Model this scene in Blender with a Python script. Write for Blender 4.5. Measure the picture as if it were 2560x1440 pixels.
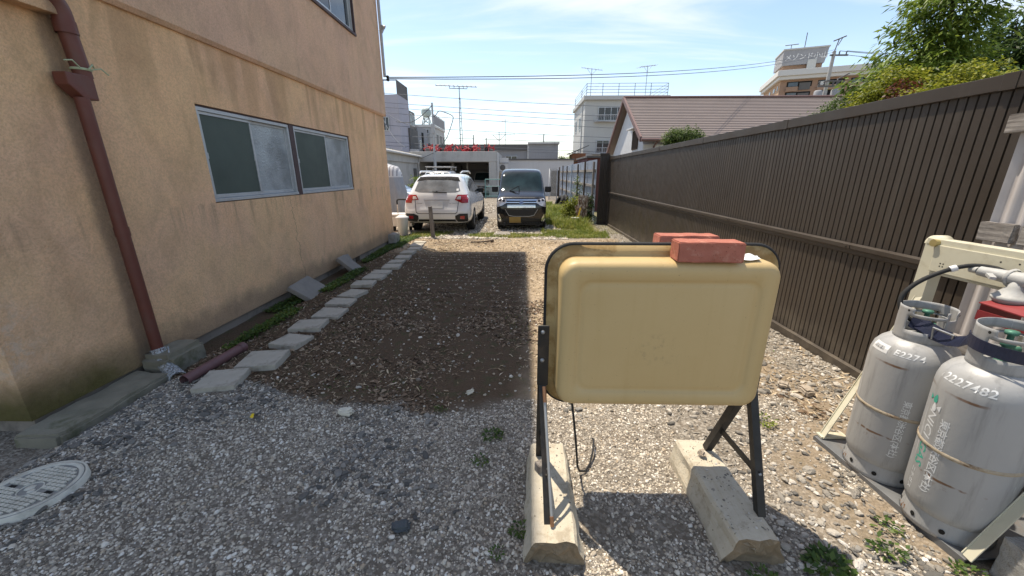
import bpy, bmesh, math, random
import numpy as np
from mathutils import Vector, Matrix, Euler
from mathutils.bvhtree import BVHTree

random.seed(7)
RNG = np.random.default_rng(11)
for o in list(bpy.data.objects):
    bpy.data.objects.remove(o)
scene = bpy.context.scene
COL = scene.collection
R = math.radians

# ------------------------------------------------------------------ camera
CAM_H = 1.6
cd = bpy.data.cameras.new('camera')
cam = bpy.data.objects.new('camera', cd)
COL.objects.link(cam)
cd.sensor_width = 36.0
cd.lens = 950.0 / 2560.0 * 36.0
cd.clip_start = 0.05
cd.clip_end = 2000
cam.location = (0, 0, CAM_H)
PSI, TH = R(1.385), R(16.81)
cam.rotation_euler = (R(90) - TH, 0, PSI)
scene.camera = cam

# ------------------------------------------------------------------ world, sun, exposure
SUN = Vector((-0.25, 0.32, 1.0)).normalized()
world = bpy.data.worlds.new('World')
scene.world = world
world.use_nodes = True
wn, wl = world.node_tree.nodes, world.node_tree.links
wn.clear()
w_out = wn.new('ShaderNodeOutputWorld')
w_bg = wn.new('ShaderNodeBackground')
w_sky = wn.new('ShaderNodeTexSky')
w_sky.sky_type = 'NISHITA'
w_sky.sun_disc = False
w_sky.sun_elevation = math.asin(SUN.z)
w_sky.sun_rotation = math.atan2(SUN.x, SUN.y)
w_sky.air_density = 1.0
w_sky.dust_density = 0.6
w_sky.ozone_density = 2.6
w_bg.inputs['Strength'].default_value = 0.135
w_tc = wn.new('ShaderNodeTexCoord')
w_sep = wn.new('ShaderNodeSeparateXYZ')
wl.new(w_tc.outputs['Generated'], w_sep.inputs[0])
# project the view direction on a cloud layer
w_add = wn.new('ShaderNodeMath'); w_add.operation = 'ADD'; w_add.inputs[1].default_value = 0.16
wl.new(w_sep.outputs['Z'], w_add.inputs[0])
w_dx = wn.new('ShaderNodeMath'); w_dx.operation = 'DIVIDE'
w_dy = wn.new('ShaderNodeMath'); w_dy.operation = 'DIVIDE'
wl.new(w_sep.outputs['X'], w_dx.inputs[0]); wl.new(w_add.outputs[0], w_dx.inputs[1])
wl.new(w_sep.outputs['Y'], w_dy.inputs[0]); wl.new(w_add.outputs[0], w_dy.inputs[1])
w_cmb = wn.new('ShaderNodeCombineXYZ')
wl.new(w_dx.outputs[0], w_cmb.inputs[0]); wl.new(w_dy.outputs[0], w_cmb.inputs[1])
w_map = wn.new('ShaderNodeMapping')
w_map.inputs['Rotation'].default_value = (0, 0, R(28))
w_map.inputs['Scale'].default_value = (0.38, 1.7, 1.0)
wl.new(w_cmb.outputs[0], w_map.inputs[0])
w_n1 = wn.new('ShaderNodeTexNoise')
w_n1.inputs['Scale'].default_value = 1.3; w_n1.inputs['Detail'].default_value = 9
w_n1.inputs['Roughness'].default_value = 0.55; w_n1.inputs['Distortion'].default_value = 0.5
wl.new(w_map.outputs[0], w_n1.inputs['Vector'])
w_r1 = wn.new('ShaderNodeMapRange'); w_r1.interpolation_type = 'SMOOTHSTEP'
w_r1.inputs['From Min'].default_value = 0.45; w_r1.inputs['From Max'].default_value = 0.70
w_r1.inputs['To Max'].default_value = 0.60
wl.new(w_n1.outputs['Fac'], w_r1.inputs['Value'])
# low cumulus bank close to the horizon
w_n2 = wn.new('ShaderNodeTexNoise')
w_n2.inputs['Scale'].default_value = 3.2; w_n2.inputs['Detail'].default_value = 7
w_m2 = wn.new('ShaderNodeMapping'); w_m2.inputs['Scale'].default_value = (1, 1, 2.6)
w_m2.inputs['Location'].default_value = (0.35, 0.1, 0.0)
wl.new(w_tc.outputs['Generated'], w_m2.inputs[0]); wl.new(w_m2.outputs[0], w_n2.inputs['Vector'])
w_hz = wn.new('ShaderNodeMapRange'); w_hz.interpolation_type = 'SMOOTHSTEP'
w_hz.inputs['From Min'].default_value = 0.30; w_hz.inputs['From Max'].default_value = 0.02
w_hz.inputs['To Min'].default_value = 0.0; w_hz.inputs['To Max'].default_value = 0.32
wl.new(w_sep.outputs['Z'], w_hz.inputs['Value'])
w_r2 = wn.new('ShaderNodeMapRange'); w_r2.interpolation_type = 'SMOOTHSTEP'
w_r2.inputs['From Min'].default_value = 0.36; w_r2.inputs['From Max'].default_value = 0.62
wl.new(w_n2.outputs['Fac'], w_r2.inputs['Value'])
w_mul = wn.new('ShaderNodeMath'); w_mul.operation = 'MULTIPLY'
wl.new(w_hz.outputs[0], w_mul.inputs[0]); wl.new(w_r2.outputs[0], w_mul.inputs[1])
w_mx = wn.new('ShaderNodeMath'); w_mx.operation = 'MAXIMUM'
wl.new(w_r1.outputs[0], w_mx.inputs[0]); wl.new(w_mul.outputs[0], w_mx.inputs[1])
w_mix = wn.new('ShaderNodeMix'); w_mix.data_type = 'RGBA'
w_mix.inputs[7].default_value = (5.2, 5.3, 5.5, 1)
wl.new(w_mx.outputs[0], w_mix.inputs[0])
wl.new(w_sky.outputs[0], w_mix.inputs[6])
wl.new(w_mix.outputs[2], w_bg.inputs['Color'])
wl.new(w_bg.outputs[0], w_out.inputs[0])

sd = bpy.data.lights.new('sun', 'SUN')
sd.energy = 3.4
sd.angle = R(0.53)
sd.color = (1.0, 0.955, 0.88)
sun = bpy.data.objects.new('sun', sd)
COL.objects.link(sun)
sun.location = (0, 0, 40)
sun.rotation_euler = SUN.to_track_quat('Z', 'Y').to_euler()

scene.view_settings.view_transform = 'Standard'
scene.view_settings.look = 'None'
scene.view_settings.exposure = 0.88
scene.view_settings.gamma = 1.0
scene.view_settings.use_curve_mapping = False
scene.view_settings.use_white_balance = True
scene.view_settings.white_balance_temperature = 7300
scene.view_settings.white_balance_tint = 10

# ------------------------------------------------------------------ helpers
WM = {}

def wm(o):
    return WM.get(o.name, Matrix.Identity(4))

def tag(o, label=None, cat=None, group=None, kind=None):
    if label: o['label'] = label
    if cat: o['category'] = cat
    if group: o['group'] = group
    if kind: o['kind'] = kind
    return o

def thing(name, label, cat, loc=(0, 0, 0), rotz=0.0, group=None, rot=None):
    o = bpy.data.objects.new(name, None)
    o.empty_display_size = 0.1
    COL.objects.link(o)
    o.location = loc
    o.rotation_euler = rot if rot else (0, 0, rotz)
    WM[o.name] = Matrix.Translation(Vector(loc)) @ Euler(o.rotation_euler).to_matrix().to_4x4()
    return tag(o, label, cat, group)

def copy_tree(o, parent=None):
    c = o.copy()
    COL.objects.link(c)
    if parent is not None:
        c.parent = parent
    for ch in o.children:
        copy_tree(ch, c)
    return c

class MB:
    """collects primitives; build() links them as ONE mesh object"""
    def __init__(s, M=None):
        s.v = []; s.f = []; s.sm = []; s.M = M
    def add(s, vs, fs, smooth=False):
        b = len(s.v)
        if s.M is not None:
            vs = [s.M @ Vector(p) for p in vs]
        s.v.extend([tuple(p) for p in vs])
        for f in fs:
            s.f.append(tuple(b + i for i in f)); s.sm.append(smooth)
        return s
    def box(s, x0, x1, y0, y1, z0, z1, T=None):
        vs = [Vector((x, y, z)) for z in (z0, z1) for y in (y0, y1) for x in (x0, x1)]
        if T is not None: vs = [T @ p for p in vs]
        return s.add(vs, [(0, 2, 3, 1), (4, 5, 7, 6), (0, 1, 5, 4), (2, 6, 7, 3), (0, 4, 6, 2), (1, 3, 7, 5)])
    def bar(s, p0, p1, w, t, side=(1, 0, 0)):
        """rectangular bar from p0 to p1, w along side, t across"""
        p0, p1 = Vector(p0), Vector(p1)
        d = (p1 - p0).normalized()
        a = Vector(side); a = (a - d * a.dot(d)).normalized()
        b = d.cross(a)
        a = a * (w / 2); b = b * (t / 2)
        vs = [p + i * a + j * b for p in (p0, p1) for j in (-1, 1) for i in (-1, 1)]
        return s.add(vs, [(0, 2, 3, 1), (4, 5, 7, 6), (0, 1, 5, 4), (2, 6, 7, 3), (0, 4, 6, 2), (1, 3, 7, 5)])
    def tube(s, pts, r, n=8, caps=True, smooth=True):
        pts = [Vector(p) for p in pts]
        m = len(pts)
        rr = r if isinstance(r, (list, tuple)) else [r] * m
        t0 = (pts[1] - pts[0]).normalized()
        a = Vector((0, 0, 1)) if abs(t0.z) < 0.9 else Vector((1, 0, 0))
        a = (a - t0 * a.dot(t0)).normalized()
        vs = []
        for i in range(m):
            t = (pts[min(i + 1, m - 1)] - pts[max(i - 1, 0)])
            t = t.normalized() if t.length > 1e-9 else t0
            a = (a - t * a.dot(t))
            a = a.normalized() if a.length > 1e-6 else Vector((1, 0, 0))
            b = t.cross(a)
            for k in range(n):
                an = 2 * math.pi * k / n
                vs.append(pts[i] + (a * math.cos(an) + b * math.sin(an)) * rr[i])
        fs = [(i * n + k, i * n + (k + 1) % n, (i + 1) * n + (k + 1) % n, (i + 1) * n + k)
              for i in range(m - 1) for k in range(n)]
        s.add(vs, fs, smooth)
        if caps:
            b = len(vs)
            s.add(vs[:n], [tuple(reversed(range(n)))]); s.add(vs[b - n:], [tuple(range(n))])
        return s
    def lathe(s, prof, n=24, c=(0, 0, 0), axis='Z', smooth=True, a0=0.0, a1=2 * math.pi):
        full = abs(a1 - a0 - 2 * math.pi) < 1e-6
        cols = n if full else n + 1
        vs = []
        for (r, z) in prof:
            for k in range(cols):
                an = a0 + (a1 - a0) * k / n
                p = Vector((r * math.cos(an), r * math.sin(an), z))
                if axis == 'X': p = Vector((p.z, p.x, p.y))
                if axis == 'Y': p = Vector((p.x, p.z, p.y))
                vs.append(p + Vector(c))
        fs = []
        for i in range(len(prof) - 1):
            for k in range(n):
                k2 = (k + 1) % cols
                fs.append((i * cols + k, i * cols + k2, (i + 1) * cols + k2, (i + 1) * cols + k))
        return s.add(vs, fs, smooth)
    def prism(s, poly, axis, d0, d1):
        """extrude 2-D polygon along axis between d0 and d1"""
        def P(a, b, d):
            return {'X': (d, a, b), 'Y': (a, d, b), 'Z': (a, b, d)}[axis]
        n = len(poly)
        vs = [P(a, b, d0) for a, b in poly] + [P(a, b, d1) for a, b in poly]
        fs = [tuple(reversed(range(n))), tuple(range(n, 2 * n))]
        fs += [(i, (i + 1) % n, n + (i + 1) % n, n + i) for i in range(n)]
        return s.add(vs, fs)
    def sphere(s, c, r, nu=12, nv=8, sc=(1, 1, 1)):
        prof = [(max(1e-4, r * math.sin(math.pi * i / nv)), -r * math.cos(math.pi * i / nv)) for i in range(nv + 1)]
        vs = []
        for (rr, z) in prof:
            for k in range(nu):
                an = 2 * math.pi * k / nu
                vs.append((c[0] + sc[0] * rr * math.cos(an), c[1] + sc[1] * rr * math.sin(an), c[2] + sc[2] * z))
        fs = [(i * nu + k, i * nu + (k + 1) % nu, (i + 1) * nu + (k + 1) % nu, (i + 1) * nu + k) for i in range(nv) for k in range(nu)]
        return s.add(vs, fs, True)
    def build(s, name, m, parent=None, local=False, bevel=0.0, seg=2, smooth=None, recalc=True, **kw):
        me = bpy.data.meshes.new(name)
        vs = s.v
        if parent is not None and not local:
            inv = wm(parent).inverted()
            vs = [tuple(inv @ Vector(p)) for p in vs]
        me.from_pydata(vs, [], s.f)
        me.polygons.foreach_set('use_smooth', s.sm if smooth is None else [smooth] * len(s.f))
        if recalc or bevel:
            bm = bmesh.new(); bm.from_mesh(me)
            if bevel:
                bmesh.ops.remove_doubles(bm, verts=bm.verts, dist=1e-5)
            bmesh.ops.recalc_face_normals(bm, faces=bm.faces)
            if bevel:
                es = [e for e in bm.edges if len(e.link_faces) == 2 and e.calc_face_angle(0) > R(35)]
                bmesh.ops.bevel(bm, geom=es, offset=bevel, segments=seg, affect='EDGES', profile=0.6, clamp_overlap=True)
            bm.to_mesh(me); bm.free()
        me.materials.append(m)
        o = bpy.data.objects.new(name, me)
        COL.objects.link(o)
        if parent is not None:
            o.parent = parent
            WM[o.name] = wm(parent).copy()
        tag(o, **kw)
        return o

def np_mesh(name, V, F, m, parent=None, smooth=False):
    """fast mesh from numpy vertex and face arrays (faces all of one size)"""
    me = bpy.data.meshes.new(name)
    V = np.asarray(V, dtype=np.float32)
    F = np.asarray(F, dtype=np.int32)
    if parent is not None:
        inv = np.array(wm(parent).inverted())
        V = V @ inv[:3, :3].T + inv[:3, 3]
    k = F.shape[1]
    me.vertices.add(len(V)); me.vertices.foreach_set('co', V.astype(np.float32).ravel())
    me.loops.add(F.size); me.loops.foreach_set('vertex_index', F.ravel())
    me.polygons.add(len(F)); me.polygons.foreach_set('loop_start', np.arange(0, F.size, k, dtype=np.int32))
    me.polygons.foreach_set('use_smooth', [smooth] * len(F))
    me.update(calc_edges=True)
    me.validate()
    me.materials.append(m)
    o = bpy.data.objects.new(name, me)
    COL.objects.link(o)
    if parent is not None:
        o.parent = parent; WM[o.name] = wm(parent).copy()
    return o

def text_part(name, body, size, m, M, parent, bend=None, shear=0.0, bold=0.0, space=1.0):
    """flat printed lettering as a mesh; M maps text x,y,z to the parent's space"""
    c = bpy.data.curves.new(name, 'FONT')
    c.body = body; c.size = size; c.align_x = 'LEFT'; c.resolution_u = 2
    c.shear = shear; c.offset = bold; c.space_character = space
    t = bpy.data.objects.new(name + '_curve', c)
    COL.objects.link(t)
    dg = bpy.context.evaluated_depsgraph_get()
    me = bpy.data.meshes.new_from_object(t.evaluated_get(dg))
    bpy.data.objects.remove(t); bpy.data.curves.remove(c)
    me.name = name
    if bend:
        bm = bmesh.new(); bm.from_mesh(me)
        bmesh.ops.subdivide_edges(bm, edges=[e for e in bm.edges if e.calc_length() > size * 0.35], cuts=2)
        bm.to_mesh(me); bm.free()
    for v in me.vertices:
        v.co = Vector(bend(v.co)) if bend else M @ v.co
    me.materials.clear(); me.materials.append(m)
    o = bpy.data.objects.new(name, me)
    COL.objects.link(o); o.parent = parent; WM[o.name] = wm(parent).copy()
    return o

# value noise in numpy
def vnoise(x, y, seed=0):
    r = np.random.default_rng(seed); T = r.random((256, 256))
    xi = np.floor(x).astype(int); yi = np.floor(y).astype(int)
    fx = x - xi; fy = y - yi
    fx = fx * fx * (3 - 2 * fx); fy = fy * fy * (3 - 2 * fy)
    a = T[xi % 256, yi % 256]; b = T[(xi + 1) % 256, yi % 256]
    c = T[xi % 256, (yi + 1) % 256]; d = T[(xi + 1) % 256, (yi + 1) % 256]
    return (a * (1 - fx) + b * fx) * (1 - fy) + (c * (1 - fx) + d * fx) * fy

def fbm(x, y, seed=0, o=4):
    s = 0; a = 0.5
    for i in range(o):
        s = s + a * vnoise(x * 2 ** i, y * 2 ** i, seed + i); a *= 0.5
    return s

def sstep(a, b, x):
    t = np.clip((x - a) / (b - a), 0, 1)
    return t * t * (3 - 2 * t)

# ------------------------------------------------------------------ materials
class NT:
    def __init__(s, name):
        s.m = bpy.data.materials.new(name); s.m.use_nodes = True
        s.t = s.m.node_tree; s.n = s.t.nodes; s.l = s.t.links
        s.b = s.n['Principled BSDF']; s.out = s.n['Material Output']
        s.tc = s.n.new('ShaderNodeTexCoord'); s.geo = s.n.new('ShaderNodeNewGeometry')
    def link(s, a, b): s.l.new(a, b); return s
    def setv(s, sock, v):
        if hasattr(v, 'is_linked') or hasattr(v, 'links'): s.l.new(v, sock)
        else: sock.default_value = v
    def mapping(s, src, scale=(1, 1, 1), loc=(0, 0, 0), rot=(0, 0, 0)):
        m = s.n.new('ShaderNodeMapping'); s.l.new(src, m.inputs[0])
        m.inputs['Scale'].default_value = scale; m.inputs['Location'].default_value = loc; m.inputs['Rotation'].default_value = rot
        return m.outputs[0]
    def noise(s, vec, scale=5, detail=5, rough=0.55, dist=0.0, out='Fac'):
        k = s.n.new('ShaderNodeTexNoise'); s.l.new(vec, k.inputs['Vector'])
        k.inputs['Scale'].default_value = scale; k.inputs['Detail'].default_value = detail
        k.inputs['Roughness'].default_value = rough; k.inputs['Distortion'].default_value = dist
        return k.outputs[out]
    def voronoi(s, vec, scale=5, feature='F1', out='Distance', rnd=1.0):
        k = s.n.new('ShaderNodeTexVoronoi'); k.feature = feature; s.l.new(vec, k.inputs['Vector'])
        k.inputs['Scale'].default_value = scale; k.inputs['Randomness'].default_value = rnd
        return k.outputs[out]
    def ramp(s, fac, stops, interp='LINEAR'):
        k = s.n.new('ShaderNodeValToRGB'); s.l.new(fac, k.inputs[0]); e = k.color_ramp.elements
        k.color_ramp.interpolation = interp
        while len(e) < len(stops): e.new(0.5)
        for i, (p, c) in enumerate(stops):
            e[i].position = p
            e[i].color = (c[0], c[1], c[2], 1) if not isinstance(c, (int, float)) else (c, c, c, 1)
        return k.outputs[0]
    def rng(s, v, a, b, c=0.0, d=1.0, smooth=True):
        k = s.n.new('ShaderNodeMapRange'); s.l.new(v, k.inputs['Value'])
        k.interpolation_type = 'SMOOTHSTEP' if smooth else 'LINEAR'
        k.inputs['From Min'].default_value = a; k.inputs['From Max'].default_value = b
        k.inputs['To Min'].default_value = c; k.inputs['To Max'].default_value = d
        return k.outputs[0]
    def math(s, op, a, b=None):
        k = s.n.new('ShaderNodeMath'); k.operation = op; s.setv(k.inputs[0], a)
        if b is not None: s.setv(k.inputs[1], b)
        return k.outputs[0]
    def mix(s, fac, a, b, blend='MIX'):
        k = s.n.new('ShaderNodeMix'); k.data_type = 'RGBA'; k.blend_type = blend
        s.setv(k.inputs[0], fac)
        for i, v in ((6, a), (7, b)):
            if isinstance(v, (tuple, list)): k.inputs[i].default_value = (v[0], v[1], v[2], 1)
            else: s.l.new(v, k.inputs[i])
        return k.outputs[2]
    def xyz(s, vec):
        k = s.n.new('ShaderNodeSeparateXYZ'); s.l.new(vec, k.inputs[0]); return k.outputs
    def attr(s, name):
        k = s.n.new('ShaderNodeAttribute'); k.attribute_name = name; return k.outputs['Fac']
    def bump(s, h, strength=0.3, dist=0.01):
        k = s.n.new('ShaderNodeBump'); s.l.new(h, k.inputs['Height'])
        k.inputs['Strength'].default_value = strength; k.inputs['Distance'].default_value = dist
        s.l.new(k.outputs[0], s.b.inputs['Normal']); return k
    def fin(s, col=None, rough=None, metal=None, spec=None, coat=None):
        if col is not None:
            if isinstance(col, (tuple, list)): s.b.inputs['Base Color'].default_value = (col[0], col[1], col[2], 1)
            else: s.l.new(col, s.b.inputs['Base Color'])
        if rough is not None: s.setv(s.b.inputs['Roughness'], rough)
        if metal is not None: s.setv(s.b.inputs['Metallic'], metal)
        if spec is not None: s.b.inputs['Specular IOR Level'].default_value = spec
        if coat is not None:
            s.b.inputs['Coat Weight'].default_value = coat; s.b.inputs['Coat Roughness'].default_value = 0.04
        return s.m

def pmat(name, col, rough=0.7, metal=0.0, var=0.25, scale=6.0, bump=0.0, bscale=80.0, dirt=None, dirt_amt=0.5,
         dscale=3.0, streak=0.0, spec=0.4, coat=None, bdist=0.004):
    """paint / metal / stone: colour with soft mottling, optional dirt patches, vertical streaks and relief"""
    t = NT(name); P = t.tc.outputs['Object']
    n1 = t.noise(P, scale, 6, 0.6)
    c = t.mix(n1, tuple(max(0, x * (1 - var)) for x in col), tuple(min(1, x * (1 + var)) for x in col))
    if streak:
        n3 = t.noise(t.mapping(P, (9, 9, 0.5)), 1.6, 6, 0.65)
        c = t.mix(t.rng(n3, 0.52, 0.75, 0, streak), c, tuple(x * 0.35 for x in col))
    if dirt:
        n2 = t.noise(P, dscale, 7, 0.65, 0.4)
        c = t.mix(t.rng(n2, 0.50, 0.70, 0, dirt_amt), c, dirt)
    r = t.rng(t.noise(P, scale * 2.3, 4), 0.3, 0.7, max(0.03, rough - 0.08), min(1, rough + 0.08))
    if bump:
        t.bump(t.noise(P, bscale, 5, 0.6), bump, bdist)
    return t.fin(c, r, metal, spec, coat)

def leafmat(name, stops, trans=0.45, rough=0.5):
    t = NT(name)
    rnd = t.geo.outputs['Random Per Island']
    n = t.noise(t.tc.outputs['Object'], 1.6, 3)
    f = t.math('ADD', t.math('MULTIPLY', rnd, 0.6), t.math('MULTIPLY', t.rng(n, 0.3, 0.7), 0.4))
    c = t.ramp(f, stops)
    t.fin(c, rough, 0, 0.35)
    tr = t.n.new('ShaderNodeBsdfTranslucent'); t.l.new(c, tr.inputs['Color'])
    ms = t.n.new('ShaderNodeMixShader'); ms.inputs[0].default_value = trans
    t.l.new(t.b.outputs[0], ms.inputs[1]); t.l.new(tr.outputs[0], ms.inputs[2]); t.l.new(ms.outputs[0], t.out.inputs[0])
    return t.m

def make_stucco(name, base, pink, yellow, lower=False):
    t = NT(name); P = t.geo.outputs['Position']; x, y, z = t.xyz(P)
    big = t.noise(P, 0.9, 5, 0.6, 0.3)
    c = t.mix(t.rng(big, 0.32, 0.68), pink, yellow)
    c = t.mix(0.45, c, base)
    st = t.noise(t.mapping(P, (1, 1.7, 0.42)), 1.3, 3, 0.5, 0.6)
    pat = t.noise(P, 0.75, 4, 0.6)
    c = t.mix(t.math('MULTIPLY', t.rng(st, 0.44, 0.80, 0, 0.42), t.rng(pat, 0.36, 0.62)), c, tuple(k * f for k, f in zip(base, (0.50, 0.46, 0.42))))
    st2 = t.noise(t.mapping(P, (1, 2.0, 0.8), (0, 3, 1)), 1.6, 4, 0.55, 0.9)
    c = t.mix(t.math('MULTIPLY', t.rng(st2, 0.52, 0.74, 0, 0.40), t.rng(pat, 0.66, 0.42)), c, tuple(k * f for k, f in zip(base, (0.48, 0.44, 0.42))))
    mot = t.noise(t.mapping(P, (1, 1, 0.7)), 2.6, 9, 0.72, 0.4)
    c = t.mix(t.rng(mot, 0.42, 0.70, 0, 0.50), c, tuple(k * f for k, f in zip(base, (0.56, 0.54, 0.55))))
    mo2 = t.noise(P, 1.5, 8, 0.7, 0.5)
    c = t.mix(t.rng(mo2, 0.55, 0.42, 0, 0.35), c, tuple(min(1, k * f) for k, f in zip(base, (1.08, 1.02, 0.98))))
    fine = t.noise(P, 70, 3, 0.7)
    c = t.mix(t.rng(fine, 0.38, 0.66, 0.0, 0.38), c, tuple(k * 0.52 for k in base))
    if lower:
        # drips under the drip edge of the storey above
        dg = t.noise(t.mapping(P, (1, 2.2, 0.30)), 1.5, 4, 0.5, 0.6)
        c = t.mix(t.math('MULTIPLY', t.rng(t.math('ADD', z, t.math('MULTIPLY', dg, 1.6)), 2.9, 3.75, 0, 0.42), t.rng(dg, 0.45, 0.62)), c, tuple(k * f for k, f in zip(base, (0.42, 0.38, 0.34))))
        ln = t.noise(P, 5, 6, 0.6)
        # grime rising from the foot of the wall
        ft = t.math('ADD', t.rng(z, 0.0, 0.55, 1, 0), t.math('MULTIPLY', t.math('SUBTRACT', ln, 0.5), 0.9))
        c = t.mix(t.rng(ft, 0.25, 0.95, 0, 0.55), c, (0.16, 0.13, 0.095))
        # algae at the near corner under the pipe
        al = t.math('MULTIPLY', t.rng(y, 3.1, 2.5), t.rng(t.math('ADD', z, t.math('MULTIPLY', ln, 0.35)), 0.56, 0.22))
        c = t.mix(t.math('MULTIPLY', al, 0.92), c, t.mix(t.noise(P, 18, 5), (0.045, 0.045, 0.010), (0.15, 0.13, 0.04)))
        # salt bloom on the near edge
        sb = t.math('MULTIPLY', t.rng(y, 2.42, 2.10), t.math('MULTIPLY', t.rng(z, 0.2, 0.45), t.rng(z, 1.0, 0.6)))
        c = t.mix(t.math('MULTIPLY', sb, t.rng(t.noise(P, 14, 6, 0.7), 0.42, 0.62, 0, 0.45)), c, (0.72, 0.62, 0.52))
        # damp grey edge beside the drainpipe
        dp = t.math('ABSOLUTE', t.math('SUBTRACT', t.math('ADD', y, t.math('MULTIPLY', ln, 0.08)), 2.96))
        c = t.mix(t.rng(dp, 0.10, 0.02, 0, 0.55), c, (0.10, 0.085, 0.075))
        # hairline crack below the window
        wob = t.math('MULTIPLY', t.math('SUBTRACT', t.noise(t.mapping(P, (1, 0, 3)), 3, 6, 0.7), 0.5), 0.35)
        ck = t.math('ABSOLUTE', t.math('SUBTRACT', t.math('ADD', y, wob), t.math('ADD', 5.46, t.math('MULTIPLY', z, -0.05))))
        ckm = t.math('MULTIPLY', t.rng(ck, 0.009, 0.003), t.rng(z, 1.31, 1.28))
        c = t.mix(t.math('MULTIPLY', ckm, 0.5), c, (0.05, 0.04, 0.035))
        # rusty drips below the window sill
        dr = t.math('MULTIPLY', t.math('MULTIPLY', t.rng(z, 0.85, 1.28), t.rng(z, 1.31, 1.285)), t.rng(t.noise(t.mapping(P, (1, 9, 0.4)), 1.2, 4), 0.5, 0.70))
        c = t.mix(t.math('MULTIPLY', dr, 0.4), c, (0.12, 0.09, 0.07))
    h = t.math('ADD', t.noise(P, 110, 4, 0.7), t.math('MULTIPLY', t.noise(P, 38, 3, 0.5), 0.8))
    t.bump(h, 1.0, 0.010)
    return t.fin(c, 0.92, 0, 0.2)

M = {}
M['stucco'] = make_stucco('stucco_ochre', (0.90, 0.58, 0.345), (0.91, 0.57, 0.39), (0.93, 0.62, 0.33), True)
M['stucco_up'] = make_stucco('stucco_rose', (0.78, 0.52, 0.36), (0.78, 0.51, 0.375), (0.80, 0.55, 0.35))
M['plinth'] = pmat('plinth_render', (0.26, 0.22, 0.18), 0.92, var=0.3, scale=4, bump=0.5, bscale=60, dirt=(0.08, 0.065, 0.05), dirt_amt=0.7)
M['concrete'] = pmat('concrete_grey', (0.33, 0.31, 0.28), 0.92, var=0.28, scale=7, bump=0.5, bscale=70, dirt=(0.12, 0.10, 0.08), dirt_amt=0.6, dscale=5)
M['mossy'] = pmat('concrete_mossy', (0.22, 0.20, 0.15), 0.95, var=0.35, scale=6, bump=0.7, bscale=45, dirt=(0.07, 0.075, 0.03), dirt_amt=0.85, dscale=4)
M['slab'] = pmat('slab_concrete', (0.42, 0.385, 0.32), 0.93, var=0.22, scale=9, bump=0.55, bscale=140, dirt=(0.15, 0.13, 0.10), dirt_amt=0.65, dscale=6)
M['slab_dark'] = pmat('slab_slate', (0.23, 0.21, 0.185), 0.9, var=0.3, scale=6, bump=0.4, bscale=60, dirt=(0.26, 0.24, 0.2), dirt_amt=0.5, dscale=6)
M['pipe'] = pmat('pipe_brown', (0.14, 0.045, 0.032), 0.5, var=0.25, scale=5, dirt=(0.13, 0.07, 0.055), dirt_amt=0.5, dscale=4)
M['pipe_pale'] = pmat('pipe_purple', (0.15, 0.075, 0.075), 0.6, var=0.2, scale=9, dirt=(0.22, 0.15, 0.13), dirt_amt=0.5)
M['alu'] = pmat('aluminium_frame', (0.50, 0.52, 0.53), 0.42, 0.35, var=0.12, scale=12, dirt=(0.26, 0.25, 0.24), dirt_amt=0.4)
M['mullion'] = pmat('mullion_brown', (0.075, 0.045, 0.045), 0.6)
M['net'] = pmat('insect_net', (0.075, 0.098, 0.085), 0.42, var=0.3, scale=2.5, spec=0.25)
M['cord'] = pmat('cord_green', (0.40, 0.46, 0.30), 0.8)
M['teal'] = pmat('gutter_teal', (0.06, 0.13, 0.12), 0.6)
M['dark'] = pmat('dark_void', (0.012, 0.011, 0.010), 0.9)
M['white_paint'] = pmat('white_paint', (0.62, 0.62, 0.60), 0.7, var=0.1, scale=3, dirt=(0.36, 0.35, 0.33), dirt_amt=0.4, streak=0.25)
M['steel'] = pmat('steel_grey', (0.32, 0.33, 0.34), 0.45, 0.6, var=0.2)
M['galv'] = pmat('galvanised_pole', (0.40, 0.41, 0.42), 0.55, 0.3, var=0.2)
M['black_iron'] = pmat('black_iron', (0.022, 0.020, 0.018), 0.48, 0.1, var=0.4, scale=14, dirt=(0.075, 0.055, 0.04), dirt_amt=0.5, dscale=9, bump=0.2, bscale=160)
M['rubber'] = pmat('rubber_black', (0.018, 0.018, 0.018), 0.75, var=0.3)
M['plast_black'] = pmat('plastic_black', (0.016, 0.016, 0.017), 0.5, var=0.2)
M['wood_grey'] = None

def wood(name, a, b, axis=1, rough=0.9):
    t = NT(name); P = t.tc.outputs['Object']
    sc = [14, 14, 14]; sc[axis] = 0.9
    n = t.noise(t.mapping(P, tuple(sc)), 3.0, 7, 0.65, 0.6)
    c = t.ramp(n, [(0.28, a), (0.5, tuple((i + j) / 2 for i, j in zip(a, b))), (0.68, b)])
    n2 = t.noise(P, 5, 4); c = t.mix(t.rng(n2, 0.5, 0.7, 0, 0.5), c, tuple(k * 0.5 for k in b))
    t.bump(n, 0.6, 0.008)
    return t.fin(c, rough, 0, 0.2)
M['wood_grey'] = wood('wood_weathered', (0.11, 0.095, 0.085), (0.40, 0.37, 0.34), 1)
M['wood_post'] = wood('wood_post', (0.10, 0.085, 0.075), (0.30, 0.27, 0.24), 2)
M['wood_dark'] = wood('wood_dark', (0.04, 0.03, 0.025), (0.13, 0.10, 0.08), 2)

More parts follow.
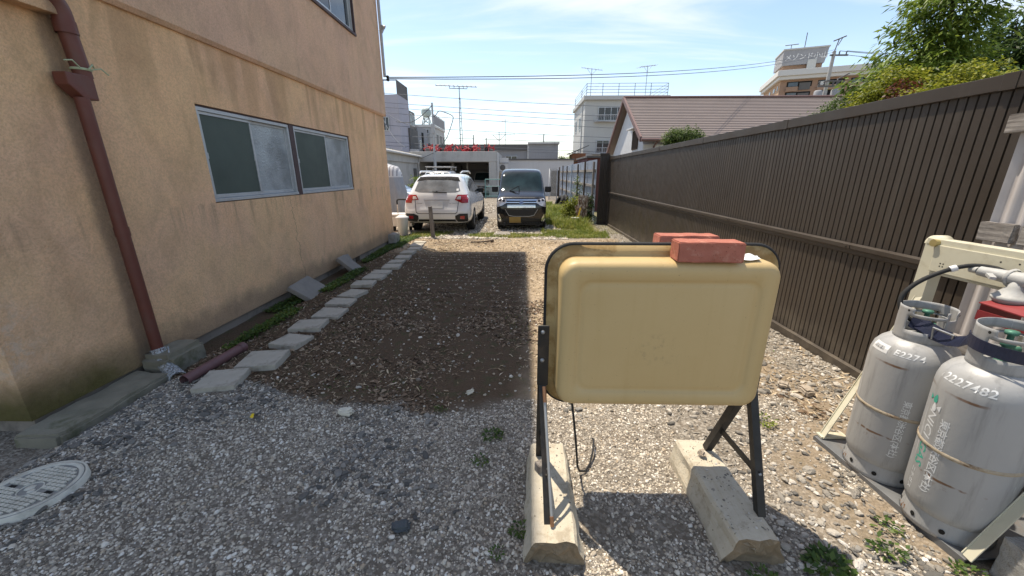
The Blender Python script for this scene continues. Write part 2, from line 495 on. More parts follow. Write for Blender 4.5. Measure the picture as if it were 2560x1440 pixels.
def glassy(name, col, rough=0.06, bump=0.0, bscale=12, spec=0.5):
    t = NT(name); P = t.tc.outputs['Object']
    n = t.noise(P, bscale, 4, 0.6, 1.2)
    if bump: t.bump(t.math('ADD', t.voronoi(P, bscale * 1.6, 'DISTANCE_TO_EDGE'), n), bump, 0.012)
    c = t.mix(t.rng(t.noise(P, 2.2, 5), 0.3, 0.7), tuple(k * 0.6 for k in col), tuple(k * 1.35 for k in col))
    return t.fin(c, rough, 0, spec)
M['frosted'] = glassy('glass_frosted', (0.30, 0.33, 0.34), 0.16, 0.45, 20, 0.9)
M['pane'] = glassy('glass_pane', (0.05, 0.065, 0.075), 0.05, 0.0, 5, 0.8)
M['pane_dark'] = glassy('glass_dark', (0.018, 0.022, 0.028), 0.06, 0.0, 5, 0.6)

# ------------------------------------------------------------------ ground
def gz(x, y):
    x = np.asarray(x, float); y = np.asarray(y, float)
    z = -0.085 * sstep(-2.72, -3.05, x) * sstep(10.2, 9.2, y)
    z = z + (fbm(x * 1.3 + 40, y * 1.3 + 40, 5) - 0.47) * 0.035
    near = sstep(15, 9, y) * sstep(8, 5, np.abs(x))
    z = z + (fbm(x * 6 + 90, y * 6 + 90, 9) - 0.47) * 0.022 * near
    # ruts across the damp soil
    rut = np.sin(y * 29 + 2.0 * fbm(x * 0.8 + 7, y * 0.4, 3) * 4)
    z = z + rut * 0.017 * sstep(3.3, 4.4, y) * sstep(8.8, 7.6, y) * sstep(-2.1, -1.5, x) * sstep(0.9, 0.2, x) * fbm(x * 1.5 + 3, y * 1.5, 17)
    return z * (np.abs(x) < 60) * (y < 60)

def gzf(x, y):
    return float(gz(np.array([x]), np.array([y]))[0])

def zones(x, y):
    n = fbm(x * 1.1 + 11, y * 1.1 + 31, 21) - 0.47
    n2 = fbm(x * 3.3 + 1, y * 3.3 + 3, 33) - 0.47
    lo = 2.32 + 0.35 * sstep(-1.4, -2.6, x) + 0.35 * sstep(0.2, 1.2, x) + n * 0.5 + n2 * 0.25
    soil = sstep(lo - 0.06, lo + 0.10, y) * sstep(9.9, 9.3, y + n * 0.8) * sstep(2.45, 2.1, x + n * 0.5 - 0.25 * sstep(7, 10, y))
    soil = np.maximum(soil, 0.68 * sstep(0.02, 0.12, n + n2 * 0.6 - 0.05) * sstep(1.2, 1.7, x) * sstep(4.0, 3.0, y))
    dry = sstep(-0.10, 0.28, x + n * 0.10 + n2 * 0.30) + sstep(7.4, 8.4, y + n * 0.9 + n2 * 0.4)  # damp soil tone also paints the house shadow: dark inside its edge, pale outside
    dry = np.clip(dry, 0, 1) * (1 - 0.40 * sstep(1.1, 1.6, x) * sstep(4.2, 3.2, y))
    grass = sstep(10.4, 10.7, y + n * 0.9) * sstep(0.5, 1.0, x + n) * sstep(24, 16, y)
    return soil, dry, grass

def axis(lo, hi, step, far):
    d = np.arange(lo, hi + 1e-6, step)
    a = [lo - step * 1.35 ** k * 1.35 for k in range(1, 60)]
    b = [hi + step * 1.35 ** k * 1.35 for k in range(1, 60)]
    out = [v for v in a if v > -far][::-1] + list(d) + [v for v in b if v < far]
    return np.array([-far] + out + [far])
gx = axis(-4.2, 3.6, 0.04, 700.0)
gy = axis(0.7, 11.0, 0.033, 700.0)
GX, GY = np.meshgrid(gx, gy)
GZ = gz(GX, GY)
gv = np.stack([GX.ravel(), GY.ravel(), GZ.ravel()], 1)
nx_, ny_ = len(gx), len(gy)
ii = (np.arange(ny_ - 1)[:, None] * nx_ + np.arange(nx_ - 1)[None, :]).ravel()
gf = np.stack([ii, ii + 1, ii + 1 + nx_, ii + nx_], 1)

t = NT('ground_soil_and_grit'); P = t.geo.outputs['Position']
soil_a, dry_sun_a, grass_a = t.attr('soil'), t.attr('dry'), t.attr('grass')
fine = t.noise(P, 60, 6, 0.7); mid = t.noise(P, 9, 6, 0.6)
vor = t.voronoi(P, 75, 'F1', 'Color')
grit = t.mix(fine, (0.12, 0.098, 0.075), (0.40, 0.34, 0.265))
grit = t.mix(0.5, grit, t.ramp(t.xyz(vor)[0], [(0.0, (0.05, 0.045, 0.04)), (0.5, (0.17, 0.155, 0.135)), (1.0, (0.50, 0.46, 0.40))]))
grit = t.mix(t.rng(mid, 0.45, 0.7, 0, 0.6), grit, (0.17, 0.135, 0.10))
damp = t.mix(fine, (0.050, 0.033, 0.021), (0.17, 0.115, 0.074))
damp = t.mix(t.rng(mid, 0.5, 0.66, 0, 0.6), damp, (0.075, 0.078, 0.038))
dry_sun_c = t.mix(fine, (0.27, 0.20, 0.13), (0.60, 0.48, 0.34))
dry_sun_c = t.mix(t.rng(mid, 0.42, 0.66, 0, 0.7), dry_sun_c, (0.30, 0.225, 0.145))
so = t.mix(dry_sun_a, damp, dry_sun_c)  # dark soil painted in the shaded part, pale in the sunlit part
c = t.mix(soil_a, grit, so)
c = t.mix(t.math('MULTIPLY', grass_a, t.rng(mid, 0.3, 0.6)), c, t.mix(fine, (0.06, 0.07, 0.02), (0.22, 0.19, 0.08)))
t.bump(t.math('ADD', fine, t.voronoi(P, 60)), 0.8, 0.012)
M['ground'] = t.fin(c, 0.95, 0, 0.15)
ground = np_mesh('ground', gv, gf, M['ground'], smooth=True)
tag(ground, 'gravel and bare soil of the back lot', 'ground', kind='structure')
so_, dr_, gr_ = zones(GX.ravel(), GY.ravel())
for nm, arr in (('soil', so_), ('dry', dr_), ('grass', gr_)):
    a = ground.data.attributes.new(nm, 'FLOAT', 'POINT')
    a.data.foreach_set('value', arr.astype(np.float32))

# ------------------------------------------------------------------ the ochre house on the left
XW = -3.25
house = thing('stucco_house', 'ochre and pink stained stucco house with brown drainpipe and sliding windows', 'house', (XW, 2.09, 0))

def holed_wall(mb, x, y0, y1, z0, z1, holes, depth):
    """wall face in the plane X = x (towards +x) with recessed openings"""
    ys = sorted({y0, y1} | {h[0] for h in holes} | {h[1] for h in holes})
    zs = sorted({z0, z1} | {h[2] for h in holes} | {h[3] for h in holes})
    for a in range(len(ys) - 1):
        for b in range(len(zs) - 1):
            cy, cz = (ys[a] + ys[a + 1]) / 2, (zs[b] + zs[b + 1]) / 2
            if any(h[0] < cy < h[1] and h[2] < cz < h[3] for h in holes): continue
            mb.add([(x, ys[a], zs[b]), (x, ys[a + 1], zs[b]), (x, ys[a + 1], zs[b + 1]), (x, ys[a], zs[b + 1])], [(0, 1, 2, 3)])
    for (a, b, c, d) in holes:
        xi = x - depth
        mb.add([(x, a, c), (x, b, c), (xi, b, c), (xi, a, c)], [(0, 1, 2, 3)])
        mb.add([(x, a, d), (xi, a, d), (xi, b, d), (x, b, d)], [(0, 1, 2, 3)])
        mb.add([(x, a, c), (xi, a, c), (xi, a, d), (x, a, d)], [(0, 1, 2, 3)])
        mb.add([(x, b, c), (x, b, d), (xi, b, d), (xi, b, c)], [(0, 1, 2, 3)])
        mb.add([(xi, a, c), (xi, b, c), (xi, b, d), (xi, a, d)], [(0, 1, 2, 3)])

YN, YF = 2.09, 9.61
ZB = 0.015
w = MB()
win_holes = [(4.06, 7.58, 1.295, 2.265)]
holed_wall(w, XW, YN, YF, ZB, 2.87, win_holes, 0.16)
xb = -9.0
w.add([(XW, YN, ZB), (XW, YN, 2.87), (xb, YN, 2.87), (xb, YN, ZB)], [(0, 1, 2, 3)])
w.add([(XW, YF, ZB), (xb, YF, ZB), (xb, YF, 2.87), (XW, YF, 2.87)], [(0, 1, 2, 3)])
w.add([(xb, YN, ZB), (xb, YN, 2.87), (xb, YF, 2.87), (xb, YF, ZB)], [(0, 1, 2, 3)])
w.add([(XW, YN, ZB), (xb, YN, ZB), (xb, YF, ZB), (XW, YF, ZB)], [(0, 1, 2, 3)])
w.build('wall', M['stucco'], house, recalc=False)
# upper storey, standing proud with a drip edge
XU = XW + 0.055
w = MB()
up_holes = [(6.52, 8.27, 4.13, 5.06)]
holed_wall(w, XU, YN, YF + 0.03, 2.905, 3.655, [], 0.1)
holed_wall(w, XU - 0.012, YN, YF + 0.03, 3.662, 8.03, up_holes, 0.14)  # unseen height above the window added to raise the eave for more sky light
w.add([(XU, YN, 3.655), (XU, YF + .03, 3.655), (XU - .012, YF + .03, 3.662), (XU - .012, YN, 3.662)], [(0, 1, 2, 3)])
w.add([(XU, YN, 2.905), (XU - 0.03, YN, 2.87), (XU - 0.03, YF + .03, 2.87), (XU, YF + .03, 2.905)], [(0, 1, 2, 3)])
w.add([(XU - 0.03, YN, 2.87), (xb, YN, 2.87), (xb, YF + .03, 2.87), (XU - 0.03, YF + .03, 2.87)], [(0, 1, 2, 3)])
w.add([(XU, YF + .03, 2.87), (XU, YF + .03, 8.03), (xb, YF + .03, 8.03), (xb, YF + .03, 2.87)], [(0, 1, 2, 3)])
w.add([(XU, YN, 2.87), (xb, YN, 2.87), (xb, YN, 8.03), (XU, YN, 8.03)], [(0, 1, 2, 3)])
w.build('upper_storey', M['stucco_up'], house, recalc=False)
# unseen roof above the frame, its deep eave sized to cast the yard shadow
rf = MB()
rf.box(-9.4, -2.02, -1.2, 10.50, 8.04, 8.16)
rf.prism([(-9.4, 8.165), (-2.02, 8.165), (-5.7, 9.7)], 'Y', -1.2, 10.50)
roof = rf.build('roof', M['wood_dark'], house)
gt = MB()
gt.tube([(-1.96, -1.2, 8.06), (-1.96, 10.50, 8.06)], 0.055, 10)
gt.build('gutter', M['pipe'], roof)
# plinth with vents
pl = MB()
xp = XW - 0.03
pl.box(xb, xp, YN + 0.03, 5.08, -0.25, ZB - 0.002)
pl.box(xb, xp - .14, 5.08, 5.32, -0.25, ZB - 0.002)
pl.box(xb, xp, 5.32, 7.30, -0.25, ZB - 0.002)
pl.box(xb, xp - .14, 7.30, 7.52, -0.25, ZB - 0.002)
pl.box(xb, xp, 7.52, YF - 0.02, -0.25, ZB - 0.002)
plinth = pl.build('plinth', M['plinth'], house)
for a, b in ((5.09, 5.31), (7.31, 7.51)):
    v = MB(); v.box(xp - .135, xp - .12, a, b, -0.16, 0.005)
    for k in range(1, 5):
        y = a + (b - a) * k / 5
        v.box(xp - .12, xp - .105, y - .006, y + .006, -0.16, 0.005)
    v.build('vent', M['dark'], plinth)

def sliding_window(y0, y1, ymid, z0, z1, x, mats, nm='window'):
    fr = MB(); d = 0.035
    fr.box(x - .05, x + .012, y0, y1, z1 - d, z1); fr.box(x - .05, x + .022, y0, y1, z0, z0 + d)
    fr.box(x - .05, x + .012, y0, y0 + d, z0 + d, z1 - d); fr.box(x - .05, x + .012, y1 - d, y1, z0 + d, z1 - d)
    f = fr.build(nm, M['alu'], house, bevel=0.003)
    for k, (a, b) in enumerate(((y0 + d, ymid + .015), (ymid - .02, y1 - d))):
        xo = x - 0.012 - 0.018 * k
        s = MB(); e = 0.028
        zz0, zz1 = z0 + d + .003, z1 - d - .003
        s.box(xo - .012, xo + .008, a, b, zz1 - e, zz1); s.box(xo - .012, xo + .008, a, b, zz0, zz0 + e + .01)
        s.box(xo - .012, xo + .008, a, a + e, zz0 + e, zz1 - e); s.box(xo - .012, xo + .008, b - e, b, zz0 + e, zz1 - e)
        s.build('sash', M['alu'], f, bevel=0.002)
        p = MB(); p.box(xo - .006, xo - .001, a + e, b - e, zz0 + e, zz1 - e)
        p.build('insect_screen' if mats[k] is M['net'] else 'pane', mats[k], f)
        h = MB(); h.box(xo + .008, xo + .022, (a + .004), (a + .022), (zz0 + zz1) / 2 - .03, (zz0 + zz1) / 2 + .03)
        h.build('latch', M['alu'], f, bevel=.003)
    return f
sliding_window(4.07, 5.66, 4.88, 1.305, 2.245, XW - .03, (M['net'], M['frosted']))
sliding_window(5.77, 7.55, 6.71, 1.305, 2.245, XW - .03, (M['net'], M['frosted']))
m_ = MB(); m_.box(XW - .09, XW - .012, 5.662, 5.768, 1.297, 2.263)
m_.box(XW - .09, XW - .02, 4.062, 7.578, 2.247, 2.263); m_.box(XW - .09, XW - .016, 7.552, 7.578, 1.297, 2.246)
m_.build('window_mullion', M['mullion'], house)
uf = sliding_window(6.54, 8.25, 7.42, 4.15, 5.04, XU - .04, (M['pane_dark'], M['pane']))
m_ = MB(); m_.box(XU - .06, XU + .02, 6.50, 8.29, 4.105, 4.149); m_.box(XU - .06, XU + .012, 8.252, 8.285, 4.15, 5.06)
m_.build('window_sill', M['mullion'], house, bevel=.004)

# low eave piece and gutter at the near end
e_ = MB(); e_.box(XW + .002, XW + .10, YN - .6, 2.93, 2.63, 2.725)
e_.build('eave_board', M['stucco'], house, bevel=.006)
e_ = MB(); e_.lathe([(0.055, 1.2), (0.055, 2.88)], 12, (XW + .10, 0, 2.795), 'Y', a0=0, a1=2 * math.pi)
e_.build('gutter_end', M['teal'], house)

# drainpipe
dp = MB()
px, py = XW + .075, 2.955
dp.tube([(px, py + .02, 2.60), (px, py + .045, 2.26)], 0.052, 14)
dp.tube([(px + .01, py - .02, 2.12), (px, py, 0.05)], 0.043, 14)
dp.lathe([(0.047, 0), (0.047, 0.07)], 14, (px + .004, py - .009, 1.12), 'Z')
pipe = dp.build('drainpipe', M['pipe'], house)
el = MB()
pts = [(px, py + .02, 2.56)]
for k in range(9):
    a = k / 8 * R(100)
    pts.append((px + .01 * k / 8, py + .02 - .13 * (1 - math.cos(a)), 2.64 + .13 * math.sin(a)))
pts.append((px + .03, py - .36, 2.80))
el.tube(pts, 0.056, 14)
el.lathe([(0.061, 0), (0.061, 0.08)], 14, (px, py + .02, 2.53), 'Z')
el.build('elbow', M['pipe'], pipe)
hp = MB()
hp.prism([(py + .065, 2.27), (py + .065, 2.11), (py - .03, 2.11), (py - .115, 2.19), (py - .115, 2.27)], 'X', px - .05, px + .05)
hp.build('hopper_box', M['pipe'], pipe, bevel=.008)
ct = MB()
ct.lathe([(0.055, 0), (0.060, .008), (0.055, .016)], 16, (px, py + .04, 2.305), 'Z')
ct.tube([(px + .06, py + .06, 2.315), (px + .09, py + .10, 2.33), (px + .085, py + .15, 2.30)], .005, 5)
ct.tube([(px + .06, py - .02, 2.315), (px + .085, py - .08, 2.345), (px + .07, py - .12, 2.335)], .005, 5)
ct.tube([(px + .068, py + .03, 2.31), (px + .085, py + .05, 2.345), (px + .07, py + .07, 2.33)], .006, 5)
ct.build('tie_cord', M['cord'], pipe)
# clear plastic sleeve tied over its foot
t = NT('clear_plastic'); P = t.tc.outputs['Object']
n = t.noise(t.mapping(P, (30, 30, 5)), 3, 4, 0.6)
t.bump(n, 0.8, 0.006)
t.fin((0.55, 0.58, 0.60), 0.18, 0, 0.8)
tb = t.n.new('ShaderNodeBsdfTransparent'); ms = t.n.new('ShaderNodeMixShader')
t.l.new(t.rng(n, 0.35, 0.65, 0.25, 0.8), ms.inputs[0])
t.l.new(tb.outputs[0], ms.inputs[1]); t.l.new(t.b.outputs[0], ms.inputs[2]); t.l.new(ms.outputs[0], t.out.inputs[0])
M['plastic'] = t.m
sl = MB()
sp = [(px, py, 0.13), (px + .02, py - .01, 0.06), (px + .10, py - .06, 0.0), (px + .22, py - .14, -.035), (px + .31, py - .19, -.045)]
prof = []
for i in range(33):
    u = i / 32 * 4; k = min(3, int(u)); f = u - k
    prof.append(Vector(sp[k]).lerp(Vector(sp[k + 1]), f))
sl.tube(prof, [0.054 + .012 * math.sin(i * 2.1) * .4 + .006 * (i / 32) for i in range(33)], 16, caps=False)
sl.tube([(px + .055, py - .02, .105), (px + .1, py + .0, .15), (px + .12, py - .03, .09)], .007, 5)
sl.tube([(px + .055, py - .02, .105), (px + .09, py - .06, .06), (px + .13, py - .06, .03)], .009, 5)
sl.build('plastic_sleeve', M['plastic'], pipe)
# thin downpipe on the far corner
fp = MB()
fp.tube([(XU + .03, YF + .09, 8.0), (XU + .03, YF + .09, 3.72)], .035, 8)
fp.tube([(XU + .03, YF + .09, 4.62), (XU + .09, YF + .09, 4.72), (XU + .12, YF + .09, 4.70)], .05, 8)
fp.build('corner_pipe', M['galv'], house)
ins = MB()
for dz in (0, .06):
    ins.lathe([(.012, 0), (.035, .02), (.035, .05), (.012, .07)], 8, (XU + .1, YF + .05, 3.66 + dz), 'Y')
ins.box(XU, XU + .12, YF + .04, YF + .06, 3.64, 3.66)
ins.build('cable_bracket', M['plast_black'], house)

# kerb strip, humped block and loose pipe at its foot
def rough_block(name, x0, x1, y0, y1, z0, z1, m, amp=0.012, cuts=5, rot=None, loc=None, parent=None, seed=1, bev=0.012, freq=9.0, **kw):
    """block with worn, slightly uneven faces"""
    bm = bmesh.new()
    bmesh.ops.create_cube(bm, size=1)
    for v in bm.verts:
        v.co = Vector(((v.co.x + .5) * (x1 - x0) + x0, (v.co.y + .5) * (y1 - y0) + y0, (v.co.z + .5) * (z1 - z0) + z0))
    bmesh.ops.bevel(bm, geom=list(bm.edges), offset=bev, segments=2, affect='EDGES')
    for it in range(cuts):
        L = max(x1 - x0, y1 - y0, z1 - z0) / 9
        es = [e for e in bm.edges if e.calc_length() > L]
        if not es: break
        bmesh.ops.subdivide_edges(bm, edges=es, cuts=1, use_grid_fill=True)
    rr = np.random.default_rng(seed); off = rr.random(3) * 50
    from mathutils import noise as mn
    for v in bm.verts:
        q = (v.co + Vector(off)) * freq
        v.co += Vector(mn.noise_vector(q)) * amp + Vector(mn.noise_vector(q * 2.7)) * amp * .5
    bmesh.ops.recalc_face_normals(bm, faces=bm.faces)
    me = bpy.data.meshes.new(name)
    Mx = Matrix.Identity(4)
    if rot is not None: Mx = rot.to_matrix().to_4x4()
    if loc is not None: Mx = Matrix.Translation(Vector(loc)) @ Mx
    if parent is None:
        bm.to_mesh(me)
    else:
        bmesh.ops.transform(bm, matrix=wm(parent).inverted() @ Mx, verts=bm.verts); bm.to_mesh(me)
    bm.free()
    me.materials.append(m)
    o = bpy.data.objects.new(name, me); COL.objects.link(o)
    if parent is None: o.matrix_world = Mx; WM[name] = Mx
    else: o.parent = parent; WM[o.name] = wm(parent).copy()
    return tag(o, **kw)

rough_block('concrete_kerb', XW + .0, -2.93, 1.96, 2.80, -.2, .0, M['mossy'], .012, seed=3, bev=.02,
            label='mossy low concrete strip along the near foot of the house wall', cat='kerb')
rough_block('concrete_block', XW - .01, -2.98, 2.84, 3.24, -.2, .105, M['mossy'], .010, seed=4, bev=.04,
            label='worn rounded concrete block standing against the wall behind the drainpipe', cat='concrete block')
rough_block('concrete_block', XW + .0, -3.08, 9.15, 9.55, -.2, .17, M['concrete'], .006, seed=14, bev=.015,
            label='small grey concrete block against the far corner of the stucco house', cat='concrete block')
lp = MB()
a_, b_ = Vector((-2.655, 2.60, .030)), Vector((-2.60, 3.20, .040))
d_ = (b_ - a_)
lp.tube([a_, a_ + d_ * .94], .042, 16, caps=False)
lp.tube([a_ + d_ * .999, a_ + d_ * .06], .037, 16, caps=False)
lp.tube([a_ + d_ * .91, a_ + d_], .047, 16, caps=False)
lp.build('loose_pipe', M['pipe_pale'], label='short loose brown plastic pipe lying on the soil beside the slabs', cat='pipe')

# stepping slabs
SL = [(-2.375, 2.63, .30, .30, 14), (-2.26, 2.965, .33, .31, 6), (-2.24, 3.36, .29, .29, -12), (-2.28, 3.755, .32, .30, 8),
      (-2.24, 4.145, .31, .32, 2), (-2.30, 4.56, .31, .27, 3), (-2.31, 4.93, .28, .33, -12), (-2.345, 5.40, .31, .28, 4),
      (-2.32, 5.77, .31, .28, 1), (-2.335, 6.10, .30, .28, 3), (-2.28, 6.48, .30, .30, 3), (-2.31, 6.845, .27, .30, 2),
      (-2.295, 7.22, .27, .34, 4), (-2.34, 7.70, .27, .36, 3), (-2.32, 8.13, .27, .33, 2), (-2.385, 8.55, .28, .34, 4), (-2.41, 8.92, .27, .28, 2)]
ordn = ['nearest', 'second', 'third', 'fourth', 'fifth', 'sixth', 'seventh', 'eighth', 'ninth', 'tenth', 'eleventh', 'twelfth',
        'thirteenth', 'fourteenth', 'fifteenth', 'sixteenth', 'farthest']
for i, (x, y, sx, sy, a) in enumerate(SL):
    sy *= .93
    rr = np.random.default_rng(100 + i)
    z = gzf(x, y)
    lab = {0: 'nearest stepping slab of the row, beside the loose brown pipe', 16: 'farthest stepping slab of the row, by the short wooden post'}.get(
        i, '%s grey concrete stepping slab of the row counted from the loose brown pipe' % ordn[i])
    rough_block('paving_slab', -sx / 2, sx / 2, -sy / 2, sy / 2, -.03, .036 + .010 * (i < 2), M['slab'], .0020, seed=50 + i, bev=.0035, freq=14,
                rot=Euler((R(rr.uniform(-2, 2)), R(rr.uniform(-2, 2)), R(a + rr.uniform(-3, 3)))), loc=(x, y, z + .004),
                label=lab, cat='paving slab', group='stepping slabs along the house wall')
rough_block('leaning_slab', -.30, .30, -.03, .03, 0, .34, M['slab_dark'], .004, seed=80, bev=.007,
            rot=Euler((R(-55), R(0), R(96))), loc=(-2.82, 5.02, gzf(-2.82, 5.02) - .03),
            label='broad chipped dark slab leaning against the house wall by the near vent', cat='slab')
rough_block('leaning_slab', -.17, .17, -.028, .028, 0, .40, M['slab_dark'], .004, seed=81, bev=.007,
            rot=Euler((R(-50), R(0), R(94))), loc=(-2.83, 6.40, gzf(-2.83, 6.4) - .03),
            label='narrow dark slab leaning against the house wall by the far vent', cat='slab')
rough_block('leaning_slab', -.20, .12, -.028, .028, 0, .34, M['slab_dark'], .004, seed=83, bev=.007,
            rot=Euler((R(-33), R(0), R(92))), loc=(-2.98, 6.60, gzf(-2.98, 6.6) - .03),
            label='dark slab half hidden behind the narrow leaning slab', cat='slab')

# manhole cover
mh = thing('manhole_cover', 'round pale grey plastic manhole cover with grid relief set in the gravel', 'manhole cover', (-2.545, 1.53, gzf(-2.545, 1.53) + .012))
M['cover_gap'] = pmat('cover_gap', (0.26, 0.255, 0.235), 0.8, var=0.3, scale=20)
M['cover'] = pmat('cover_grey', (0.58, 0.555, 0.47), 0.6, var=0.1, scale=20, dirt=(0.25, 0.23, 0.19), dirt_amt=0.6, dscale=9)
MR = .205
b = MB(); b.lathe([(0.001, .020), (MR - .03, .020), (MR - .026, .024), (MR - .012, .024), (MR - .012, -.03)], 48)
b.build('cover_plate', M['cover_gap'], mh, local=True)
b = MB(); b.lathe([(MR - .034, .0205), (MR - .030, .0265), (MR - .014, .0265), (MR - .012, .02)], 48); b.build('cover_border', M['cover'], mh, local=True)
b = MB(); b.lathe([(MR - .010, -.03), (MR - .010, .022), (MR - .006, .026), (MR + .002, .024), (MR + .006, -.03)], 48)
b.build('rim', M['cover'], mh, local=True)
g = MB(); A = Matrix.Rotation(R(-8), 4, 'Z')
for i in range(-6, 7):
    for j in range(-9, 10):
        x, y = i * .029, j * .0205
        if math.hypot(abs(x) + .012, abs(y) + .008) > MR - .034: continue
        if (x / .062) ** 2 + (y / .05) ** 2 < 1: continue
        if abs(y - .0) < .013 and .085 < abs(x) < .15: continue
        g.box(x - .0118, x + .0118, y - .0078, y + .0078, .0195, .0275, A)
g.build('grid_relief', M['cover'], mh, local=True)
g = MB()
g.lathe([(0.046, .0195), (0.046, .0245), (0.050, .0245), (0.050, .0195)], 32)
g.lathe([(0.001, .023), (.022, .023), (.022, .0195)], 6, (-.012, .008, 0)); g.lathe([(0.001, .023), (.016, .023), (.016, .0195)], 6, (.018, -.012, 0))
g.build('centre_emblem', M['cover'], mh, local=True)
for s_ in (-1, 1):
    g = MB(); g.box(.1175 * s_ - .021, .1175 * s_ + .021, -.008, .008, .020, .0212, A); g.build('lifting_slot', M['dark'], mh, local=True)

# ------------------------------------------------------------------ brown slatted metal fence on the right
XF = 2.76
M['fence'] = pmat('fence_brown', (0.050, 0.0395, 0.031), 0.42, 0.0, var=0.10, scale=3, dirt=(0.095, 0.083, 0.068), dirt_amt=0.35, dscale=2, spec=0.45)
t = NT('fence_brown_slats'); P = t.geo.outputs['Position']; x, y, z = t.xyz(P)
c = t.mix(t.noise(P, 2.5, 5), (.046, .036, .0285), (.055, .0435, .034))
du = t.noise(P, 5, 6, .65)
c = t.mix(t.math('MULTIPLY', t.rng(z, .42, .03), t.rng(du, .38, .66, .1, .55)), c, (.17, .14, .105))
c = t.mix(t.rng(t.noise(t.mapping(P, (1, 6, .5)), 1.5, 5, .6), .52, .72, 0, .30), c, (.095, .082, .068))
M['fence'] = t.fin(c, t.rng(t.noise(P, 4, 4), .3, .7, .36, .52), 0, .45)
M['fence_dark'] = pmat('fence_return_dark', (0.035, 0.027, 0.023), 0.5, var=0.2, scale=4)
fence = thing('slat_fence', 'long dark brown fence of narrow vertical metal slats along the right side', 'fence', (XF, 1.0, 0))
FY0, FY1, PIT = 0.62, 12.42, 0.0562
def fence_top(y): return 2.135 - 0.0052 * (y - 2.4)
def slat_mesh(nm, h):
    b = MB(); g = .0046; c = .0022
    b.prism([(-PIT / 2 + g, 0.0), (-PIT / 2 + g, -.010), (-PIT / 2 + g + c * .4, -.014), (PIT / 2 - g - c * .4, -.014), (PIT / 2 - g, -.010), (PIT / 2 - g, 0)], 'Z', 0, h)
    # local (x along fence, y outward): rotate so that outward is -X
    me = bpy.data.meshes.new(nm)
    me.from_pydata([(y, x, z) for x, y, z in b.v], [], b.f)
    bm = bmesh.new(); bm.from_mesh(me); bmesh.ops.recalc_face_normals(bm, faces=bm.faces); bm.to_mesh(me); bm.free()
    me.materials.append(M['fence']); return me
me_up, me_lo = slat_mesh('slat_upper', 1.075), slat_mesh('slat_lower', 0.915)
ns = int((FY1 - FY0) / PIT)
inv = wm(fence).inverted()
rest = MB()
for k in range(ns):
    y = FY0 + (k + .5) * PIT
    zt = fence_top(y)
    for me, z0 in ((me_up, zt - 1.09), (me_lo, 0.045)):
        # only the slats from Y = 1.6 on show; nearest 300 as parts
        if y < 1.55: continue
        if y < 1.55 + 149 * PIT:
            o = bpy.data.objects.new('slat', me); COL.objects.link(o); o.parent = fence
            o.location = inv @ Vector((XF, y, z0)); WM[o.name] = wm(fence)
        else:
            rest.add([(XF + p.co.x, y + p.co.y, z0 + p.co.z) for p in me.vertices], [tuple(p.vertices) for p in me.polygons])
rest.build('far_slats', M['fence'], fence, recalc=False, kind='stuff')
b = MB()
b.box(XF + .001, XF + .02, FY0, FY1, 0.04, 1.0); b.box(XF + .001, XF + .02, FY0, FY1, 1.0, 2.06)
b.build('backing_sheet', M['fence_dark'], fence)
# cap in lengths, with joint covers
ys = [FY0, 2.44, 4.33, 6.22, 8.11, 10.0, 11.2, FY1]
for i in range(len(ys) - 1):
    a, c = ys[i], ys[i + 1]
    b = MB()
    za, zc = fence_top(a), fence_top(c)
    b.add([(XF - .035, a, za - .085), (XF - .035, c - .003, zc - .085), (XF - .035, c - .003, zc), (XF - .035, a, za),
           (XF + .06, a, za - .085), (XF + .06, c - .003, zc - .085), (XF + .06, c - .003, zc), (XF + .06, a, za)],
          [(0, 1, 2, 3), (4, 7, 6, 5), (3, 2, 6, 7), (0, 4, 5, 1), (0, 3, 7, 4), (1, 5, 6, 2)])
    b.build('top_cap', M['fence'], fence, bevel=.004)
    if i:
        b = MB(); b.box(XF - .0385, XF + .063, a - .045, a + .03, za - .088, za + .003)
        b.build('joint_cover', M['fence'], fence, bevel=.002)
b = MB()
b.prism([(XF - .014, 1.045), (XF - .050, 1.035), (XF - .050, 1.005), (XF - .034, 0.995), (XF - .034, 0.965), (XF - .014, 0.955), (XF + .0, .955), (XF + .0, 1.045)], 'Y', FY0, FY1)
b.build('middle_rail', M['fence'], fence)
b = MB()
b.prism([(XF - .014, .075), (XF - .045, .068), (XF - .045, .0), (XF + .0, .0), (XF + .0, .075)], 'Y', FY0, FY1)
b.build('bottom_rail', M['fence'], fence)
for y in (3.2, 5.1, 7.0, 8.9, 10.8):
    b = MB(); b.box(XF - .0545, XF - .0505, y - .035, y + .035, 1.004, 1.034); b.tube([(XF - .062, y, 1.02), (XF - .05, y, 1.02)], .008, 6)
    b.build('rail_clip', M['fence'], fence)
# dark return at the far end, facing the camera
ret = thing('fence_return', 'dark brown slatted panel closing the far end of the brown fence', 'fence panel', (2.6, 12.5, 0))
for k in range(6):
    x = 2.44 + k * .052
    b = MB(); b.box(x + .002, x + .05, 12.50, 12.53, .0, 2.14); b.build('slat', M['fence_dark'], ret, bevel=.004)
b = MB(); b.box(2.43, 2.72, 12.47, 12.56, 2.142, 2.19); b.build('top_cap', M['fence_dark'], ret, bevel=.004)
b = MB(); b.box(2.735, 2.80, 12.47, 12.54, .0, 2.10); b.build('end_post', M['fence_dark'], ret, bevel=.006)

